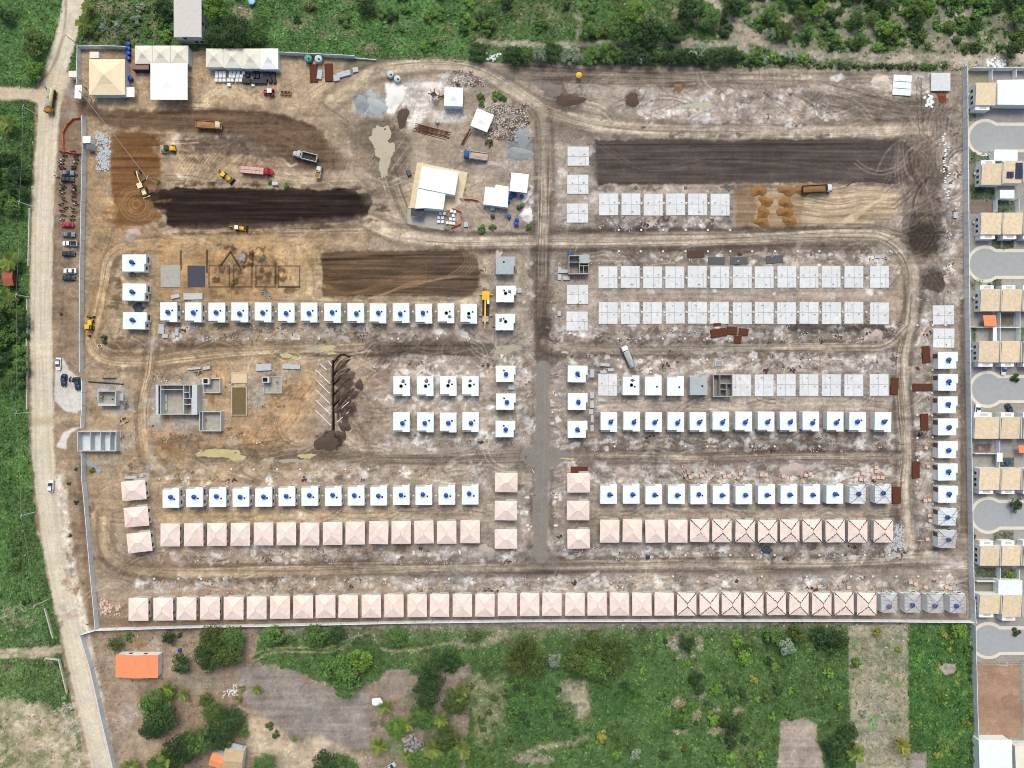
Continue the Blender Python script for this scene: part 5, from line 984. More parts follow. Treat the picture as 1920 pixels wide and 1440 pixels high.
canopy(957, 325, 990, 360, mTENTW, 'white tent beside the blue drums', 6, 3.2, .5)
def shed(name, label, poly, h, m, legs=True, cat='shed', t=.1, tilt=0, wallm=None):
    q = [G(x, y, h) for x, y in poly]; c_ = sum(q, Vector())/len(q); r = thing(name, label, cat); r.location = (c_.x, c_.y, 0)
    pl = [(p.x-c_.x, p.y-c_.y) for p in q]; b = MB().prism(pl, h-t, h)
    b.v = [(x, y, z+tilt*x) for x, y, z in b.v]; b.build('roof_sheet', m, r)
    s_ = MB()
    for i in range(len(pl)):
        x, y = pl[i]
        if legs: MB().box(x*.95-.06, x*.95+.06, y*.95-.06, y*.95+.06, -.2, h-t+tilt*x).build('post', mSTEEL, r)
    if wallm:
        n_ = len(pl)
        for i in range(n_):
            a, c2 = Vector(pl[i])*.94, Vector(pl[(i+1) % n_])*.94; d = c2-a; nn = Vector((-d.y, d.x)).normalized()*.08
            MB().prism([a+nn, c2+nn, c2-nn, a-nn], -.2, h-t-.02).build('wall', wallm, r)
    return r
# large yard shed
ys = thing('yard_floor', 'cream concrete floor around the large yard shed', 'floor', None, 0, 0); pl = [(782, 304), (877, 323.5), (867, 372), (860, 372), (866, 380), (845, 395), (838, 394), (832, 396), (764, 390), (768, 386)]
ys.location = G(820, 350); MB().prism([(p-G(820, 350))[:2] for p in (G(*c_) for c_ in pl)], -.2, .12).build('slab', mCREAMS, ys)
MB().prism([(p-G(820, 350))[:2] for p in (G(*c_) for c_ in ((764, 391), (834, 397), (832, 432), (764, 420)))], -.2, .10).build('apron', mGREYS, ys)
shed('yard_shed', 'large white metal roof over the north half of the yard', [(791, 311), (860, 323), (853, 366), (784, 352)], 4.2, mMET, wallm=mWW)
shed('yard_shed', 'white metal roof over the south half of the yard', [(784, 352.5), (836, 359), (831, 393), (799, 390), (778, 391)], 3.9, mMET, wallm=mWW)
shed('tool_shed', 'small white striped metal roof beside the blue drums', [(910, 350), (928, 352), (930, 346), (954, 350), (952, 389), (906, 383)], 3.0, mMET, wallm=mWW)
shed('site_cabin', 'white flat canopy over the entrance gate', [(140.5, 159), (154, 159), (152, 185), (139.5, 184)], 3.2, mTENTW)
shed('site_cabin', 'white box cabin outside the tent wall', [(128, 133), (143.5, 132.5), (144, 145), (129, 144)], 2.4, mTENTO, False, wallm=mWW)
shed('site_cabin', 'cream container cabin north of the cream tent', [(168, 97), (185, 97), (185, 109), (168, 109)], 2.4, mTENTO, False, wallm=mWW)
shed('site_cabin', 'white lean-to at the corner of the cream tent', [(236, 164), (252, 163), (252, 182), (227, 181)], 2.6, mTENTW)
shed('site_container', 'maroon roofed blue container between the tents', [(246, 118), (279, 118), (279, 130), (246, 130)], 2.6, mMAR, False, wallm=mDBL)
shed('guard_hut', 'white roofed guard hut at the south side of the gate', [(155, 255), (170, 255), (169, 268), (155, 268)], 2.6, mTENTW, False, wallm=mWW)
shed('guard_hut', 'small dark grey roofed hut below the white guard hut', [(161, 269), (173, 269), (173, 280), (161, 280)], 2.2, mat('dark_grey_sheet', (108, 112, 116), .7, .15, 1), False, wallm=mGW)
shed('open_shelter', 'dark grey awning at the south end of the yard shed', [(771, 390), (796, 391), (793, 407), (770, 404)], 2.8, mat('charcoal_awning', (66, 72, 82), .7, .15, 1))
shed('roof_slab_store', 'white slab roof in the north-east corner of the site', [(1746, 136.5), (1782, 136.5), (1782, 170), (1746, 170)], .9, mSLAB, False, 'platform', wallm=mLGW)
for i in range(3):
    for j in range(3):
        o = place_mb(MB().box(-1.0, 1.0, -1.05, 1.05, 0, .35), 'white_panel_stack', 1680+i*11.4-j*1.0, 146.5+j*13+i*.8, .1, mWR, 3); tag(o, f'white panel stack in the north-east grid, row {ORD[j]} from the scrub, {ORD[2-i]} from the slab', 'panel stack', 'white panel stacks')
gate_m = mat('grey_gate_panel', (150, 166, 182), .6, .1, 1, stretch=(6, 1, 1))
sgt = thing('metal_gate', 'grey metal gate panels lying askew by the west wall', 'gate', None, 172, 872, 36)
for k in range(4): MB().box(-4.0+k*2.0, -2.1+k*2.0, -.55, .55, .05, .22).build('panel', gate_m, sgt)
# houses outside the site
def gable(name, label, x0, y0, x1, y1, h, rise, rm, wm, rot=0, cat='house', axis='x', win=()):
    k = PX*(ALT-h)/ALT; a, b = (x1-x0)/2*k, (y1-y0)/2*k; r = thing(name, label, cat, None, (x0+x1)/2, (y0+y1)/2, rot, 0, h)
    MB().box(-a+.25, a-.25, -b+.25, b-.25, -.3, h-.05).build('wall', wm, r)
    if axis == 'x':
        for s_ in (-1, 1): MB().add([(-a, s_*b, h), (a, s_*b, h), (a, 0, h+rise), (-a, 0, h+rise), (-a, s_*b, h+.1), (a, s_*b, h+.1), (a, 0, h+rise+.1), (-a, 0, h+rise+.1)], [(0, 1, 2, 3), (4, 7, 6, 5), (0, 4, 5, 1), (1, 5, 6, 2), (3, 7, 4, 0)]).build('roof_plane', rm, r)
    else:
        for s_ in (-1, 1): MB().add([(s_*a, -b, h), (s_*a, b, h), (0, b, h+rise), (0, -b, h+rise), (s_*a, -b, h+.1), (s_*a, b, h+.1), (0, b, h+rise+.1), (0, -b, h+rise+.1)], [(0, 1, 2, 3), (4, 7, 6, 5), (0, 4, 5, 1), (1, 5, 6, 2), (3, 7, 4, 0)]).build('roof_plane', rm, r)
    for sd_, p, z in win:
        if sd_ in 'ew': window(r, (a-.25)*(1 if sd_ == 'e' else -1), p*b, z, 1.1, 1.2, sd_)
        else: window(r, p*a, (b-.25)*(1 if sd_ == 'n' else -1), z, 1.2, 1.2, sd_)
    return r
mGTL = mat('grey_white_tile', (212, 206, 200), .9, .12, 1, stretch=(1, 3, 1)); mBRK = mat('red_clay_roof', (168, 92, 78), .9, .2, 2)
gable('warehouse', 'long pale roofed building north of the tents', 326, -14, 378, 70, 5.2, .4, mGTL, mGW, axis='y', win=(('e', .4, 1), ('e', .4, 3.2), ('e', -.3, 1), ('e', -.3, 3.2), ('s', -.3, 3.4), ('s', .3, 1), ('s', .7, 1)))
gable('cottage', 'orange tiled cottage with white wall south-west of the site', 217, 1227, 297, 1270, 3.0, .9, mORTL, mWW, 1, axis='y', win=(('n', .3, 1), ('n', -.4, 1)))
gable('cottage', 'small orange roofed hut at the south-west trees', 394, 1414, 421, 1439, 2.8, .5, mORTL, mWW, 18)
gable('cottage', 'old pale tiled house at the south-west trees', 420, 1404, 456, 1446, 3.0, .8, mat('old_mottled_tile', (206, 182, 146), .95, .5, 3), mWW, 6)
gable('gate_hut', 'small red roofed shelter beside the road field wall', 6, 508, 25, 536, 2.6, .5, mBRK, mWOOD, -4)
shed('lean_to', 'white sheet roof shack beside the ploughed plot', [(697, 1310), (712, 1308), (718, 1316), (716, 1325), (698, 1322)], 2.0, mMET)
shed('lean_to', 'grey lean-to roof north of the old tiled house', [(428, 1391), (456, 1398), (454, 1406), (428, 1402)], 2.4, mat('grey_sheet', (176, 184, 192), .7, .1, 1))
# ================================================================ VEHICLES
def paint(n_, c): return mat('paint_'+n_, c, .45, .16, 1.6, spec=.4)
PC = {k: paint(k, c) for k, c in dict(white=(236, 238, 240), black=(40, 46, 56), grey=(120, 132, 144), red=(190, 42, 52), yellow=(242, 188, 40), cream=(238, 222, 170), blue=(36, 110, 180), silver=(196, 202, 206), navy=(46, 58, 82), orange=(232, 160, 60), teal=(70, 170, 160), green=(80, 140, 120), dark=(62, 58, 56), rust=(150, 112, 84)).items()}
mTY = mat('black_rubber', (38, 38, 40), .9, .15, 3); mGL = mat('car_glass', (46, 62, 86), .15, .05, 2, spec=.6); mHL = mat('lamp_glass', (226, 228, 220), .2, .05); mCH = mat('dark_chassis', (60, 58, 58), .8, .2, 2); mRUST = mat('rusted_steel', (112, 66, 44), .9, .25, 1.5); mLOAD = mat('brown_earth_load', (168, 128, 82), .95, .25, 2, bump=.4); mPLK = mat('pink_plank_load', (214, 180, 168), .9, .2, 1)
def loft(st, nseg=4):
    """st: (x, half width, z low, z high) stations joined into a rounded hull"""
    b = MB(); rings = []
    for x, hw, z0, z1 in st:
        h = z1-z0; rings.append([(x, -hw*.86, z0), (x, hw*.86, z0), (x, hw, z0+h*.3), (x, hw, z0+h*.68), (x, hw*.88, z1-h*.06), (x, hw*.6, z1), (x, -hw*.6, z1), (x, -hw*.88, z1-h*.06), (x, -hw, z0+h*.68), (x, -hw, z0+h*.3)])
    n_ = 10; vs = [p for r in rings for p in r]; fs = [(k*n_+i, k*n_+(i+1) % n_, (k+1)*n_+(i+1) % n_, (k+1)*n_+i) for k in range(len(st)-1) for i in range(n_)]
    fs += [tuple(range(n_)), tuple((len(st)-1)*n_+i for i in range(n_-1, -1, -1))]; return b.add(vs, fs)
def wheel(root, x, y, r_, w_):
    t = MB().lathe([(r_*.8, -w_/2), (r_, -w_/2+.04), (r_, w_/2-.04), (r_*.8, w_/2)], x, y, 14, 'y', r_).build('wheel', mTY, root)
    MB().lathe([(r_*.55, -w_/2-.01), (r_*.55, w_/2+.01)], x, y, 10, 'y', r_).build('rim', mSTEEL, t)
def ground_at(o, px, py): o.location.z = hz(px, py)-.01; return o
def car(px, py, rot, c, label, L_=4.3, W_=1.75, suv=0, group=None):
    r = ground_at(thing('car', label, 'car', group, px, py, rot), px, py); m = PC[c]; h = .82+.12*suv; k = L_/4.3; w_ = W_/2
    loft([(-2.15*k, w_*.78, .38, .74*h/.82), (-2.0*k, w_*.95, .28, h), (-1.3*k, w_, .25, h+.06), (.2*k, w_, .25, h+.04), (1.2*k, w_*.98, .26, h-.02), (1.9*k, w_*.92, .3, h-.14), (2.15*k, w_*.72, .38, .60)]).build('body', m, r, True)
    rz = 1.42+.22*suv; b0 = -1.9 if suv else -1.55
    loft([(b0*k, w_*.78, h, h+.08), ((b0+.45)*k, w_*.80, h, rz-.06), (.1*k, w_*.80, h, rz-.04), (.95*k, w_*.80, h-.02, h+.06)]).build('window', mGL, r, True)
    loft([((b0+.42)*k, w_*.70, rz-.10, rz), (-.6*k, w_*.76, rz-.10, rz+.03), (.12*k, w_*.70, rz-.10, rz)]).build('roof', m, r, True)
    for x in (-1.3, 1.32):
        for s_ in (-1, 1): wheel(r, x*k, s_*(w_-.1), .31, .2)
    for s_ in (-1, 1): MB().box(2.02*k, 2.1*k, s_*w_*.6-.15, s_*w_*.6+.15, .55, .68).build('headlight', mHL, r); MB().box(.75*k, .9*k, s_*(w_+.02)-.08, s_*(w_+.02)+.08, h, h+.12).build('mirror', m, r)
    return r
def pickup(px, py, rot, c, label, bed='dark'):
    r = ground_at(thing('pickup_truck', label, 'pickup', None, px, py, rot), px, py); m = PC[c]; w_ = .88
    loft([(-.3, w_, .35, 1.0), (1.2, w_, .35, .98), (2.1, w_*.94, .38, .92), (2.4, w_*.75, .45, .75)]).build('body', m, r, True)
    loft([(-.35, w_*.85, .98, 1.5), (.3, w_*.85, .98, 1.62), (.7, w_*.82, .98, 1.6), (1.35, w_*.8, .96, 1.05)]).build('window', mGL, r, True); loft([(-.33, w_*.8, 1.55, 1.66), (.6, w_*.78, 1.55, 1.68)]).build('roof', m, r)
    MB().box(-2.5, -.35, -w_, -w_+.08, .45, 1.05).box(-2.5, -.35, w_-.08, w_, .45, 1.05).box(-2.5, -2.42, -w_+.08, w_-.08, .45, 1.05).build('bed_wall', m, r); MB().box(-2.42, -.35, -w_+.08, w_-.08, .45, .6).build('bed_floor', mCH, r)
    for x in (-1.5, 1.5):
        for s_ in (-1, 1): wheel(r, x, s_*.78, .36, .24)
    return r
def truck(px, py, rot, L_, c, label, kind, load=None, bedc='silver', bonnet=False, W_=2.4, cat='truck', name='dump_truck'):
    r = ground_at(thing(name, label, cat, None, px, py, rot), px, py); w_ = W_/2; m = PC[c]; fr = L_/2; cl = 1.7 if not bonnet else 1.5
    x1 = fr-(1.3 if bonnet else 0)
    loft([(x1-cl, w_*.96, .9, 2.7), (x1-.5, w_*.96, .8, 2.75), (x1-.15, w_*.94, .8, 2.2), (x1, w_*.9, .8, 1.7)]).build('cab', m, r, True)
    MB().add([(x1-.45, -w_*.8, 2.62), (x1-.45, w_*.8, 2.62), (x1+.02, w_*.8, 1.85), (x1+.02, -w_*.8, 1.85)], [(0, 3, 2, 1)]).build('windscreen', mGL, r)
    if bonnet: loft([(x1-.1, w_*.72, .8, 1.75), (fr-.2, w_*.66, .8, 1.6), (fr, w_*.55, .8, 1.4)]).build('bonnet', m, r, True)
    MB().box(-fr, x1-.2, -.45, .45, .75, 1.0).build('chassis', mCH, r)
    b0, b1 = -fr, x1-cl-.25; bm = PC[bedc] if bedc in PC else bedc
    if kind == 'dump':
        MB().box(b0, b1, -w_, -w_+.1, 1.05, 2.3).box(b0, b1, w_-.1, w_, 1.05, 2.3).box(b0, b0+.1, -w_+.1, w_-.1, 1.05, 2.2).box(b1-.1, b1, -w_+.1, w_-.1, 1.05, 2.5).build('dump_body', bm, r); MB().box(b0+.1, b1-.1, -w_+.1, w_-.1, 1.03, 1.2).build('bed_floor', mCH, r)
        if load:
            g = random.Random(int(px)); nx, ny = 9, 5; b = MB(); vs = []
            for i in range(nx):
                for j in range(ny):
                    u, v = i/(nx-1), j/(ny-1); vs.append((b0+.12+(b1-b0-.24)*u, (-w_+.12)+(W_-.24)*v, 1.85+.45*math.sin(3.14*u)*math.sin(3.14*v)+g.uniform(-.06, .06)))
            b.add(vs, [(i*ny+j, (i+1)*ny+j, (i+1)*ny+j+1, i*ny+j+1) for i in range(nx-1) for j in range(ny-1)]).build('load', load, r, True)
    elif kind == 'flat':
        MB().box(b0, b1, -w_, w_, 1.05, 1.25).build('bed_floor', mCH, r)
        n_ = 6
        for i in range(n_):
            xx = b0+(b1-b0)*i/n_
            for s_ in (-1, 1): MB().box(xx+.03, xx+(b1-b0)/n_-.03, s_*.58-.52, s_*.58+.52, 1.25, 2.1).build('cargo', load, r)
        MB().box(b0, b1, -w_-.02, -w_+.05, 1.2, 2.0).box(b0, b1, w_-.05, w_+.02, 1.2, 2.0).build('side_board', bm, r)
    elif kind == 'tank':
        l = b1-b0; MB().lathe([(w_*.55, 0), (w_*.85, .15), (w_*.88, l-.15), (w_*.55, l)], b0, 0, 16, 'x', 2.0).build('tank', bm, r, True)
        MB().box(b0+.3, b1-.3, -.35, .35, 2.0+w_*.86, 2.0+w_*.93).build('walkway', mSTEEL, r); MB().lathe([(.3, 0), (.3, .25)], (b0+b1)/2, 0, 10, 'z', 2.0+w_*.93).build('manhole', mSTEEL, r)
        for s_ in (-1, 1): MB().box(b0+.2, b1-.2, s_*w_*.86-.12, s_*w_*.86+.12, 1.1, 1.9).build('side_rack', mCH, r)
    for x in ((-fr+.9, -fr+2.15, x1-.7+(.5 if bonnet else 0)) if L_ > 7.2 else (-fr+1, x1-.7)):
        for s_ in (-1, 1): wheel(r, x, s_*(w_-.22), .5, .34)
    for s_ in (-1, 1): MB().box(fr-.02, fr+.04, s_*w_*.6-.16, s_*w_*.6+.16, .95, 1.15).build('headlight', mHL, r); MB().box(x1-.5, x1-.3, s_*(w_+.12)-.1, s_*(w_+.12)+.1, 1.7, 2.3).build('mirror', mCH, r)
    return r
truck(99.5, 193, 97, 8.2, 'orange', 'yellow cabbed tanker truck on the road junction', 'tank', bedc='cream', name='tanker_truck', cat='tanker')
truck(395, 237.5, 4, 8.3, 'cream', 'cream cabbed dump truck with brown load on the dark soil', 'dump', mLOAD, 'rust')
truck(574.5, 295, 194, 8.3, 'silver', 'white dump truck with empty grey bed north of the dark bed', 'dump', None, 'white', True)
truck(485, 323, 5, 10.8, 'red', 'long red truck loaded with pink planks', 'flat', mPLK, 'red', True, name='flatbed_truck')
truck(892.5, 294.5, 188, 8.0, 'blue', 'blue cabbed dump truck with pale load by the grey sand', 'dump', mat('pale_earth_load', (196, 172, 160), .95, .15, 2), 'silver')
truck(1528, 356.5, -3, 9.8, 'white', 'white cabbed black tipper emptying brown sand', 'dump', mat('sand_load', (150, 108, 62), .95, .15, 2), 'black')
truck(1176, 669, -113, 7.8, 'white', 'white cabbed tanker with silver tank on the east lane', 'tank', bedc='silver', name='tanker_truck', cat='tanker', W_=2.3)
truck(600, 325.5, -78, 4.0, 'silver', 'small white site dumper beside the red truck', 'dump', mLOAD, 'cream', W_=1.7, name='site_dumper', cat='dumper')
def backhoe(px, py, rot, c, roofc, label, arm=True, s=1):
    r = ground_at(thing('backhoe_loader', label, 'backhoe', None, px, py, rot), px, py); m = PC[c]; r.scale = (s, s, s)
    loft([(.1, .55, .7, 1.5), (1.5, .5, .7, 1.45), (1.9, .42, .75, 1.3)]).build('bonnet', m, r, True); loft([(-1.1, .68, .8, 1.6), (.15, .68, .8, 1.6)]).build('body', m, r, True)
    loft([(-1.0, .62, 1.6, 2.5), (.15, .62, 1.6, 2.5)]).build('cab_window', mGL, r); loft([(-1.1, .72, 2.5, 2.62), (.25, .72, 2.5, 2.62)]).build('cab_roof', PC[roofc], r)
    for s_ in (-1, 1): wheel(r, -.7, s_*.85, .68, .4); wheel(r, 1.45, s_*.8, .45, .32); MB().tube([(.3, s_*.62, 1.3), (1.9, s_*.62, 1.2), (2.6, s_*.62, .5)], .08, 5).build('loader_arm', m, r)
    MB().add([(2.5, -1.15, .1), (2.5, 1.15, .1), (3.2, 1.15, .1), (3.2, -1.15, .1), (2.5, -1.15, .9), (2.5, 1.15, .9), (2.75, 1.15, .95), (2.75, -1.15, .95)], [(0, 1, 2, 3), (0, 4, 5, 1), (4, 7, 6, 5), (0, 3, 7, 4), (1, 5, 6, 2)]).build('bucket', mCH, r)
    if arm:
        MB().tube([(-1.2, 0, .9), (-2.2, .1, 2.6), (-3.0, .2, 2.3)], .14, 6).build('boom', m, r); MB().tube([(-3.0, .2, 2.4), (-3.2, .25, .9)], .11, 6).build('dipper', m, r); MB().box(-3.45, -2.85, -.05, .5, .3, .95).build('digging_bucket', mCH, r)
    return r
backhoe(425, 332, 38, 'yellow', 'yellow', 'yellow backhoe loader west of the red truck'); backhoe(450, 429, 5, 'yellow', 'white', 'backhoe loader with white cab roof south of the dark bed', True, .9); backhoe(171.5, 611, -87, 'yellow', 'yellow', 'yellow backhoe loader beside the west boundary wall', True, 1.08)
gr = ground_at(thing('motor_grader', 'cream motor grader at the west end of the dark bed', 'grader', None, 267.5, 345, -110), 267, 345); mg = PC['cream']
MB().tube([(-1.0, 0, 1.5), (2.0, 0, 1.9), (4.2, 0, 1.2)], .2, 6).build('front_frame', mg, gr); loft([(-4.3, .65, .9, 1.9), (-2.2, .7, .9, 2.0)]).build('engine', mg, gr, True); loft([(-2.1, .7, 1.4, 2.9), (-.7, .65, 1.4, 2.9)]).build('cab_window', mGL, gr); loft([(-2.25, .85, 2.9, 3.05), (-.5, .85, 2.9, 3.05)]).build('cab_roof', mg, gr)
bl = MB().box(.6, .75, -1.9, 1.9, .15, .8).build('blade', mSTEEL, gr); bl.rotation_euler.z = .35; MB().box(-4.9, -4.6, -1.2, 1.2, .3, .5).build('ripper', mg, gr)
for x in (-3.6, -2.3): [wheel(gr, x, s_*1.0, .6, .4) for s_ in (-1, 1)]
[wheel(gr, 4.0, s_*.95, .6, .36) for s_ in (-1, 1)]
rl_ = ground_at(thing('soil_compactor', 'yellow soil compactor with dark cab on the brown clay', 'compactor', None, 319, 281, 180), 318, 281)
MB().lathe([(.75, -1.05), (.75, 1.05)], 1.9, 0, 18, 'y', .75).build('drum', mSTEEL, rl_, True); MB().box(1.0, 2.9, -1.25, -1.1, .6, 1.0).box(1.0, 2.9, 1.1, 1.25, .6, 1.0).box(2.75, 2.9, -1.1, 1.1, .6, 1.0).build('drum_frame', PC['yellow'], rl_)
loft([(-2.4, .7, .8, 1.7), (-.4, .75, .8, 1.8)]).build('engine', PC['yellow'], rl_, True); loft([(-.4, .72, 1.0, 2.6), (.95, .72, 1.0, 2.6)]).build('cab', PC['navy'], rl_); loft([(-.45, .76, 2.6, 2.7), (1.0, .76, 2.6, 2.7)]).build('cab_roof', PC['black'], rl_); [wheel(rl_, -1.5, s_*.95, .7, .45) for s_ in (-1, 1)]
tr = ground_at(thing('farm_tractor', 'red farm tractor with white cab roof below the pallets', 'tractor', None, 507, 175.5, 180), 507, 175)
loft([(.2, .45, .7, 1.5), (1.9, .38, .7, 1.35)]).build('bonnet', PC['red'], tr, True); loft([(-1.2, .6, .8, 1.4), (.2, .6, .8, 1.4)]).build('body', PC['red'], tr, True); loft([(-1.1, .6, 1.4, 2.4), (.2, .6, 1.4, 2.4)]).build('cab_window', mGL, tr); loft([(-1.2, .72, 2.4, 2.55), (.3, .72, 2.4, 2.55)]).build('cab_roof', PC['white'], tr)
for s_ in (-1, 1): wheel(tr, -.8, s_*.85, .75, .42); wheel(tr, 1.5, s_*.7, .5, .3); MB().box(-1.5, -.1, s_*.88-.24, s_*.88+.24, 1.5, 1.58).build('fender', PC['red'], tr)
hr = ground_at(thing('disc_harrow', 'rusty disc harrow behind the red tractor', 'harrow', None, 537, 176.5, 4), 537, 176)
MB().box(-1.9, 1.9, -.06, .06, .5, .62).box(-1.9, 1.9, -.7, -.6, .5, .62).box(-1.9, 1.9, .6, .7, .5, .62).build('frame', mRUST, hr)
for i in range(8):
    for s_ in (-.6, .55): MB().lathe([(.1, -.06), (.42, 0), (.1, .06)], -1.7+i*.48, s_, 10, 'x', .42).build('disc', mRUST, hr)
cr = ground_at(thing('mobile_crane', 'yellow mobile crane with long boom beside the white houses', 'crane', None, 911, 577, 91), 911, 577)
MB().box(-4.2, 4.2, -1.15, 1.15, .8, 1.2).build('carrier', mCH, cr); loft([(3.0, 1.1, .9, 2.3), (4.4, 1.15, .8, 2.4), (4.8, 1.05, .8, 1.7)]).build('cab', PC['white'], cr, True); MB().box(-5.2, -2.4, -1.2, 1.2, 1.2, 2.6).build('turret', PC['yellow'], cr); loft([(-2.4, .45, 1.3, 2.7), (-1.0, .45, 1.3, 2.7)]).build('operator_cab', PC['white'], cr).location.y = .85
MB().box(-4.6, 5.6, -.36, .16, 2.62, 3.1).build('boom', PC['yellow'], cr); MB().box(5.6, 7.2, -.26, .06, 2.7, 3.0).build('boom_tip', PC['orange'], cr); MB().tube([(7.1, -.1, 2.7), (7.1, -.1, 1.5)], .03, 4).build('hook_cable', mCH, cr); MB().lathe([(.18, 1.1), (.18, 1.5)], 7.1, -.1, 8).build('hook_block', PC['yellow'], cr)
for x in (-3.6, -2.2, 2.0, 3.4): [wheel(cr, x, s_*.95, .52, .35) for s_ in (-1, 1)]
for x in (-4.4, 2.6):
    for s_ in (-1, 1): MB().box(x-.15, x+.15, min(s_*1.1, s_*2.0), max(s_*1.1, s_*2.0), .7, .9).box(x-.2, x+.2, s_*2.0-.2, s_*2.0+.2, -.02, .72).build('outrigger', PC['yellow'], cr)
# cars
car(111.5, 682.5, 92, 'white', 'white car parked on the white paved forecourt'); car(122, 713, 95, 'navy', 'dark blue car standing alone on the paved forecourt', suv=.6); car(147.5, 719.5, 88, 'navy', 'dark blue car parked against the entrance wall', 4.5, suv=.4); car(97.5, 910.5, -88, 'white', 'white car with dark roof driving along the dirt road', suv=.3)
car(128.5, 422.5, 180, 'red', 'red hatchback parked by the west wall'); car(130.5, 440.5, 0, 'grey', 'grey car between the red hatchback and white pickup'); pickup(133, 457.5, 180, 'white', 'white pickup with dark bed parked by the west wall'); car(131, 476.5, 0, 'black', 'black car parked just south of the white pickup')
car(133, 508.5, 180, 'white', 'white car parked by the wall next to a dark car'); car(131.5, 521.5, 0, 'navy', 'dark car at the south end of the parked row', suv=.3); car(128.5, 325.5, 0, 'grey', 'grey car between the motorcycles, northern of two'); car(129, 337.5, 0, 'black', 'dark car between the motorcycles, southern of two', suv=.2)
car(1880, 692, 92, 'white', 'white car on a driveway above the third turning circle'); car(1831, 769, -85, 'white', 'white car between the boundary wall and the sixth house pair'); car(1890.5, 768, 65, 'black', 'black car parked askew south of the third turning circle'); pickup(731, 1437, -32, 'silver', 'silver pickup on the sandy yard among the southern trees')
# motorcycles
def motorcycle(c):
    r = thing('motorcycle', None, None); m = PC[c]
    for x in (-.62, .62): MB().lathe([(.22, -.05), (.3, -.05), (.3, .05), (.22, .05)], x, 0, 12, 'y', .3).build('wheel', mTY, r)
    loft([(-.75, .12, .5, .72), (-.3, .17, .45, .8), (.2, .19, .5, .95), (.5, .1, .6, .9)]).build('body', m, r, True); loft([(-.8, .13, .78, .86), (-.1, .15, .78, .88)]).build('seat', mTY, r); MB().tube([(.62, 0, .3), (.4, 0, 1.0)], .05, 5).build('fork', mCH, r); MB().tube([(.35, -.38, 1.02), (.42, 0, 1.0), (.35, .38, 1.02)], .035, 5).build('handlebar', mCH, r)
    return r
protos = {c: motorcycle(c) for c in ('black', 'red', 'white', 'teal', 'grey', 'dark')}
gm_ = random.Random(4); mrow = []
for y, c1, c2 in ((286, 'dark', 'red'), (293, 'black', 'dark'), (300, 'white', 'cream'), (306, 'white', 'white'), (313, 'red', 'black'), (318, 'red', 'dark'), (331, 'white', 'black'), (346, 'grey', 'dark'), (352, 'dark', 'red'), (357, 'teal', 'white'), (363, 'white', 'black'), (369, 'teal', 'dark'), (377, 'black', 'dark'), (383, 'grey', 'white'), (390, 'dark', 'grey'), (397, 'black', 'dark'), (404, 'black', 'grey'), (411, 'white', 'dark')):
    for x, c in ((119+gm_.uniform(-3, 5), c1), (141+gm_.uniform(-4, 4), c2)):
        if 320 < y < 342 and x < 136: x -= 12
        t = copy_tree(protos.get(c, protos['dark'])); p = G(x, y+gm_.uniform(-1.5, 1.5)); t.location = (p.x, p.y, hz(x, y)); t.rotation_euler.z = R(gm_.uniform(-25, 25)+gm_.choice([0, 180]))
        cn_ = 'dark' if c in ('dark', 'black') else ('red' if c == 'red' else ('teal' if c == 'teal' else ('white' if c in ('white',) else ('grey' if c == 'grey' else 'dark'))))
        mrow.append(tag(t, f'{cn_} motorcycle parked in the crowded rows by the west wall', 'motorcycle', f'{cn_} motorcycles parked by the west wall'))
for x, y in ((133, 711), (139, 712)):
    t = copy_tree(protos['dark']); p = G(x, y); t.location = (p.x, p.y, hz(x, y)); t.rotation_euler.z = R(80); tag(t, 'dark motorcycle between the two dark cars on the forecourt', 'motorcycle', 'motorcycles on the forecourt')
t = copy_tree(protos['dark']); p = G(89, 167); t.location = (p.x, p.y, hz(89, 167)); t.rotation_euler.z = R(130); tag(t, 'dark motorcycle riding past the tanker at the junction', 'motorcycle')
for q in protos.values(): drop_tree(q)
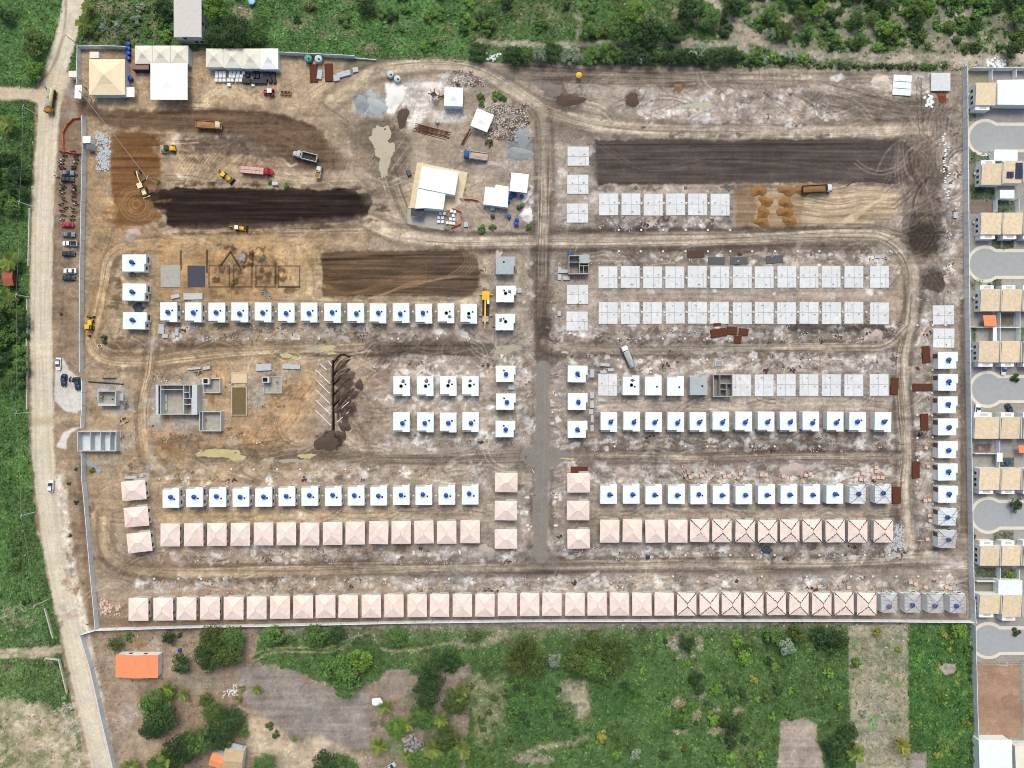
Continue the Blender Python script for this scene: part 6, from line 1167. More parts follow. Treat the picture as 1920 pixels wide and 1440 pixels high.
# ================================================================ CONDOMINIUM ON THE EAST
mCRM = mat('cream_roof_tile', (232, 210, 178), .85, .2, 1, rnd=.05); mKERB = mat('pale_kerb', (222, 214, 196), .9, .1, 1); mASP = mat('grey_asphalt', (166, 168, 170), .9, .08, .6); mPAV = mat('grey_parapet', (196, 198, 196), .85, .1, 1); mSOL = mat('solar_panel', (36, 48, 82), .2, .1, 3, spec=.6); mLAWN = mat('lawn', (70, 100, 46), .95, .3, 2)
def villa(x0, y0, x1, y1, label, front='s', h=3.4, m=None, west=True):
    k = PX*(ALT-h)/ALT; a, b = (x1-x0)/2*k, (y1-y0)/2*k; r = thing('villa', label, 'house', 'houses of the condominium', (x0+x1)/2, (y0+y1)/2, 0, 0, h)
    MB().box(-a, a, -b, b, -.3, h-.02).build('wall', mWW, r)
    MB().add([(-a-.1, -b-.1, h), (a-.35, -b-.1, h), (a-.35, b+.1, h+.5), (-a-.1, b+.1, h+.5), (-a-.1, -b-.1, h+.1), (a-.35, -b-.1, h+.1), (a-.35, b+.1, h+.6), (-a-.1, b+.1, h+.6)], [(0, 3, 2, 1), (4, 5, 6, 7), (0, 1, 5, 4), (1, 2, 6, 5), (2, 3, 7, 6), (3, 0, 4, 7)]).build('roof', m or mCRM, r)
    MB().box(a-.33, a, -b, b, h-.02, h+.75).build('parapet', mPAV, r)
    s_ = -1 if front == 's' else 1; y0_, y1_ = sorted((s_*b, s_*(b+1.5)))
    p = MB().box(-a+.3, a*.45, y0_, y1_, -.2, 2.9).build('porch', mWW, r); MB().box(-a*.5, a*.15, y0_+.4, y1_-.3, 2.9, 2.95).build('skylight', mPAV, p)
    window(r, a*.7, s_*b, 1, 1.1, 1.2, 'n' if s_ > 0 else 's')
    if west:
        for yy in (.5, -.1, -.6): window(r, -a, yy*b, 1.0, .9, 1.2, 'w')
        MB().box(-a-.75, -a-.07, b*.2, b*.45, .1, .8).build('air_conditioner', mPAV, r)
    return r
V = [(1829, 157, 1868, 197, 's', 'next to the grey roofed house'), (1840, 308, 1878.5, 346, 'n', 'south of the first turning circle, by the wall'), (1880.5, 303, 1917, 343, 'n', 'carrying dark solar panels'), (1838.5, 400, 1878.5, 439, 's', 'north of the second turning circle, by the wall'), (1880.5, 400, 1918, 439, 's', 'north of the second turning circle, further from the wall'),
     (1838, 543, 1875.5, 583, 'n', 'north of the small orange roof, by the wall'), (1878.5, 543, 1916, 583, 'n', 'north of the small orange roof, further from the wall'), (1834.6, 640, 1874, 679, 's', 'north of the third turning circle, by the wall'), (1877, 640, 1913, 679, 's', 'north of the third turning circle, further from the wall'),
     (1827, 782, 1874, 822, 'n', 'south of the third turning circle, by the wall'), (1877, 782, 1913, 822, 'n', 'south of the third turning circle, further from the wall'), (1835.6, 878, 1875, 918, 's', 'north of the fourth turning circle, by the wall'), (1878, 878, 1914, 918, 's', 'north of the fourth turning circle, further from the wall'),
     (1837, 1023, 1874.5, 1060, 'n', 'south of the fourth turning circle, by the wall'), (1878, 1023, 1914, 1060, 'n', 'south of the fourth turning circle, further from the wall'), (1836, 1114.5, 1875.5, 1150, 's', 'north of the fifth turning circle, by the wall'), (1879, 1115, 1916, 1156, 's', 'north of the fifth turning circle, further from the wall')]
for i, (x0, y0, x1, y1, f, d) in enumerate(V):
    villa(x0, y0, x1, y1, f'cream roofed house {d}', f, west=(x0 < 1860))
for y0, y1, f, d in ((400, 439, 's', 'second circle, north side'), (543, 583, 'n', 'orange hut row'), (640, 679, 's', 'third circle, north side'), (782, 822, 'n', 'third circle, south side'), (878, 918, 's', 'fourth circle, north side'), (1023, 1060, 'n', 'fourth circle, south side')):
    villa(1918.5, y0, 1957, y1, f'third cream roofed house from the boundary wall, {d}', f, west=False)
shed('grey_roof_house', 'house with white and grey stepped roof at the north wall', [(1869, 150), (1916, 149), (1940, 149), (1940, 197), (1869, 196)], 3.8, mMET, False, 'house', wallm=mWW)
shed('white_annex', 'white flat annex south of the first turning circle', [(1864, 281), (1908, 282), (1908, 302), (1864, 301)], 3.0, mWR, False, 'house', wallm=mWW)
shed('white_annex', 'white walled patio roof in front of the solar house', [(1875, 356), (1902, 356), (1902, 372), (1875, 372)], 2.6, mWR, False, 'house', wallm=mWW)
shed('white_annex', 'white flat roof of the annex north of the fifth circle', [(1872, 1088), (1917, 1088), (1917, 1116), (1872, 1115)], 3.0, mWR, False, 'house', wallm=mWW)
shed('white_annex', 'white awning in a paved yard by the boundary wall', [(1862, 614), (1869, 614), (1869, 639), (1862, 639)], 2.4, mWR)
shed('orange_hut', 'small orange tiled porch roof in a condominium yard', [(1843, 591), (1867, 591), (1869, 612), (1846, 612)], 2.6, mORTL)
shed('orange_hut', 'orange roof corner east of the brick rubble yard', [(1909, 835), (1930, 835), (1930, 850), (1911, 849)], 2.6, mORTL)
shed('white_annex', 'small white roof beside the brick rubble yard', [(1869, 849), (1880, 849), (1880, 866), (1869, 866)], 2.5, mWR)
shed('white_hall', 'large white flat roof south of the clay court', [(1835, 1387), (1897, 1387), (1899, 1475), (1838, 1475)], 4.0, mWR, False, 'building', wallm=mWW)
shed('white_hall', 'cream flat roof east of the large white roof', [(1903, 1398), (1960, 1398), (1960, 1475), (1906, 1475)], 4.0, mTENTO, False, 'building', wallm=mWW)
sp = thing('solar_array', 'dark solar panel array on a cream roof', 'solar panels')
p_ = G(1902, 322, 3.9); sp.location = (p_.x, p_.y, 3.95)
for i in range(2):
    for j in range(5): MB().box(.35+i*1.15, 1.4+i*1.15, -2.2+j*1.05, -1.22+j*1.05, 0, .08).build('panel', mSOL, sp)
for i in range(2):
    for j in range(2): MB().box(-2.5+i*1.15, -1.45+i*1.15, -2.0+j*1.05, -1.02+j*1.05, 0, .08).build('panel', mSOL, sp)
def culdesac(cx, cy, y0, y1, label):
    a = [];
    def outline(o):
        q = []
        r_ = 29+o; ya, yb = y0-o, y1+o; xs = cx+math.sqrt(max(r_*r_-(cy-ya)**2, 4)); 
        t0 = math.atan2(ya-cy, xs-cx); t1 = math.atan2(yb-cy, math.sqrt(max(r_*r_-(yb-cy)**2, 4)))
        n_ = 30; tt = [t0-(2*math.pi-(t1-t0))*i/n_ for i in range(n_+1)]
        q = [(cx+r_*math.cos(t), cy+r_*math.sin(t)) for t in tt]; return q+[(2040, yb), (2040, ya)]
    q = [G(*p) for p in outline(0)]; tag(MB().prism([p[:2] for p in q], .0, .13).build('asphalt_road', mASP), kind='structure')
    q = [G(*p) for p in outline(6)]; tag(MB().prism([p[:2] for p in q], -.1, .10).build('pavement', mKERB), kind='structure')
for i, (cx, cy, y0, y1) in enumerate(((1847, 258, 236, 280), (1847, 495, 473, 517), (1851, 730, 709, 750), (1853, 966, 943, 987), (1853, 1201, 1180, 1222))): culdesac(cx, cy, y0, y1, '')
YW = [((1812, 614), (1905, 615)), ((1822, 683), (1858, 683)), ((1822, 850), (1868, 850)), ((1826, 1088), (1868, 1088)), ((1853, 132), (1853, 156)), ((1898, 132), (1898, 150)), ((1868, 586), (1868, 640)), ((1905, 586), (1905, 640)), ((1867, 825), (1867, 876)), ((1868, 1062), (1868, 1112)), ((1904, 1066), (1904, 1086)), ((1862, 376), (1862, 400)), ((1903, 376), (1903, 400))]
yn = ['north of a white awning', 'in front of the third circle houses', 'south of the brick rubble yard', 'north of the annex', 'between the northern lawns', 'beside the stepped roof house', 'between awning and orange porch', 'east of the awning yard', 'beside the brick rubble', 'between two lawns near the fifth circle', 'east of the lawn near the fifth circle', 'between brown plot and lawn', 'east of the dark lawn']
for (a, b), d in zip(YW, yn): wall_run('yard_wall', f'white garden wall {d}', [a, b], 2.0, 40, mWALLW, .14)
wall_run('yard_wall', 'grey rear wall of the condominium along the sandy track', [(1815, 133), (1860, 133), (1960, 133)], 2.5, 6)
ct = thing('court_fence', 'pale green fence round the clay football court', 'fence', None, 1872, 1310)
cx_, cy_ = G(1872, 1310)[:2]
def fence_side(a, b):
    p, q = G(*a)-G(1872, 1310), G(*b)-G(1872, 1310); n_ = int((q-p).length/3)
    for i in range(n_+1): t = p.lerp(q, i/n_); MB().lathe([(.05, -.1), (.05, 3.0)], t.x, t.y, 6).build('post', mat('green_fence', (178, 196, 176), .7, .1), ct)
    for z in (.1, 1.5, 2.95): MB().tube([(p.x, p.y, z), (q.x, q.y, z)], .035, 4).build('rail', MATS['green_fence'], ct)
for a, b in (((1831, 1240), (1914, 1239)), ((1914, 1239), (1916, 1384)), ((1831, 1384), (1916, 1384))): fence_side(a, b)
for x, y, s_, d in ((1874, 1243, 1, 'north'), (1876, 1382, -1, 'south')):
    r = thing('football_goal', f'white football goal at the {d} end of the clay court', 'goal', 'goals of the clay court', x, y)
    for sx in (-1.5, 1.5): MB().tube([(sx, 0, -.1), (sx, 0, 2.0)], .05, 6).build('goal_post', PC['white'], r); MB().tube([(sx, 0, 2.0), (sx*.9, s_*1.0, 1.9), (sx*.9, s_*1.4, 0)], .03, 5).build('net_frame', PC['white'], r)
    MB().tube([(-1.5, 0, 2.0), (1.5, 0, 2.0)], .05, 6).build('crossbar', PC['white'], r)
# ================================================================ STACKS, DRUMS, RINGS, PIPES
mGRYS = mat('grey_block', (190, 196, 200), .9, .18, 2); mWBLK = mat('white_block', (236, 238, 238), .85, .08, 2); mBLKP = mat('black_plastic_crate', (46, 52, 62), .6, .2, 3); mPEACHB = mat('peach_brick', (222, 190, 174), .9, .15, 2); mDFORM = mat('dark_form_panel', (92, 94, 98), .8, .15, 2, stretch=(1, 4, 1)); mRMESH = mat('rusty_mesh', (98, 56, 40), .95, .2, 2, stretch=(1, 3, 1)); mDBRN = mat('dark_brown_panel', (86, 68, 60), .9, .2, 2)
def pallet(px, py, w_, d_, h_, m, label, cat, group, rot=0, name='block_pallet', courses=2, wood=True):
    r = ground_at(thing(name, label, cat, group, px, py, rot), px, py)
    if wood: MB().box(-w_/2, w_/2, -d_/2, d_/2, -.05, .1).build('pallet_base', mWOOD, r)
    for i in range(courses):
        z0 = .1+(h_-.1)*i/courses; j = .04*i; MB().box(-w_/2+.03+j, w_/2-.03-j, -d_/2+.03, d_/2-.03, z0+.01, .1+(h_-.1)*(i+1)/courses).build('block_layer', m, r)
    return r
n_ = 0
for row_, (y, xs) in enumerate(((138.5, (408, 415, 422, 434, 441, 448.5, 458)), (144.5, (408, 415, 422, 433.5, 440, 447, 454)), (152, (407, 414.5, 422, 430, 437, 446, 453)), (160.5, (431,)))):
    for i, x in enumerate(xs): pallet(x, y, 1.15, 1.1, .9, mWBLK, f'white wrapped block pallet below the tents, row {ORD[row_]}, {ordn(i)} from the west', 'pallet', 'white block pallets below the tents')
for i, (x, y, w_, d_) in enumerate(((465, 142, 9, 8), (478, 141, 6, 14), (485, 142, 6, 13), (501, 141, 14, 8), (514, 141, 7, 8), (500, 148.5, 20, 6), (515, 148, 6, 8), (464, 153, 16, 9), (488, 154.5, 28, 8), (508, 153.5, 7, 7), (516, 153.5, 6, 8))):
    pallet(x, y, w_*PX, d_*PX, 1.0, mBLKP, f'black plastic crate stack east of the white pallets, {ordn(i)} counting from the pallets', 'crate', 'black crate stacks', name='crate_stack', wood=False)
tag(place_mb(MB().box(-.5, .5, -.4, .4, 0, .5), 'foam_box', 475.5, 160.5, hz(475, 160), mWR), 'white foam box below the black crates', 'box')
for i, (x, y, w_, d_, a) in enumerate(((600, 141, 10, 17, 8), (631.5, 147.5, 12, 11, -8), (645, 140, 26, 10, -16), (667, 132, 11, 9, -10))): pallet(x, y, w_*PX, d_*PX, .7, mGRYS, ('grey block heap between the two rusty mesh stacks', 'grey block heap beside the rusty mesh', 'long grey pipe stack near the north wall end', 'small grey stack at the end of the pipe stack')[i], 'stack', 'grey stacks near the north wall', a, 'grey_stack', 3, False)
def big_tank(px, py, m, label, r_=1.25, h_=1.9):
    t = ground_at(thing('large_tank', label, 'tank', None, px, py), px, py); MB().lathe([(r_, -.1), (r_, h_), (r_*.9, h_+.1), (0, h_+.25)], n=24).build('tank_body', m, t, True); MB().lathe([(.3, h_+.18), (.3, h_+.3)], .3, -.3, 12).build('manhole', mBK, t)
big_tank(580.5, 113.5, mat('teal_tank', (92, 156, 146), .6, .08, 1), 'large teal tank by the north wall'); big_tank(599.5, 114.5, mat('pale_grey_tank', (190, 206, 212), .7, .08, 1), 'large pale grey tank by the north wall'); big_tank(733, 142, MATS['pale_grey_tank'], 'grey concrete tank north-west of the white sand, western one', 1.15, 1.4); big_tank(746, 150.5, MATS['pale_grey_tank'], 'grey concrete tank beside the white sand, eastern one', 1.15, 1.4)
for i, (x, y, w_, d_, a, m, lb) in enumerate(((588.5, 138, 14, 33, -2, mRMESH, 'rusty steel mesh stack by the north wall, western of two'), (617, 136.5, 15, 33, -2, mRMESH, 'rusty steel mesh stack by the north wall, eastern of two'), (1304, 477, 32, 13, -1, mDBRN, 'dark brown panel stack north of the slabs'), (1343, 489, 31, 13, 0, mDFORM, 'dark grey panel stack next to the brown one'), (1385, 488.5, 32, 13, -2, mDFORM, 'dark grey panel stack, middle of three'), (1452, 486.5, 31, 14, -4, mDFORM, 'dark grey panel stack standing apart in the east'),
        (1347, 624, 30, 15, -8, mRMESH, 'large rusty mesh sheet south of the slab rows'), (1372, 620, 18, 14, 4, mRMESH, 'rusty mesh sheet beside the large one'), (1394, 622.5, 17, 12, 8, mRMESH, 'small rusty mesh sheet at the east of the group'), (1383, 636.5, 14, 13, 4, mRMESH, 'rusty mesh sheet at the lane edge'), (1344, 608.5, 14, 4.5, -2, mRMESH, 'thin rusty sheet at a slab corner'),
        (1735.5, 665, 14, 31, -4, mRMESH, 'rusty mesh stack beside the east lane, northern one'), (1729, 726, 36, 13, 0, mRMESH, 'rusty mesh stack lying across towards a white house'), (1732, 791.5, 14, 31, -2, mRMESH, 'rusty mesh stack beside the fourth white house'), (1716, 881, 13.5, 31, -1, mRMESH, 'rusty mesh stack right at the east lane'), (1676, 724, 14, 31, 3, mRMESH, 'rusty mesh stack at the east end of the slabs'), (1680, 928, 15, 31, -2, mRMESH, 'dark rusty mesh stack beside the last roof frame'), (1086, 881, 31, 12, 0, mRMESH, 'rusty mesh stack behind the northern tiled column house'))):
    r = ground_at(thing('steel_mesh_stack' if m is mRMESH else 'panel_stack', lb, 'stack', 'flat stacks of mesh and panels', x, y, a), x, y); w2, d2 = w_*PX/2, d_*PX/2; nn = 6 if m is mRMESH else 3
    for k in range(nn): o_ = rng.uniform(-.08, .08); MB().box(-w2+o_, w2+o_, -d2+o_, d2+o_, k*.09-.05, k*.09+.03).build('sheet', m, r)
# rebar bundles
def rebar(px, py, L_, n_, rot, spread, label):
    r = ground_at(thing('rebar_bundle', label, 'rebar', None, px, py, rot), px, py)
    for i in range(n_): y = (i/(n_-1)-.5)*spread; o = rng.uniform(-.6, .6); MB().tube([(-L_/2+o, y, .15), (L_/2+o, y+rng.uniform(-.3, .3), .15)], .09, 5).build('bar', mRUST, r)
rebar(811, 247, 11.5, 9, 14, 2.6, 'rusty rebar bundle west of the turned tent'); rebar(874, 257.5, 6.0, 6, -62, .9, 'short rusty rebar bundle south of the white tent')
# drums and small tanks on the ground
def drum(px, py, m, label, r_=.72, h_=.95):
    t = ground_at(thing('plastic_drum', label, 'drum', 'drums and tanks on the ground', px, py), px, py); MB().lathe([(r_*.75, -.05), (r_*.9, h_*.7), (r_, h_*.8), (r_, h_)], n=16).build('drum_body', m, t, True); MB().lathe([(r_*1.02, h_-.02), (r_*.9, h_+.06), (0, h_+.12)], n=16).build('drum_lid', m, t, True)
for i, (x, y, lb) in enumerate(((961, 363, 'touching the white tent corner'), (957.5, 369, 'between tool shed and tent'), (978, 370, 'below the white tent'), (953, 378, 'at the tool shed corner'), (954.5, 407, 'standing alone in the fenced yard'), (969, 413, 'northern of the touching pair'), (968, 421, 'southern of the touching pair'), (965, 366, 'pushed under the tent edge'))): drum(x, y, mBL, f'blue round drum {lb}')
for x, y, lb in ((972.5, 389.5, 'dark round drum at the weeds east of the yard'), (924, 406, 'dark round drum below the pale blue box'), (820.5, 230, 'small grey mixer drum beside the rebar')): drum(x, y, PC['navy'] if x > 850 else mSTEEL, lb)
for i, y in enumerate((85, 93.5, 102.5, 112)): drum(243, y, mBL, f'blue tank in the line beside the western tents, {ORD[i]} from the north', .8, 1.2)
drum(247, 149, mBL, 'blue tank between the cream and white tents', .8, 1.2); drum(1068, 478, mBL, 'blue tank beside the roofless block house', .75); drum(1886, 868, mBL, 'blue tank on a condominium lawn', .75); drum(338.5, 1217.5, mBL, 'blue tank beside the orange cottage trees', .6); drum(474, 6, mat('sky_blue_tank', (150, 206, 236), .5, .05), 'pale blue tank among the northern trees', 1.1, 1.2); drum(1724, 813, PC['navy'], 'dark drum beside the east lane', .6); drum(1214, 1043, PC['navy'], 'dark barrel on the southern lane', .7)
tag(place_mb(MB().box(-.65, .65, -.6, .6, 0, 1.0), 'crate', 923.5, 392, hz(923, 392), mat('pale_blue_box', (150, 206, 222), .6, .1)), 'pale blue box beside the tool shed', 'box')
tag(place_mb(loft([(-.9, .7, 0, 1.0), (.9, .7, 0, 1.0)]), 'skip_bin', 767, 325.5, hz(767, 325), PC['navy'], 70), 'dark skip bin west of the yard shed', 'bin'); tag(place_mb(loft([(-1, .6, 0, 1.0), (1, .6, 0, 1.0)]), 'generator', 517, 345.5, hz(517, 345), PC['silver'], 0), 'pale generator box at the edge of the dark bed', 'generator')
for i, (x, y) in enumerate(((826, 401), (833, 401), (823, 408.5), (830, 409), (823, 416), (830, 416.5), (847, 396.5), (853, 398), (850, 405), (845, 411.5), (851.5, 412), (839, 418.5), (845, 419), (851, 419.5))): pallet(x, y, 1.05, 1.0, .8, mWBLK, f'white block pallet in the netted yard corner, {ordn(i)} counted from the shed', 'pallet', 'white pallets in the netted corner')
def net(pts, label):
    q = [G(*p) for p in pts]; r = thing('safety_net', label, 'net'); r.location = q[0]
    for a, b in zip(q, q[1:]):
        d = b-a; an = math.atan2(d.y, d.x); o = MB().box(0, d.length, -.07, .07, -.05, .9).build('net_panel', mORN, r); o.location = a-q[0]; o.rotation_euler.z = an
        o = MB().lathe([(.06, -.1), (.06, 1.1)], n=6).build('post', mWOOD, r); o.location = a-q[0]
net([(848, 391), (865.5, 398), (864, 420), (846, 428)], 'orange safety net round the white pallets'); net([(870, 374), (884, 374), (897, 377)], 'short orange net east of the yard shed'); net([(151, 222), (139, 224), (128, 234), (120, 250), (121.5, 284), (137, 288), (153, 289)], 'orange net round the empty corner north of the motorcycles')
# precast rings and chamber covers
mLID = mat('pale_chamber_cover', (232, 228, 218), .8, .1, 2)
lid0 = thing('chamber_cover'); MB().lathe([(.40, -.25), (.40, .18), (.33, .22)], n=12).build('ring', mRING, lid0); MB().lathe([(.34, .17), (.34, .25), (.1, .27)], n=12).build('lid', mLID, lid0)
def lids(xs, y, d):
    for i, x in enumerate(xs):
        yy = y if not isinstance(y, (list, tuple)) else y[i]
        t = copy_tree(lid0); p = G(x, yy); t.location = (p.x, p.y, hz(x, yy)); tag(t, f'pale chamber cover {d}, {ordn(i)} along the line', 'chamber cover', 'round chamber covers')
lids([1160, 1202, 1243.5, 1285.5, 1327, 1369], 431.5, 'along the north edge of the main lane'); lids([1160, 1201, 1243, 1285, 1327, 1369, 1410, 1452.5, 1495, 1536, 1669], 471.5, 'along the south edge of the main lane'); lids([1159, 1200, 1242.5, 1284, 1326, 1368, 1410, 1452], 635, 'south of the southern slab row'); lids([1159, 1200, 1242, 1313, 1326, 1411, 1518, 1577, 1618], 674.5, 'south of the tanker lane')
lids([1152, 1285.5, 1326, 1368, 1410, 1452, 1536], 837, 'south of the row between the eastern lanes'); lids([1285, 1369, 1410, 1452, 1536, 1579, 1621, 1667], 1040.5, 'north of the long southern lane, east half'); lids([1182, 1262, 1345, 1428, 1512, 1595, 1636, 1680, 1721, 1763], 1080.5, 'south of the long southern lane, east half'); lids([290, 335, 378, 420, 590, 695, 780, 842, 885, 1010], 1085, 'south of the long southern lane, west half')
lids([434, 476, 520, 563, 605, 648, 691], 880, 'north of the western flat row'); lids([466, 500, 561, 599, 735, 747, 820, 880], 635, 'north of the western dirt lane'); lids([1160.5, 1202.5, 1244.5, 1286.5, 1328.5], 381, 'between the slabs north of the main lane'); lids([1161, 1203, 1245, 1287, 1328.5, 1370, 1412, 1454, 1496, 1537.5, 1579, 1624], 521, 'between slabs of the northern slab row'); lids([1161, 1203, 1245, 1287, 1328.5, 1370, 1412, 1454, 1496, 1537.5, 1579, 1624], 585, 'between slabs of the southern slab row')
lids([344, 387, 431, 474, 517.5, 560.5, 604, 647, 690, 732, 774.5, 817, 859.5], 584.5, 'between houses south of the brown sand bed'); lids([346, 389, 432, 475, 518.5, 561.5, 605, 648, 691, 733, 775, 817.5, 860], 929, 'between houses north of the western tiled row')
lids([1719.5, 1748, 1772], 610, 'between the slabs by the east wall'); lids([1748, 1747, 1747, 1748, 1748, 1748, 1749], (694, 737, 779, 820, 862, 903, 945), 'on the lane side of the east wall houses'); lids([1719, 1719, 1719.5, 1720, 1719], (736, 778, 821, 863, 903), 'beside the ring lane'); lids([986, 1036, 996, 1040], (933, 773, 987, 985), 'beside the mud street'); drop_tree(lid0)
for i, (x, y, r_) in enumerate(((188, 649, .75), (249, 518.5, .8), (947.5, 575, .85), (1220.5, 697, .7), (1245.5, 692, .65), (492, 549, .5), (500, 546, .5), (499, 556, .5), (507, 557, .6))):
    ring('precast_ring', x, y, hz(x, y)-.02, r_, .14, .45, mLID if i == 0 else mRING, ('white broken ring beside the green bush', 'dark ring south of the northern large white house', 'grey ring between the houses east of the crane', 'pale ring north of the tankless white houses', 'dark ring north of the tankless white houses', 'small ring below the dug plots, western', 'small ring below the dug plots, northern', 'small ring below the dug plots, southern', 'small ring below the dug plots, eastern')[i], 'concrete ring', 'precast rings')
# white drain pipes of the herringbone field
HB = [(616, 677, 622, 685), (600, 682, 613, 694), (592, 693, 619.5, 720.5), (592, 711.5, 618.5, 738), (592, 731, 618.5, 756.5), (592.5, 750.5, 619.5, 776.5), (592, 769.5, 620.5, 797.5), (652, 736, 645.5, 743.5), (655, 753, 634, 771.5), (654, 772, 632, 792)]
for i, (a, b, c_, d_) in enumerate(HB):
    p, q = G(a, b), G(c_, d_); p.z = hz(a, b)+.13; q.z = hz(c_, d_)+.13
    r = MB().tube([p, q], .15, 6).build('drain_pipe', PC['white']); tag(r, f'white slanted pipe {"west" if i < 7 else "east"} of the drain trench, {ORD[i if i < 7 else i-7]} from its north end', 'pipe', 'white pipes beside the drain trench')
for i, (x, y, L_, a, m, lb) in enumerate(((206, 709.5, 4.4, 0, PC['navy'], 'dark blue corrugated pipe near the gatehouse'), (199, 718, 12, 4, mCH, 'long dark pipe line north of the gatehouse'), (1000, 884, 1.6, 55, PC['white'], 'short white pipe beside the mud street'), (1594, 344, 3.2, -33, mWOOD, 'pale plank at the edge of the dark bed'))):
    p = G(x, y); o = MB().tube([(-L_/2, 0, .2), (L_/2, 0, .2)], .22 if i < 2 else .12, 8).build('loose_pipe', m); o.location = (p.x, p.y, hz(x, y)-.02); o.rotation_euler.z = -R(a); tag(o, lb, 'pipe')
# trusses and steel on the clubhouse side
for i, (x, y, w_, d_, a) in enumerate(((495, 688.5, 30, 13, -3), (547, 687.5, 34, 9, 2), (365, 691, 26, 4, -4), (388, 690, 14, 6, -8), (1110, 700, 8, 16, 2), (1110, 741, 8, 12, 0), (1110, 758, 8, 14, 0), (1108, 772, 8, 10, 0), (1110, 785, 6, 14, 0), (1110, 803, 7, 12, 0), (1131, 697.5, 12, 6, 0), (1145, 693.5, 12, 6, 0), (1126, 750, 12, 6, 0), (1134, 684, 18, 6, 5), (363, 556, 36, 12, -1), (330, 556, 16, 7, -12), (304, 617, 11, 18, 4), (311, 630, 11, 8, 3), (327, 631, 6, 7, 3), (333, 622, 7, 15, 2), (247, 895, 22, 5, -4), (267, 891, 7, 6, 5), (959, 725.5, 12, 10, 3), (974, 545, 8, 9, 0), (1049, 505, 7, 9, 0), (1049, 520, 7, 11, 0), (1062, 522, 13, 7, 0), (1056, 509, 20, 7, 0), (1048.5, 588, 7, 9, 0), (974, 949, 5.5, 6, 0), (874, 421.5, 8, 9, 0), (1790, 404, 8, 11, 2), (1644, 481.5, 10, 6, 0))):
    pallet(x, y, w_*PX, d_*PX, .6 if w_*d_ > 60 else .4, mGRYS, f'grey concrete block stack at the {("clubhouse pavilion", "pavilion east side", "lane north of the clubhouse", "clubhouse north corner", "gap beside the eastern column houses", "gap beside the eastern column houses", "gap beside the eastern column houses", "gap beside the eastern column houses", "gap beside the eastern column houses", "gap beside the eastern column houses", "slab east of the column houses", "lane corner east of the column houses", "slab south edge", "lane edge near the tanker", "white row near the dark slab", "white row near the grey slab", "first house of the white row", "first house of the white row, south", "first house of the white row, east", "second house of the white row", "north slightly turned tiled house", "north turned tiled house, alone", "gap between street houses", "northern crane house", "roofless block house, north-west", "roofless block house, west", "roofless block house, south", "roofless block house wall", "slab beside the street", "middle tiled street house", "netted yard", "east wall strip", "slab row east end")[i]}', 'stack', 'grey block stacks', a, 'block_stack', 2, False)
for i, (x, y, w_, d_, a, m, lb) in enumerate(((320, 518, 36, 41, 0, mGREYS, 'grey concrete slab west of the black slab'), (368.5, 518, 33, 40, 0, mat('black_membrane', (70, 72, 84), .7, .3, 3), 'black membrane covered slab between the dug plots'))):
    r = thing('foundation_slab', lb, 'slab', None, x, y, a); MB().box(-w_*PX/2-.1, w_*PX/2+.1, -d_*PX/2-.1, d_*PX/2+.1, -.3, .1).build('footing', mFOOT, r); MB().box(-w_*PX/2, w_*PX/2, -d_*PX/2, d_*PX/2, .1, .22).build('slab_panel', m, r)
# brick pallets in the east
BP = [(1294, 894), (1315, 891.5), (1358, 892.5), (1366, 892), (1388, 888), (1427, 890), (1435, 890), (1468, 892), (1510, 890.5), (1518, 888.5), (1617, 887.5), (1613, 898), (1621, 899), (1642, 876.5), (1642, 883.5), (1637, 894.5), (1645, 894.5), (1653, 895), (1739, 874), (1733, 938), (1741, 937), (1741, 966), (1743, 976), (1737.5, 1010.5), (1535, 1099), (1706, 1091), (1715, 1094), (1734, 1100), (1773, 1100), (1780, 1102), (1590, 1101), (1735, 839.5)]
for i, (x, y) in enumerate(BP): pallet(x, y, 1.35, 1.15, .7, mPEACHB, ('pallet of peach roof tiles in the lot north of the eastern flat row' if y < 905 and x < 1700 else ('pallet of peach roof tiles beside the east wall houses' if x > 1700 and y < 1050 else 'pallet of peach roof tiles on the lots by the southern lane')), 'pallet', 'pallets of roof tiles', rng.uniform(-15, 15), 'tile_pallet', 2)
# meter posts by the street: white boxes
for i, (x, y) in enumerate(((989, 932.5), (989, 985), (1042, 932.5), (1042, 985), (862, 1034.5), (776, 1036))): tag(place_mb(MB().box(-.6, .6, -.28, .28, -.05, .5), 'meter_box', x, y, hz(x, y), mWBLK, 0 if i < 4 else 75), ('white meter box beside the mud street', 'white block on the lots south of the inner tiled row')[i > 3], 'meter box', 'white boxes by the street' if i < 4 else 'white blocks south of the inner row')
# ---- heaps
def heap(px, py, rx, ry, h_, m, label, cat='heap', group=None, seed=1, name='soil_heap', rot=0):
    g = random.Random(seed*77+int(px)); b = MB(); nr, na = 7, 22; ph = [g.uniform(0, 6) for _ in range(4)]; vs = [(0, 0, h_)]
    for i in range(1, nr+1):
        t = i/nr
        for j in range(na):
            a = 6.283*j/na; k = 1+.16*math.sin(2*a+ph[0])+.13*math.sin(3*a+ph[1])+.08*math.sin(5*a+ph[3])+.06*math.sin(9*a+ph[2])+g.uniform(-.05, .05); vs.append((rx*PX*k*t*math.cos(a), ry*PX*k*t*math.sin(a), h_*(1-t)**1.15*(1+g.uniform(-.12, .12))-(.12 if i == nr else 0)+g.uniform(-.03, .03)))
    f = [(0, 1+j, 1+(j+1) % na) for j in range(na)]+[(1+(i-1)*na+j, 1+i*na+j, 1+i*na+(j+1) % na, 1+(i-1)*na+(j+1) % na) for i in range(1, nr) for j in range(na)]
    o = place_mb(b.add(vs, f), name, px, py, 0, m, rot, True); o.location.z = hz(px, py); return tag(o, label, cat, group)
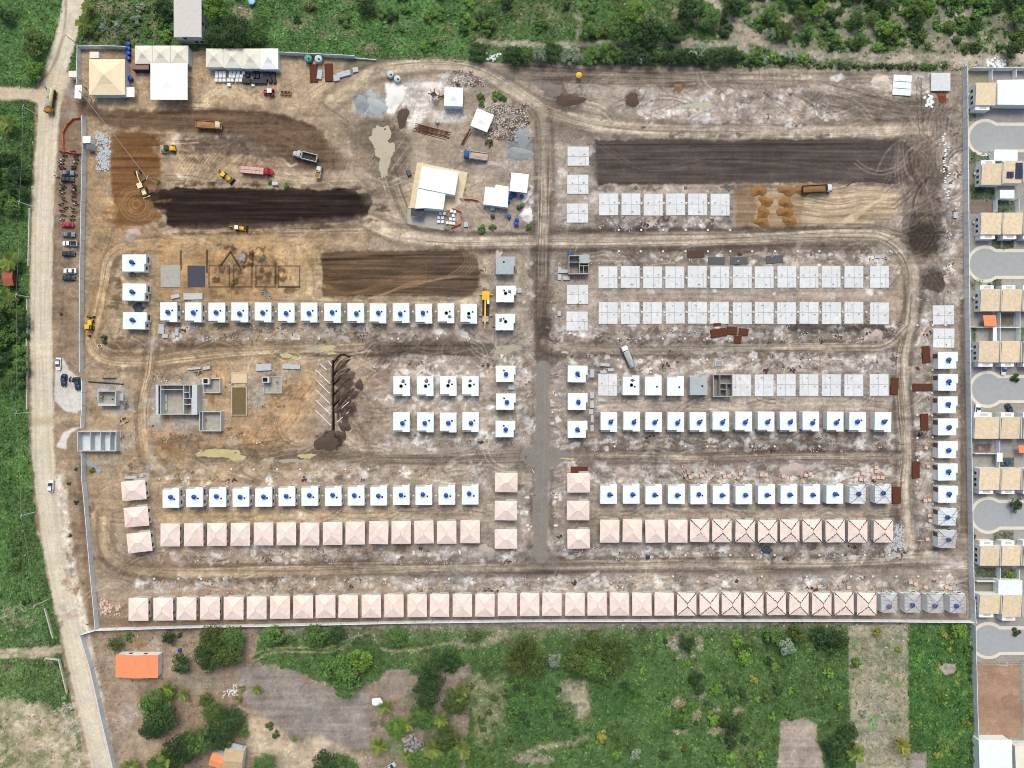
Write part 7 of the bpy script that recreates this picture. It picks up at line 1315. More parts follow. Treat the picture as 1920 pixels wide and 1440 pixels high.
mBSAND = mat('brown_sand', (150, 110, 66), .95, .2, 1.5, bump=.5); mGSAND = mat('grey_gravel', (150, 156, 158), .95, .15, 1.5, bump=.4); mWSAND = mat('white_sand', (236, 232, 228), .95, .06, 1.5, bump=.3); mPSAND = mat('pink_gravel', (186, 170, 162), .95, .15, 2, bump=.4); mSOILD = mat('dark_soil', (92, 76, 66), .95, .25, 1.5, bump=.6)
for i, (x, y) in enumerate(((1424, 358), (1433, 379), (1433, 398), (1427, 416), (1473, 359), (1475, 380), (1474, 398), (1479, 416), (1502, 356))): heap(x+rng.uniform(-3, 3), y+rng.uniform(-2, 2), rng.uniform(13, 18), rng.uniform(10, 13), rng.uniform(.9, 1.3), mBSAND, 'fresh brown sand heap right behind the tipper' if i == 8 else f'tipped brown sand heap in the {("western", "eastern")[i//4]} line, {ORD[i % 4]} from the dark bed', 'heap', 'tipped sand heaps', i)
heap(679, 192, 15, 13, .6, mGSAND, 'dark grey gravel heap west of the white sand', seed=3); heap(706, 200, 19, 17, .6, mat('pale_gravel', (172, 178, 178), .95, .1, 1.5, bump=.3), 'pale grey gravel heap beside the white sand', seed=4); heap(740, 180, 16, 25, .6, mWSAND, 'bright white sand heap in the yard', seed=5); heap(755, 220, 12, 20, .45, mSOILD, 'dark soil heap below the white sand', seed=6)
heap(978, 256, 16, 22, .6, mGSAND, 'grey sand heap east of the rubble', seed=7); heap(976, 288, 22, 14, .6, mGSAND, 'grey sand heap at the street side of the yard', seed=8); heap(989, 404, 10, 14, 1.0, mWSAND, 'white lime heap beside the fenced yard', seed=9); heap(249, 440, 14, 14, 1.1, mPSAND, 'round pinkish gravel heap south of the circular tracks', seed=10); heap(1642, 630, 14, 14, 1.0, mPSAND, 'pinkish gravel heap at the lane junction', seed=11); heap(910, 1033, 15, 14, .8, mPSAND, 'purple grey ash heap south of the inner tiled row', seed=12)
heap(1488, 882, 20, 15, 1.0, mPSAND, 'large pink gravel heap north of the eastern flat row', seed=13); heap(1165, 886, 11, 11, .8, mPSAND, 'pink gravel heap near the street corner', seed=14); heap(1272, 164, 10, 8, .5, mat('ochre_soil', (140, 112, 82), .95, .15, 1.5), 'round ochre heap on the northern ground', seed=15); heap(1186, 188, 15, 13, .4, mSOILD, 'dark soil heap on the northern ground', seed=16); heap(1070, 189, 26, 12, .5, mSOILD, 'long dark soil heap beside the north lane', seed=17); heap(1036, 168, 20, 15, .5, mat('grey_spoil', (132, 122, 112), .95, .2, 1.5, bump=.5), 'grey spoil heap beside the north lane', seed=18)
heap(1340, 1089, 16, 7, .6, mPSAND, 'low pale heap by the southern lane', seed=19); heap(615, 828, 24, 18, .6, mSOILD, 'dark spoil heap at the south end of the drain trench', seed=20); heap(1652, 154, 17, 14, .8, mat('pale_dust', (212, 198, 184), .95, .08, 1.5), 'pale dust heap beside the white panel stacks', seed=21); heap(918, 310, 24, 9, .7, mPSAND, 'pinkish soil ridge behind the blue truck', seed=22); heap(1766, 182, 10, 11, .8, mat('rust_soil', (134, 76, 50), .95, .25, 2), 'rust red heap below the north-east slab', seed=23)
for i, (x, y, rx, ry, a) in enumerate(((642, 685, 13, 4, -45), (646, 703, 17, 5, -45), (647, 721, 17, 5, -45), (645, 740, 15, 5, -45), (636, 768, 10, 5, -45), (674, 722, 9, 9, 0), (663, 740, 8, 7, 0), (660, 762, 9, 7, 0), (646, 778, 9, 8, 0), (647, 800, 9, 11, 0), (640, 816, 10, 8, 0))): heap(x, y, rx, ry, .7, mSOILD, f'dark spoil {("ridge" if i < 5 else "heap")} east of the drain trench, {ORD[i if i < 5 else i-5]} from its north end', 'heap', 'spoil beside the drain trench', 30+i, rot=a)
# ---- loose rubble: too many pieces to count
def rubble(areas, n_, m, seed, s=(.15, .5), name='rubble'):
    g = random.Random(seed); b = MB(); tot = sum((a[2]-a[0])*(a[3]-a[1])*(a[4] if len(a) > 4 else 1) for a in areas)
    for a in areas:
        k = int(n_*(a[2]-a[0])*(a[3]-a[1])*(a[4] if len(a) > 4 else 1)/tot)
        for i in range(k):
            if i % 7 == 0: cx, cy = g.uniform(a[0], a[2]), g.uniform(a[1], a[3]); sp_ = g.uniform(2, 8)
            x, y = g.gauss(cx, sp_), g.gauss(cy, sp_*.6)
            if not (a[0]-3 < x < a[2]+3 and a[1]-3 < y < a[3]+3): continue
            p = G(x, y); z = hz(x, y); u, v, w_ = g.uniform(*s), g.uniform(*s)*.7, g.uniform(.08, .3); b.box(p.x-u/2, p.x+u/2, p.y-v/2, p.y+v/2, z-.08, z+w_, g.uniform(0, 3))
    return tag(b.build(name, m), kind='stuff')
LOT = [(300, 608, 900, 640), (240, 872, 910, 904, .7), (300, 1028, 980, 1056), (250, 1084, 1800, 1110), (1045, 608, 1690, 642), (1045, 664, 1690, 698), (1045, 815, 1690, 846), (1045, 872, 1690, 904), (1060, 1022, 1700, 1050), (1045, 474, 1690, 496, .6), (1714, 560, 1746, 1040), (1768, 250, 1802, 560), (700, 668, 990, 700), (715, 815, 990, 845), (1120, 406, 1370, 432), (190, 700, 560, 850, .4), (830, 134, 905, 162, 3), (905, 196, 990, 262, 4), (1200, 170, 1560, 240, .2), (985, 480, 1000, 1040, .8), (1034, 480, 1050, 1040, .8), (900, 470, 930, 620, .6)]
mRB1 = mat('pale_rubble', (214, 208, 200), .95, .15, 2); mRB2 = mat('brown_clod', (122, 104, 90), .95, .25, 2); rubble(LOT, 1500, mRB1, 1, (.12, .5)); rubble(LOT, 1500, mGRYS, 2, (.12, .5)); rubble(LOT, 1600, mRB2, 3, (.15, .6)); rubble(LOT, 500, mPEACHB, 4, (.15, .4)); rubble(LOT, 300, mWOOD, 5, (.2, 1.1))
rubble([(183, 250, 205, 318)], 420, mGRYS, 6, (.3, .9)); rubble([(905, 196, 990, 262), (850, 134, 905, 160)], 380, mRB1, 7, (.15, .5)); rubble([(905, 196, 990, 262), (850, 134, 905, 160)], 380, mRB2, 17, (.15, .6)); rubble([(1672, 985, 1692, 1030)], 160, mGRYS, 8, (.3, .9)); rubble([(190, 1125, 224, 1152)], 130, mPEACHB, 9, (.3, .8)); rubble([(420, 1285, 444, 1308)], 90, mWBLK, 10); rubble([(1850, 112, 1882, 126)], 60, mWBLK, 11, (.4, 1.2)); rubble([(915, 98, 935, 112)], 40, mWBLK, 12, (.4, .9)); rubble([(1735, 180, 1760, 205)], 14, mWBLK, 13, (.8, 1.4))
# white bags by the north-east lane
gB = random.Random(9)
for i in range(30):
    y = 252+i*4.1+gB.uniform(-1, 1); x = 1767+gB.uniform(0, 11)+(y-252)*.04
    tag(place_mb(loft([(-.42, .2, 0, .22), (0, .27, 0, .3), (.42, .2, 0, .22)]), 'cement_bag', x, y, hz(x, y)-.03, mWBLK, gB.uniform(-30, 30), True), 'white bag in the line of bags beside the north-east lane', 'bag', 'white bags beside the north-east lane')
# yellow parasol
um = ground_at(thing('parasol', 'yellow parasol on the bare ground north of the lane', 'parasol', None, 1084.5, 145.5), 1084, 145); MB().lathe([(1.05, 2.0), (.98, 2.1), (.5, 2.35), (0, 2.5)], n=12).build('canopy', PC['yellow'], um); MB().lathe([(.03, 0), (.03, 2.4)], n=6).build('pole', mSTEEL, um)
# mixing plant
mp_ = ground_at(thing('mixing_plant', 'rusty steel mixing hopper beside the white tent', 'hopper', None, 815, 184, 10), 815, 184)
for x in (-1.4, 1.4):
    for y in (-1.6, 1.6): MB().box(x-.08, x+.08, y-.08, y+.08, -.1, 3.0).build('leg', mSTEEL, mp_)
MB().lathe([(.4, 1.2), (1.3, 2.6), (1.3, 3.0), (1.2, 3.0), (.35, 1.5)], n=4).build('hopper', mSTEEL, mp_); MB().box(-1.9, 1.9, -.12, .12, 3.0, 3.15).box(-.12, .12, -1.9, 1.9, 3.16, 3.3).build('beam', mRUST, mp_); MB().tube([(1.2, 0, 1.2), (3.6, 1.5, .3)], .25, 6).build('conveyor', mCH, mp_)
wl = ground_at(thing('weld_frame', 'grey steel frame beside the northern crane house', 'frame', None, 1347, 681, 0), 1347, 681); MB().box(-1.2, 1.2, -.8, .8, 0, .5).build('skip', mWBLK, wl); MB().box(-1.1, 1.1, -.7, .7, .5, .52).build('sheet', mRING, wl)
tag(place_mb(tarp_mesh(2.2, 77, .8), 'crumpled_tarp', 1437, 1031, hz(1437, 1031), mat('slate_tarp', (66, 80, 92), .6, .4, 2), 0), 'dark blue tarp heap on the lots by the southern lane', 'tarp'); tag(place_mb(tarp_mesh(2.6, 78, .3), 'crumpled_tarp', 259, 578, hz(259, 578), PC['navy'], 0), 'dark tarp between the large white houses', 'tarp')
for i, (x, y, d) in enumerate(((1192, 352, 'first'), (1286, 352, 'second'), (1367, 356, 'third'))): tag(place_mb(tarp_mesh(.8, 80+i, .4), 'crumpled_tarp', x, y, hz(x, y), mTARP, 0), f'small dark tarp north of the slab row, {d} from the west', 'tarp', 'small tarps')
# ================================================================ PEOPLE (seen from above: helmets and coloured shirts)
def person_mesh(stride=.16, bend=0.0):
    me = bpy.data.meshes.new('p'); J = {'pel': (0, 0, .92), 'che': (0, .02+bend*.3, 1.28-bend*.05), 'nec': (0, .04+bend*.5, 1.48-bend*.1), 'hea': (0, .06+bend*.6, 1.66-bend*.14), 'lh': (-.1, 0, .88), 'lk': (-.11, stride*.6+.03, .5), 'la': (-.11, stride*.3, .08), 'lt': (-.11, stride*.3+.17, .03), 'rh': (.1, 0, .88), 'rk': (.11, -stride*.2+.03, .5), 'ra': (.11, -stride, .08), 'rt': (.11, -stride+.17, .03), 'ls': (-.2, .02+bend*.4, 1.42), 'le': (-.27, -.06+bend*.4, 1.14), 'lw': (-.25, .1+bend*.6, .9), 'lf': (-.25, .15+bend*.6, .8), 'rs': (.2, .02+bend*.4, 1.42), 're': (.28, .02+bend*.4, 1.13), 'rw': (.25, .2+bend*.6, .96), 'rf': (.25, .28+bend*.6, .9)}
    rad = {'pel': .15, 'che': .16, 'nec': .06, 'hea': .105, 'lh': .09, 'lk': .065, 'la': .045, 'lt': .04, 'rh': .09, 'rk': .065, 'ra': .045, 'rt': .04, 'ls': .07, 'le': .05, 'lw': .035, 'lf': .03, 'rs': .07, 're': .05, 'rw': .035, 'rf': .03}
    ks = list(J); E_ = [('pel', 'che'), ('che', 'nec'), ('nec', 'hea'), ('pel', 'lh'), ('lh', 'lk'), ('lk', 'la'), ('la', 'lt'), ('pel', 'rh'), ('rh', 'rk'), ('rk', 'ra'), ('ra', 'rt'), ('che', 'ls'), ('ls', 'le'), ('le', 'lw'), ('lw', 'lf'), ('che', 'rs'), ('rs', 're'), ('re', 'rw'), ('rw', 'rf')]
    me.from_pydata([J[k] for k in ks], [(ks.index(a), ks.index(b)) for a, b in E_], []); o = bpy.data.objects.new('tmp', me); COL.objects.link(o)
    md = o.modifiers.new('s', 'SKIN'); 
    for i, k in enumerate(ks): me.skin_vertices[0].data[i].radius = (rad[k], rad[k]); me.skin_vertices[0].data[i].use_root = (k == 'pel')
    ss = o.modifiers.new('d', 'SUBSURF'); ss.levels = 1; dg = bpy.context.evaluated_depsgraph_get(); m2 = bpy.data.meshes.new_from_object(o.evaluated_get(dg)); bpy.data.objects.remove(o); m2.polygons.foreach_set('use_smooth', [True]*len(m2.polygons)); return m2
pm = [person_mesh(), person_mesh(.3), person_mesh(.05, .5)]; helm = MB().lathe([(.17, -.03), (.145, 0), (.13, .07), (.08, .13), (0, .15)], n=12).mesh('helmet', True); vest = MB().lathe([(.17, .98), (.215, 1.2), (.225, 1.4), (.10, 1.5)], n=12).mesh('vest', True)
mSH = [mat('work_trousers', (70, 84, 120), .9, .15, 3), mat('grey_clothes', (150, 146, 140), .9, .15, 3), mat('dark_clothes', (66, 62, 64), .9, .15, 3)]
PP = [(380, 149, 'walking across the yard below the tents'), (1084, 486, 'inside the roofless block house, north'), (1061, 500, 'beside the roofless block house wall'), (1071, 510, 'inside the roofless block house, south'), (1093, 510, 'in the corner room of the roofless block house'), (967, 509, 'beside the grey roofed house'), (956, 327, 'beside the white tent near the drums'), (1013, 401, 'walking on the central street'), (1084, 571, 'between the slabs beside the street'), (1020, 536, 'on the central street near the slabs'), (455, 497, 'at the open trench of the dug plots'), (472, 512, 'beside the dug trench'), (481, 526, 'below the dug trench'), (411, 521, 'inside the first dug plot'), (545, 520, 'on the pale sand plot'), (387, 786, 'inside the square annex shell'), (407, 770.5, 'north of the square annex shell'), (521, 717, 'on the low pavilion walls'), (195, 743.5, 'inside the gatehouse shell'), (1347, 735, 'inside the roofless dark house'), (1255, 658.5, 'on the lane east of the tanker, northern'), (1245, 665.5, 'on the lane east of the tanker, southern'), (1363, 966, 'on the path north of the inner tiled row'), (1355, 1102, 'on the lots by the southern lane'), (975, 1103, 'near the south lane below the mud street'), (643.5, 929, 'between two flat white houses'), (1161, 1034, 'beside the pale debris east of the street'), (377, 1119, 'between the first tiled houses by the south wall'), (319, 620.5, 'at the block stacks of the first white house'), (163, 168, 'under the gate canopy'), (1190, 694, 'behind the silver tanker'), (156, 1093, 'walking outside the south-west wall'), (166, 1170, 'at the corner outside the south wall')]
for i, (x, y, d) in enumerate(PP):
    r = thing('person', f'worker in {("blue", "grey", "dark")[i % 3]} clothes with yellow helmet {d}', 'person', None, x, y, rng.uniform(0, 360)); r.location.z = hz(x, y)+(.12 if any(k in d for k in ('inside', 'pavilion', 'corner room')) else 0); v_ = i % 3
    o = bpy.data.objects.new('body', pm[v_]); COL.objects.link(o); o.parent = r
    if not pm[v_].materials: pm[v_].materials.append(mSH[v_])
    h_ = bpy.data.objects.new('helmet', helm); COL.objects.link(h_); h_.parent = r; h_.location = ((0, .06, 1.70), (0, .06, 1.70), (0, .36, 1.63))[v_]
    if not helm.materials: helm.materials.append(PC['yellow'])
    if v_ < 2:
        w2 = bpy.data.objects.new('vest', vest); COL.objects.link(w2); w2.parent = r; w2.location = (0, .02, 0)
        if not vest.materials: vest.materials.append(PC['yellow'])
# ---- standing water: muddy sheets just above the soil
mPUD = mat('muddy_water', (198, 182, 132), .06, .12, .3, spec=.5); mPUDG = mat('grey_green_water', (170, 162, 140), .06, .08, .3, spec=.5)
def puddle(cx, cy, rx, ry, m, seed, rot=0):
    g = random.Random(seed); ph = [g.uniform(0, 6) for _ in range(5)]; n_ = 48; pts = []
    for i in range(n_):
        a = 6.283*i/n_; k = 1+.16*math.sin(2*a+ph[0])+.13*math.sin(3*a+ph[1])+.10*math.sin(5*a+ph[2])+.07*math.sin(9*a+ph[3])+.04*math.sin(15*a+ph[4]); x, y = rx*k*math.cos(a), ry*k*math.sin(a); c_, s_ = math.cos(R(rot)), math.sin(R(rot)); pts.append(G(cx+x*c_-y*s_, cy+x*s_+y*c_)[:2])
    z = max(hz(cx+dx*rx*.5, cy+dy*ry*.5) for dx in (-1, 0, 1) for dy in (-1, 0, 1))+.01; b = MB(); b.add([(p[0], p[1], z) for p in pts], [tuple(range(n_-1, -1, -1))]); tag(b.build('puddle', m), kind='structure')
for i, (cx, cy, rx, ry, m, a) in enumerate(((400, 850, 26, 9, mPUD, -5), (436, 853, 24, 9, mPUD, 4), (575, 855, 14, 5, mPUD, -4), (550, 864, 26, 4, mPUDG, 0), (614, 653, 16, 5, mPUD, 0), (598, 655, 26, 6, mPUDG, 4), (541, 668, 15, 5, mPUD, 12), (622, 663, 7, 2.5, mPUD, -6), (950, 655, 24, 9, mPUDG, -3), (714, 262, 20, 26, mPUDG, -20), (722, 285, 17, 17, mPUDG, 0), (721, 312, 9, 22, mPUDG, 4), (1065, 860, 12, 2.2, mPUD, 2), (1310, 197, 26, 6, mat('green_water', (168, 172, 146), .25, .1, .3), -8))): puddle(cx, cy, rx, ry, m, i+1, a)
# ================================================================ VEGETATION
def leaf_mat(name, c, v=.35):
    m = bpy.data.materials.new(name); m.use_nodes = True; n = m.node_tree; LK = n.links.new; b = n.nodes['Principled BSDF']; b.inputs['Roughness'].default_value = .75; b.inputs['Specular IOR Level'].default_value = .25
    at = n.nodes.new('ShaderNodeAttribute'); at.attribute_name = 'tint'; oi = n.nodes.new('ShaderNodeObjectInfo')
    m1 = n.nodes.new('ShaderNodeMapRange'); m1.inputs[3].default_value = 1-v; m1.inputs[4].default_value = 1+v*1.3; LK(at.outputs['Fac'], m1.inputs[0])
    m2 = n.nodes.new('ShaderNodeMapRange'); m2.inputs[3].default_value = .82; m2.inputs[4].default_value = 1.2; LK(oi.outputs['Random'], m2.inputs[0])
    mu = n.nodes.new('ShaderNodeMath'); mu.operation = 'MULTIPLY'; LK(m1.outputs[0], mu.inputs[0]); LK(m2.outputs[0], mu.inputs[1])
    vs = n.nodes.new('ShaderNodeVectorMath'); vs.operation = 'SCALE'; vs.inputs[0].default_value = lin(c)/GAIN; LK(mu.outputs[0], vs.inputs['Scale']); LK(vs.outputs[0], b.inputs['Base Color'])
    MATS[name] = m; return m
LM = dict(dark=leaf_mat('leaf_dark', (56, 80, 44)), mid=leaf_mat('leaf_mid', (84, 116, 56)), olive=leaf_mat('leaf_olive', (80, 98, 48)), bright=leaf_mat('leaf_bright', (104, 140, 58)), yellow=leaf_mat('leaf_yellow', (136, 140, 62)), grey=leaf_mat('leaf_grey', (128, 144, 120)), dead=leaf_mat('dead_twigs', (168, 166, 168), .2), brown=leaf_mat('leaf_brown', (80, 92, 44)), palm=leaf_mat('palm_leaf', (116, 132, 62)))
mBARK = mat('bark', (110, 96, 82), .95, .3, 3)
def leaves_mesh(name, cen, nrm, size, tint, rs, elong=1.6):
    n_ = len(cen); nrm = nrm/np.linalg.norm(nrm, axis=1, keepdims=True); t = np.cross(nrm, rs.randn(n_, 3)); t /= np.linalg.norm(t, axis=1, keepdims=True); u = np.cross(nrm, t); s = size[:, None]*.5
    v = np.stack([cen-t*s*elong, cen+u*s*.8, cen+t*s*elong, cen-u*s*.8], 1).reshape(-1, 3); me = bpy.data.meshes.new(name); me.vertices.add(4*n_); me.vertices.foreach_set('co', v.astype(np.float32).reshape(-1)); me.loops.add(4*n_); me.loops.foreach_set('vertex_index', np.arange(4*n_, dtype=np.int32)); me.polygons.add(n_); me.polygons.foreach_set('loop_start', np.arange(0, 4*n_, 4, dtype=np.int32))
    a = me.attributes.new('tint', 'FLOAT', 'POINT'); a.data.foreach_set('value', np.repeat(tint, 4).astype(np.float32)); me.update(calc_edges=True); return me
def crown(seed, nc, per, ls, squash=.75, rough=.28, open_=0.0):
    """unit crown: clumps of leaves over a dome plus leaves inside"""
    rs = np.random.RandomState(seed); C_, N_, S_, T_ = [], [], [], []
    for i in range(nc):
        a = rs.rand()*6.283; el = math.asin(rs.rand()**.8); rr = rs.uniform(.55, .88); cr_ = rs.uniform(.18, .34)
        c = np.array([math.cos(a)*math.cos(el)*rr, math.sin(a)*math.cos(el)*rr, math.sin(el)*squash*rr+.05])*(1+rs.randn()*rough*.35); k = int(per*cr_/.26); d = rs.randn(k, 3); d /= np.linalg.norm(d, axis=1, keepdims=True); d[:, 2] = np.abs(d[:, 2])*.9-.15
        C_.append(c+d*cr_*rs.uniform(.75, 1.05, (k, 1))); N_.append(d*.9+np.array([0, 0, .7])+rs.randn(k, 3)*.35); S_.append(ls*rs.uniform(.7, 1.4, k)); T_.append(np.clip(rs.normal(.5, .2, k)+rs.randn()*.12, 0, 1))
    return leaves_mesh('crown', np.concatenate(C_), np.concatenate(N_), np.concatenate(S_), np.concatenate(T_), rs)
BIG = [crown(i, 46, 46, .075) for i in range(4)]; MED = [crown(20+i, 30, 34, .11) for i in range(4)]; SHR = [crown(40+i, 15, 24, .2, .7) for i in range(5)]; THIN = [crown(60+i, 14, 16, .12, .8) for i in range(2)]
def trunk_mesh(seed, h):
    g = random.Random(seed); b = MB(); b.tube([(0, 0, -.12), (.02, .01, h*.5), (g.uniform(-.05, .05), g.uniform(-.05, .05), h)], .06, 6, .04)
    for i in range(5): a = i*1.26+g.uniform(-.3, .3); b.tube([(0, 0, h*.9), (.3*math.cos(a), .3*math.sin(a), h+.2), (.6*math.cos(a), .6*math.sin(a), h+.38)], .035, 5, .012)
    b2 = b.mesh('trunk'); b2.materials.append(mBARK); return b2
TRK = [trunk_mesh(i, .55) for i in range(3)]; STM = [trunk_mesh(9+i, .15) for i in range(2)]
for me in BIG+MED+SHR+THIN: me.materials.append(LM['mid'])
gv = random.Random(21)
def plant(px, py, r_px, kind, col, label, cat, group=None, name=None):
    R_ = r_px*PX*(1.1 if kind == 'big' else 1); big = kind in ('big', 'med', 'thin'); h0 = (.55 if kind != 'thin' else .7) if big else .12
    name = name or ('broadleaf_tree' if big else ('weed_clump' if 'weed' in label else 'shrub')); zc = R_*(h0+.3); k = (ALT-zc)/ALT
    r = thing(name, label, cat, group); r.location = ((px-960)*PX*k, (720-py)*PX*k, hz(px, py)-.03); r.rotation_euler.z = gv.uniform(0, 6.28); r.scale = (R_*gv.uniform(.92, 1.08), R_*gv.uniform(.92, 1.08), R_*gv.uniform(.85, 1.1))
    c = bpy.data.objects.new('crown', gv.choice({'big': BIG, 'med': MED, 'shr': SHR, 'thin': THIN}[kind])); COL.objects.link(c); c.parent = r; c.location = (0, 0, h0); c.material_slots[0].link = 'OBJECT'; c.material_slots[0].material = LM[col]
    t = bpy.data.objects.new('trunk', gv.choice(TRK if big else STM)); COL.objects.link(t); t.parent = r; return r
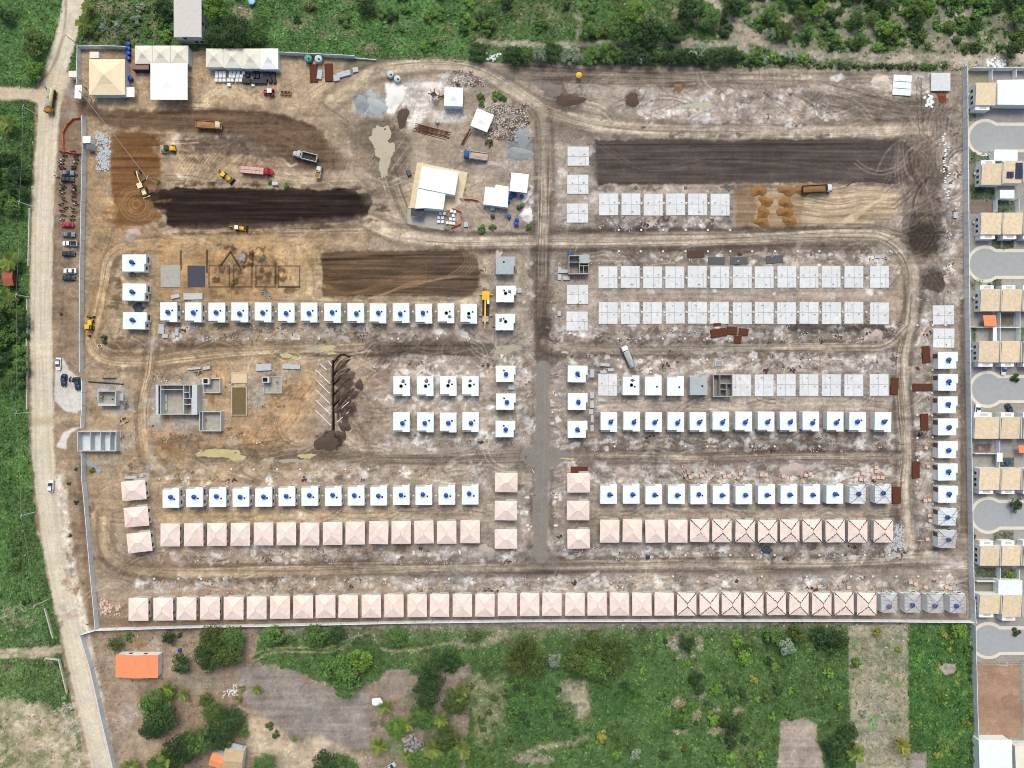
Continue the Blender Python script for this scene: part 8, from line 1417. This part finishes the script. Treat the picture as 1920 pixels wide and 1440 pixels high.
# trees that stand out: (x, y, radius, kind, colour, description)
T = [(65, 78, 24, 'med', 'olive', 'dull olive tree in the north-west meadow'), (62, 131, 19, 'med', 'bright', 'yellow green bushy tree at the meadow corner'), (10, 28, 15, 'med', 'dark', 'dark tree at the meadow edge'), (306, 14, 19, 'med', 'dark', 'dark tree west of the long pale roof'), (311, 66, 13, 'shr', 'bright', 'light green bush below the long pale roof'),
     (402, 14, 24, 'big', 'bright', 'leafy yellow green tree east of the long pale roof'), (424, 30, 18, 'med', 'mid', 'green tree between the mango and yellow green trees'), (407, 66, 24, 'big', 'dark', 'dark mango tree behind the tents, western crown'), (440, 58, 29, 'big', 'dark', 'dark mango tree behind the tents, tallest crown'), (474, 62, 22, 'big', 'mid', 'mango tree behind the tents, eastern crown'), (492, 24, 15, 'thin', 'bright', 'banana clump beside the pale blue tank'), (684, 6, 20, 'med', 'dark', 'dark bush at the northern meadow edge'), (734, 28, 14, 'shr', 'dark', 'round dark bush in the northern meadow'),
     (904, 34, 15, 'shr', 'dark', 'dark bush in the meadow, left of a touching pair'), (917, 47, 16, 'shr', 'mid', 'green bush of the touching pair'), (896, 95, 20, 'med', 'dark', 'round dark bush beside the sandy path'), (962, 100, 20, 'med', 'dark', 'dark bush row beside white debris'), (984, 100, 16, 'med', 'mid', 'green bush east of the white debris'), (1014, 100, 18, 'med', 'grey', 'grey green bush at the site edge'), (1036, 96, 19, 'med', 'dark', 'dark bush between two grey green ones'), (1072, 103, 18, 'med', 'grey', 'silvery bush at the site edge'), (1105, 55, 17, 'med', 'mid', 'round green bush on bare sand'), (950, 3, 14, 'shr', 'dark', 'dark bush at the top of the meadow'),
     (1190, 24, 26, 'med', 'bright', 'bright green bush in the northern scrub'), (1165, 52, 26, 'med', 'mid', 'green thicket crown in the northern scrub'), (1222, 58, 28, 'med', 'dark', 'dark thicket crown in the northern scrub'), (1192, 62, 24, 'med', 'dark', 'dark thicket crown beside the bright bush'), (1260, 62, 22, 'med', 'dark', 'dark thicket crown beside the bare slope'), (1290, 20, 26, 'med', 'dark', 'dark thicket beside the diagonal sand track'), (1330, 32, 22, 'med', 'mid', 'green bush on the diagonal sand track edge'), (1361, 52, 16, 'shr', 'dark', 'dark bush south-west of the diagonal sand track'), (1310, 94, 17, 'thin', 'grey', 'silver leaved tree among the dark hedge'), (1205, 108, 13, 'thin', 'grey', 'small silver tree at the hedge'), (1400, 108, 13, 'shr', 'mid', 'single bush between bare gaps in the hedge'), (1375, 8, 24, 'med', 'dark', 'dark bush east of the diagonal track'), (1444, 62, 14, 'thin', 'grey', 'pale bush near the track fork'),
     (216, 1208, 15, 'med', 'olive', 'olive tree beside the orange cottage'), (240, 1196, 10, 'shr', 'mid', 'small bush between cottage and wall'), (316, 1196, 14, 'med', 'dark', 'small dark tree east of the cottage'), (337, 1192, 6, 'shr', 'dark', 'tiny dark bush south of the wall'), (402, 1204, 28, 'big', 'olive', 'large mango tree south of the wall, northern crown'), (430, 1200, 26, 'big', 'mid', 'large mango tree south of the wall, eastern crown'), (388, 1232, 26, 'big', 'dark', 'large mango tree south of the wall, western crown'), (424, 1232, 28, 'big', 'olive', 'large mango tree south of the wall, southern crown'), (338, 1246, 20, 'med', 'dark', 'dark leafy tree beside the cottage yard'),
     (290, 1318, 27, 'big', 'mid', 'tall tree north of the sandy bank'), (300, 1346, 29, 'big', 'dark', 'dark tall tree on the sandy bank'), (282, 1366, 22, 'big', 'dark', 'dark tree at the foot of the sandy bank'), (318, 1300, 14, 'med', 'bright', 'light crowned small tree in the palm garden'), (404, 1344, 24, 'big', 'olive', 'olive crowned tree north of the old house'), (430, 1352, 26, 'big', 'dark', 'dark tree east of the olive crown'), (410, 1380, 27, 'big', 'dark', 'dark tree behind the old tiled house'), (338, 1408, 30, 'big', 'dark', 'large dark tree around the palm'), (368, 1392, 27, 'big', 'mid', 'tree between the palm and old house'), (300, 1436, 24, 'big', 'mid', 'tree at the foot of the palm'), (455, 1372, 12, 'med', 'mid', 'small tree beside the blue barrel'),
     (505, 1361, 9, 'shr', 'olive', 'round citrus bush on the sandy yard, northern'), (517, 1378, 9, 'shr', 'olive', 'round citrus bush on the sandy yard, southern'), (551, 1386, 6, 'shr', 'bright', 'tiny bright bush on the sandy yard'), (496, 1436, 22, 'big', 'mid', 'tree at the south edge of the sandy yard, western'), (610, 1436, 26, 'big', 'dark', 'tree at the south edge of the sandy yard, middle'), (645, 1440, 24, 'big', 'mid', 'tree at the south edge of the sandy yard, eastern'), (384, 1312, 14, 'med', 'mid', 'small tree in the palm garden'),
     (510, 1192, 22, 'med', 'mid', 'soft green bush by the south wall'), (596, 1192, 24, 'med', 'mid', 'green bush above the double track'), (632, 1190, 18, 'med', 'dark', 'dark bush above the double track'), (745, 1195, 20, 'med', 'mid', 'bush between the two tracks'), (630, 1252, 30, 'med', 'mid', 'large loose thicket beside the ploughed plot, northern'), (650, 1276, 30, 'med', 'mid', 'large loose thicket beside the ploughed plot, southern'), (676, 1238, 22, 'med', 'bright', 'bright thicket edge at the fence line'),
     (842, 1240, 23, 'med', 'dark', 'dark tree at the end of the track'), (806, 1270, 26, 'big', 'dark', 'dark mango north of the palm grove'), (800, 1302, 26, 'big', 'dark', 'dark mango in the palm grove'), (790, 1345, 24, 'big', 'mid', 'lighter mango in the palm grove'), (852, 1318, 25, 'big', 'olive', 'olive brown mango in the palm grove'), (742, 1364, 20, 'big', 'bright', 'bright green tree beside the dead tree'), (772, 1392, 20, 'thin', 'dead', 'bare grey tree among the palms'), (782, 1402, 16, 'thin', 'dead', 'bare grey tree touching another bare one'), (838, 1386, 22, 'big', 'olive', 'olive tree between two palms'), (840, 1424, 24, 'big', 'mid', 'tree at the southern palm grove'), (790, 1436, 26, 'big', 'mid', 'green tree below the bare tree'),
     (985, 1226, 26, 'big', 'brown', 'rusty brown mango tree in the southern field, northern crown'), (966, 1244, 22, 'big', 'brown', 'rusty brown mango in the southern field, western crown'), (1006, 1246, 24, 'big', 'olive', 'rusty brown mango in the southern field, eastern crown'), (1038, 1240, 16, 'med', 'grey', 'grey green bush between the two mangoes'), (1084, 1240, 26, 'big', 'olive', 'huge mango in the southern field, western crown'), (1110, 1218, 27, 'big', 'olive', 'huge mango in the southern field, northern crown'), (1144, 1222, 25, 'big', 'olive', 'huge mango in the southern field, north-eastern crown'), (1120, 1250, 28, 'big', 'mid', 'huge mango in the southern field, southern crown'), (1152, 1246, 22, 'big', 'olive', 'huge mango in the southern field, eastern crown'), (896, 1192, 16, 'thin', 'olive', 'thin olive bush by the south wall'),
     (1288, 1207, 17, 'med', 'dark', 'dark bush on bare grey soil'), (1303, 1272, 15, 'med', 'dark', 'dark bush in the middle of the rough field'), (1284, 1350, 21, 'med', 'mid', 'round bush in the rough field'), (1336, 1348, 14, 'shr', 'bright', 'bright bush between two round dark ones'), (1373, 1362, 21, 'med', 'dark', 'large round dark bush in the rough field'), (1397, 1234, 15, 'med', 'bright', 'bright bush in the rough field'), (1450, 1248, 12, 'shr', 'bright', 'bright bush north of the olive one'), (1414, 1276, 10, 'shr', 'yellow', 'yellowish round bush in the rough field'), (1441, 1308, 12, 'shr', 'olive', 'olive round bush above the bare plot'), (1420, 1312, 7, 'shr', 'bright', 'little bush beside the olive one'), (1448, 1344, 9, 'shr', 'bright', 'little bush beside the bare plot'), (1500, 1192, 20, 'med', 'olive', 'olive bush at the south wall thicket'), (1476, 1214, 18, 'med', 'grey', 'grey green bush below the wall thicket'), (1450, 1192, 18, 'med', 'mid', 'bush at the west of the wall thicket'), (1540, 1190, 20, 'med', 'dark', 'dark bush in the wall thicket'), (1568, 1196, 22, 'med', 'dark', 'dark bush at the pale strip edge'), (1192, 1416, 13, 'shr', 'grey', 'pale leaved bush at the south edge'), (1156, 1416, 10, 'shr', 'bright', 'bright bush at the south edge'), (1370, 1422, 12, 'shr', 'bright', 'bright small bush near the south edge'), (905, 1424, 14, 'med', 'mid', 'bush below the green plot'), (1128, 1384, 14, 'shr', 'yellow', 'yellow green bush east of the dense plot'),
     (1645, 1186, 10, 'med', 'yellow', 'yellow green little tree on the pale strip'), (1684, 1218, 7, 'shr', 'bright', 'bright small bush on the pale strip'), (1606, 1244, 12, 'shr', 'mid', 'bush at the west side of the pale strip'), (1619, 1338, 9, 'shr', 'grey', 'blue green bush beside the seed bed'), (1800, 1184, 15, 'med', 'bright', 'bush in the corner of the bright field'), (1566, 1396, 22, 'med', 'dark', 'dark thicket beside the bare plot, eastern side'), (1590, 1372, 20, 'med', 'dark', 'dark thicket at the seed bed'), (1570, 1424, 18, 'med', 'dark', 'dark thicket south of the seed bed'),
     (1903.5, 709, 9, 'shr', 'dark', 'round clipped shrub on the third turning circle'), (1906, 946, 13, 'med', 'dark', 'large round clipped tree on the fourth turning circle'), (1906, 1185, 9, 'shr', 'dark', 'round shrub on the fifth turning circle'), (1858, 538, 8, 'shr', 'dark', 'round shrub south of the second turning circle'), (1896, 1080, 9, 'shr', 'bright', 'bright bush on the lawn near the fifth circle'), (1826, 1006, 6, 'shr', 'dark', 'dark shrub by the wall near the fourth circle'),
     (195, 632, 6, 'shr', 'dark', 'green bush beside the white broken ring, northern'), (196, 640, 6, 'shr', 'dark', 'green bush beside the white broken ring, southern'), (114, 588, 4, 'shr', 'olive', 'lone olive bush on the road verge'), (142, 880, 4, 'shr', 'dark', 'verge bush below the gate panels'), (129, 907, 4, 'shr', 'dark', 'verge bush beside the driving car'), (142, 942, 5, 'shr', 'dark', 'dark verge bush near the wall bend'), (131, 1003, 4, 'shr', 'dark', 'verge bush further south'), (902, 180, 8, 'shr', 'mid', 'weeds east of the yard tent'), (903, 194, 7, 'shr', 'mid', 'weeds beside the rubble'), (932, 178, 11, 'shr', 'bright', 'bright weed clump north of the rubble'), (944, 184, 7, 'shr', 'mid', 'weed clump at the rubble edge'), (917, 266, 8, 'shr', 'olive', 'olive weeds west of the grey sand'), (903, 430, 10, 'shr', 'mid', 'weeds at the main lane south of the yard'), (924, 426, 8, 'shr', 'mid', 'weeds south of the fenced yard'), (992, 426, 7, 'shr', 'mid', 'weeds at the street corner'), (979, 386, 6, 'shr', 'mid', 'weeds beside the lime heap'), (506, 342, 5, 'shr', 'mid', 'weeds west of the generator'), (537, 349, 6, 'shr', 'mid', 'weeds east of the generator'), (297, 341, 4, 'shr', 'mid', 'weeds at the pole by the dark bed'), (173, 882, 6, 'shr', 'mid', 'weeds under the fallen gate panels')]
for x, y, r_, k, c, lb in T: plant(x, y, r_, k, c, lb, 'tree' if k in ('big', 'thin') else 'bush')
# hedge along the northern site edge
for i, x in enumerate(range(1112, 1386, 15)): plant(x+gv.uniform(-4, 4), 101+gv.uniform(-5, 7)+(x-1112)*.02, gv.uniform(12, 17), 'med', gv.choice(['dark', 'dark', 'mid']), f'dark hedge bush along the northern site edge, {ordn(i)} from the parasol end', 'bush', 'hedge bushes along the northern edge', 'hedge_bush')
for i, x in enumerate(range(1412, 1530, 12)): plant(x+gv.uniform(-3, 3), 109+gv.uniform(-5, 6), gv.uniform(8, 14), 'shr', gv.choice(['dark', 'mid', 'grey', 'bright']), f'mixed hedge bush along the northern edge, {ordn(i)} after the gap', 'bush', 'hedge bushes along the northern edge', 'hedge_bush')
for i, x in enumerate(range(1535, 1770, 13)): plant(x+gv.uniform(-3, 3), 124+gv.uniform(-2, 2), gv.uniform(4, 8), 'shr', gv.choice(['dark', 'mid']), f'low hedge bush beside the sandy track, {ordn(i)} from its west end', 'bush', 'low hedge bushes beside the track', 'hedge_bush')
# scrub: countable bushes that only their place tells apart
def veg_at(x, y): return VEG[min(max(int((y-Y0)/STEP), 0), NY-1), min(max(int((x-X0)/STEP), 0), NX-1)]
def scatter(n_, x0, y0, x1, y1, r_, cols, label, group, kinds=('shr', 'med'), mind=.68, name=None):
    pts = []; tries = 0
    while len(pts) < n_ and tries < n_*40:
        tries += 1; x, y, q = gv.uniform(x0, x1), gv.uniform(y0, y1), gv.uniform(*r_)
        if min(veg_at(x, y), veg_at(x+q*.8, y), veg_at(x-q*.8, y), veg_at(x, y+q*.8), veg_at(x, y-q*.8)) < .45 or (abs(x-16) < 26 and abs(y-522) < 30) or any((x-a)**2+(y-b)**2 < ((q+c)*mind)**2 for a, b, c in pts): continue
        pts.append((x, y, q))
    for x, y, q in pts:
        cc_ = gv.choice(cols); plant(x, y, q, 'med' if (q > 13 and 'med' in kinds) else 'shr', cc_, f"{'large' if q > r_[0]+(r_[1]-r_[0])*.55 else 'small'} {dict(dark='dark green', mid='green', bright='bright green', olive='olive', grey='grey green', yellow='yellowish')[cc_]} {label}", 'bush', group, name)
scatter(125, 1400, -20, 1950, 98, (6, 19), ['dark', 'dark', 'mid', 'mid', 'bright', 'olive'], 'bush in the scrubland north of the sandy track', 'scrubland bushes', name='scrub_bush')
scatter(30, 520, -20, 1140, 92, (6, 13), ['mid', 'dark', 'bright', 'olive'], 'bush in the northern meadow', 'meadow bushes', name='scrub_bush')
scatter(22, 160, 0, 330, 78, (6, 12), ['olive', 'mid', 'grey'], 'dry bush in the plot north of the tents', 'dry plot bushes')
scatter(16, -20, 296, 46, 392, (13, 22), ['dark', 'dark', 'mid'], 'tree crown in the west field near the junction', 'west field trees, north', name='field_tree')
scatter(26, -20, 556, 44, 712, (11, 23), ['dark', 'dark', 'mid', 'mid'], 'crown in the west field opposite the parked cars', 'west field trees, middle', name='field_tree')
scatter(22, -20, 720, 60, 1140, (5, 11), ['mid', 'dark', 'olive'], 'leafy bush in the west field south of the entrance', 'west field bushes, south', name='field_bush')
scatter(60, 1170, 1190, 1585, 1430, (5, 13), ['mid', 'bright', 'olive', 'dark'], 'bush in the rough southern field', 'rough field bushes', name='field_bush')
scatter(24, 950, 1275, 1085, 1390, (6, 10), ['mid', 'dark'], 'leafy crop plant in the dense green plot', 'green plot plants', name='crop_plant')
scatter(24, 880, 1260, 960, 1440, (4, 9), ['olive', 'mid'], 'plant on the pale grass west of the green plot', 'pale grass plants', name='crop_plant')
scatter(22, 1710, 1180, 1815, 1430, (4, 8), ['bright', 'mid', 'yellow'], 'leafy clump in the bright field', 'bright field clumps', name='crop_plant')
scatter(18, 1596, 1180, 1700, 1400, (3, 6), ['mid', 'dark', 'olive'], 'bush on the pale strip', 'pale strip bushes')
for i in range(16): y = 1200+i*15; plant(1822+(y-1200)*.02-4, y, gv.uniform(4, 8), 'shr', gv.choice(['dark', 'mid', 'bright']), f'bush along the court wall, {ordn(i)} from the south wall', 'bush', 'bushes along the court wall')
# palms: trunk and separate fronds
def frond_mesh(seed):
    rs = np.random.RandomState(seed); n_ = 26; C_, N_, S_, T_, TD = [], [], [], [], []; vs = []; fs = []; k = 0; b = MB()
    spine = lambda t: np.array([t, 0, .28*t-.62*t*t])
    for i in range(n_):
        t = .1+.9*i/n_; p = spine(t); l = .30*math.sin(math.pi*(.12+.85*t))**.6
        for s_ in (-1, 1):
            d = np.array([.55, s_*1.0, -.25+rs.randn()*.12]); d /= np.linalg.norm(d); q = p+d*l; w_ = np.array([.028, 0, 0]); b.add([p-w_, p+w_, q+w_*.4, q-w_*.4], [(0, 1, 2, 3)])
    b.tube([tuple(spine(t)) for t in np.linspace(0, 1, 7)], .016, 4, .004); me = b.mesh('frond'); a = me.attributes.new('tint', 'FLOAT', 'POINT'); a.data.foreach_set('value', np.clip(np.repeat(rs.normal(.5, .2, len(me.vertices)//4+1), 4)[:len(me.vertices)], 0, 1).astype(np.float32)); me.materials.append(LM['palm']); return me
FR = [frond_mesh(i) for i in range(3)]
def palm(px, py, r_px, label, col='palm', h=None):
    h = h or r_px*PX*1.3; k = (ALT-h)/ALT; r = thing('palm_tree', label, 'palm', 'coconut palms'); r.location = ((px-960)*PX*k, (720-py)*PX*k, hz(px, py)); MB().tube([(0, 0, -.2), (.1, .05, h*.5), (0, 0, h)], .2, 7, .13).build('trunk', mBARK, r); n_ = 15; ph = gv.uniform(0, 6)
    for i in range(n_):
        f = bpy.data.objects.new('frond', gv.choice(FR)); COL.objects.link(f); f.parent = r; f.location = (0, 0, h); f.rotation_euler = (gv.uniform(-.2, .2), gv.uniform(-.75, .15), ph+6.283*i/n_+gv.uniform(-.15, .15)); f.scale = [r_px*PX*gv.uniform(.85, 1.15)]*3; f.material_slots[0].link = 'OBJECT'; f.material_slots[0].material = LM[col]
for x, y, r_, lb, c in ((157, 45, 15, 'palm at the roadside north of the tent yard', 'palm'), (163, 14, 12, 'palm at the roadside top of the dry plot', 'palm'), (318, 1417, 20, 'palm among the dark trees south of the sandy bank', 'palm'), (246, 1436, 14, 'palm at the foot of the road wall', 'palm'), (315, 1291, 12, 'palm at the north of the garden', 'palm'), (344, 1303, 10, 'small palm in the garden', 'palm'), (482, 1294, 9, 'young palm on the ploughed plot', 'palm'), (452, 1291, 6, 'seedling palm at the ploughed plot edge', 'palm'), (447, 1312, 6, 'seedling palm below the rubbish heap', 'palm'), (722, 1326, 14, 'palm beside the white shack', 'palm'), (710, 1400, 18, 'palm at the edge of the sandy yard', 'palm'), (763, 1358, 14, 'palm beside the bright green tree', 'palm'), (866, 1297, 16, 'palm east of the dark mangoes', 'palm'), (826, 1350, 14, 'palm between mango and olive trees', 'palm'), (811, 1405, 18, 'palm east of the bare grey trees', 'palm'), (866, 1406, 18, 'palm west of the pale grass', 'palm'), (1607, 1414, 17, 'palm at the south end of the pale strip', 'palm'), (1692, 1398, 16, 'yellowing palm at the field corner', 'yellow'), (17, 488, 17, 'palm beside the field wall', 'palm'), (10, 560, 18, 'palm south of the red roof', 'palm'), (14, 232, 16, 'palm at the side road corner', 'palm'), (762, 1418, 12, 'palm below the bare grey trees', 'palm')): palm(x, y, r_, lb, c)
# grass and weeds: blades nobody could count
rs = np.random.RandomState(5); NG = 170000
ix = rs.randint(1, NX-1, NG*3); iy = rs.randint(1, NY-1, NG*3); keep = rs.rand(NG*3) < VEG[iy, ix]**1.3; ix, iy = ix[keep][:NG], iy[keep][:NG]; n_ = len(ix)
gxw = (gx[ix]+rs.uniform(-1, 1, n_)-960)*PX; gyw = (720-gy[iy]-rs.uniform(-1, 1, n_))*PX
s_ = rs.uniform(.22, .55, n_)*(1+.6*(rs.rand(n_) < .12)); cen = np.stack([gxw, gyw, HT[iy, ix]+s_*.32], 1); nr = rs.randn(n_, 3)*.55+np.array([0, 0, 1]); me = leaves_mesh('grass', cen, nr, s_*1.1, rs.rand(n_), rs, 1.5)
bs = C[iy, ix]*np.exp(rs.normal(.06, .30, (n_, 1))); bs *= 1+rs.normal(0, .07, (n_, 3)); ca = me.color_attributes.new('Col', 'FLOAT_COLOR', 'POINT'); ca.data.foreach_set('color', np.repeat(np.concatenate([np.clip(bs, .008, .5), np.ones((n_, 1))], 1), 4, 0).astype(np.float32).reshape(-1))
mgr = bpy.data.materials.new('grass_blades'); mgr.use_nodes = True; n = mgr.node_tree; a_ = n.nodes.new('ShaderNodeAttribute'); a_.attribute_name = 'Col'; n.links.new(a_.outputs['Color'], n.nodes['Principled BSDF'].inputs['Base Color']); n.nodes['Principled BSDF'].inputs['Roughness'].default_value = .9; n.nodes['Principled BSDF'].inputs['Specular IOR Level'].default_value = .15
me.materials.append(mgr); go = bpy.data.objects.new('grass', me); COL.objects.link(go); tag(go, kind='stuff')
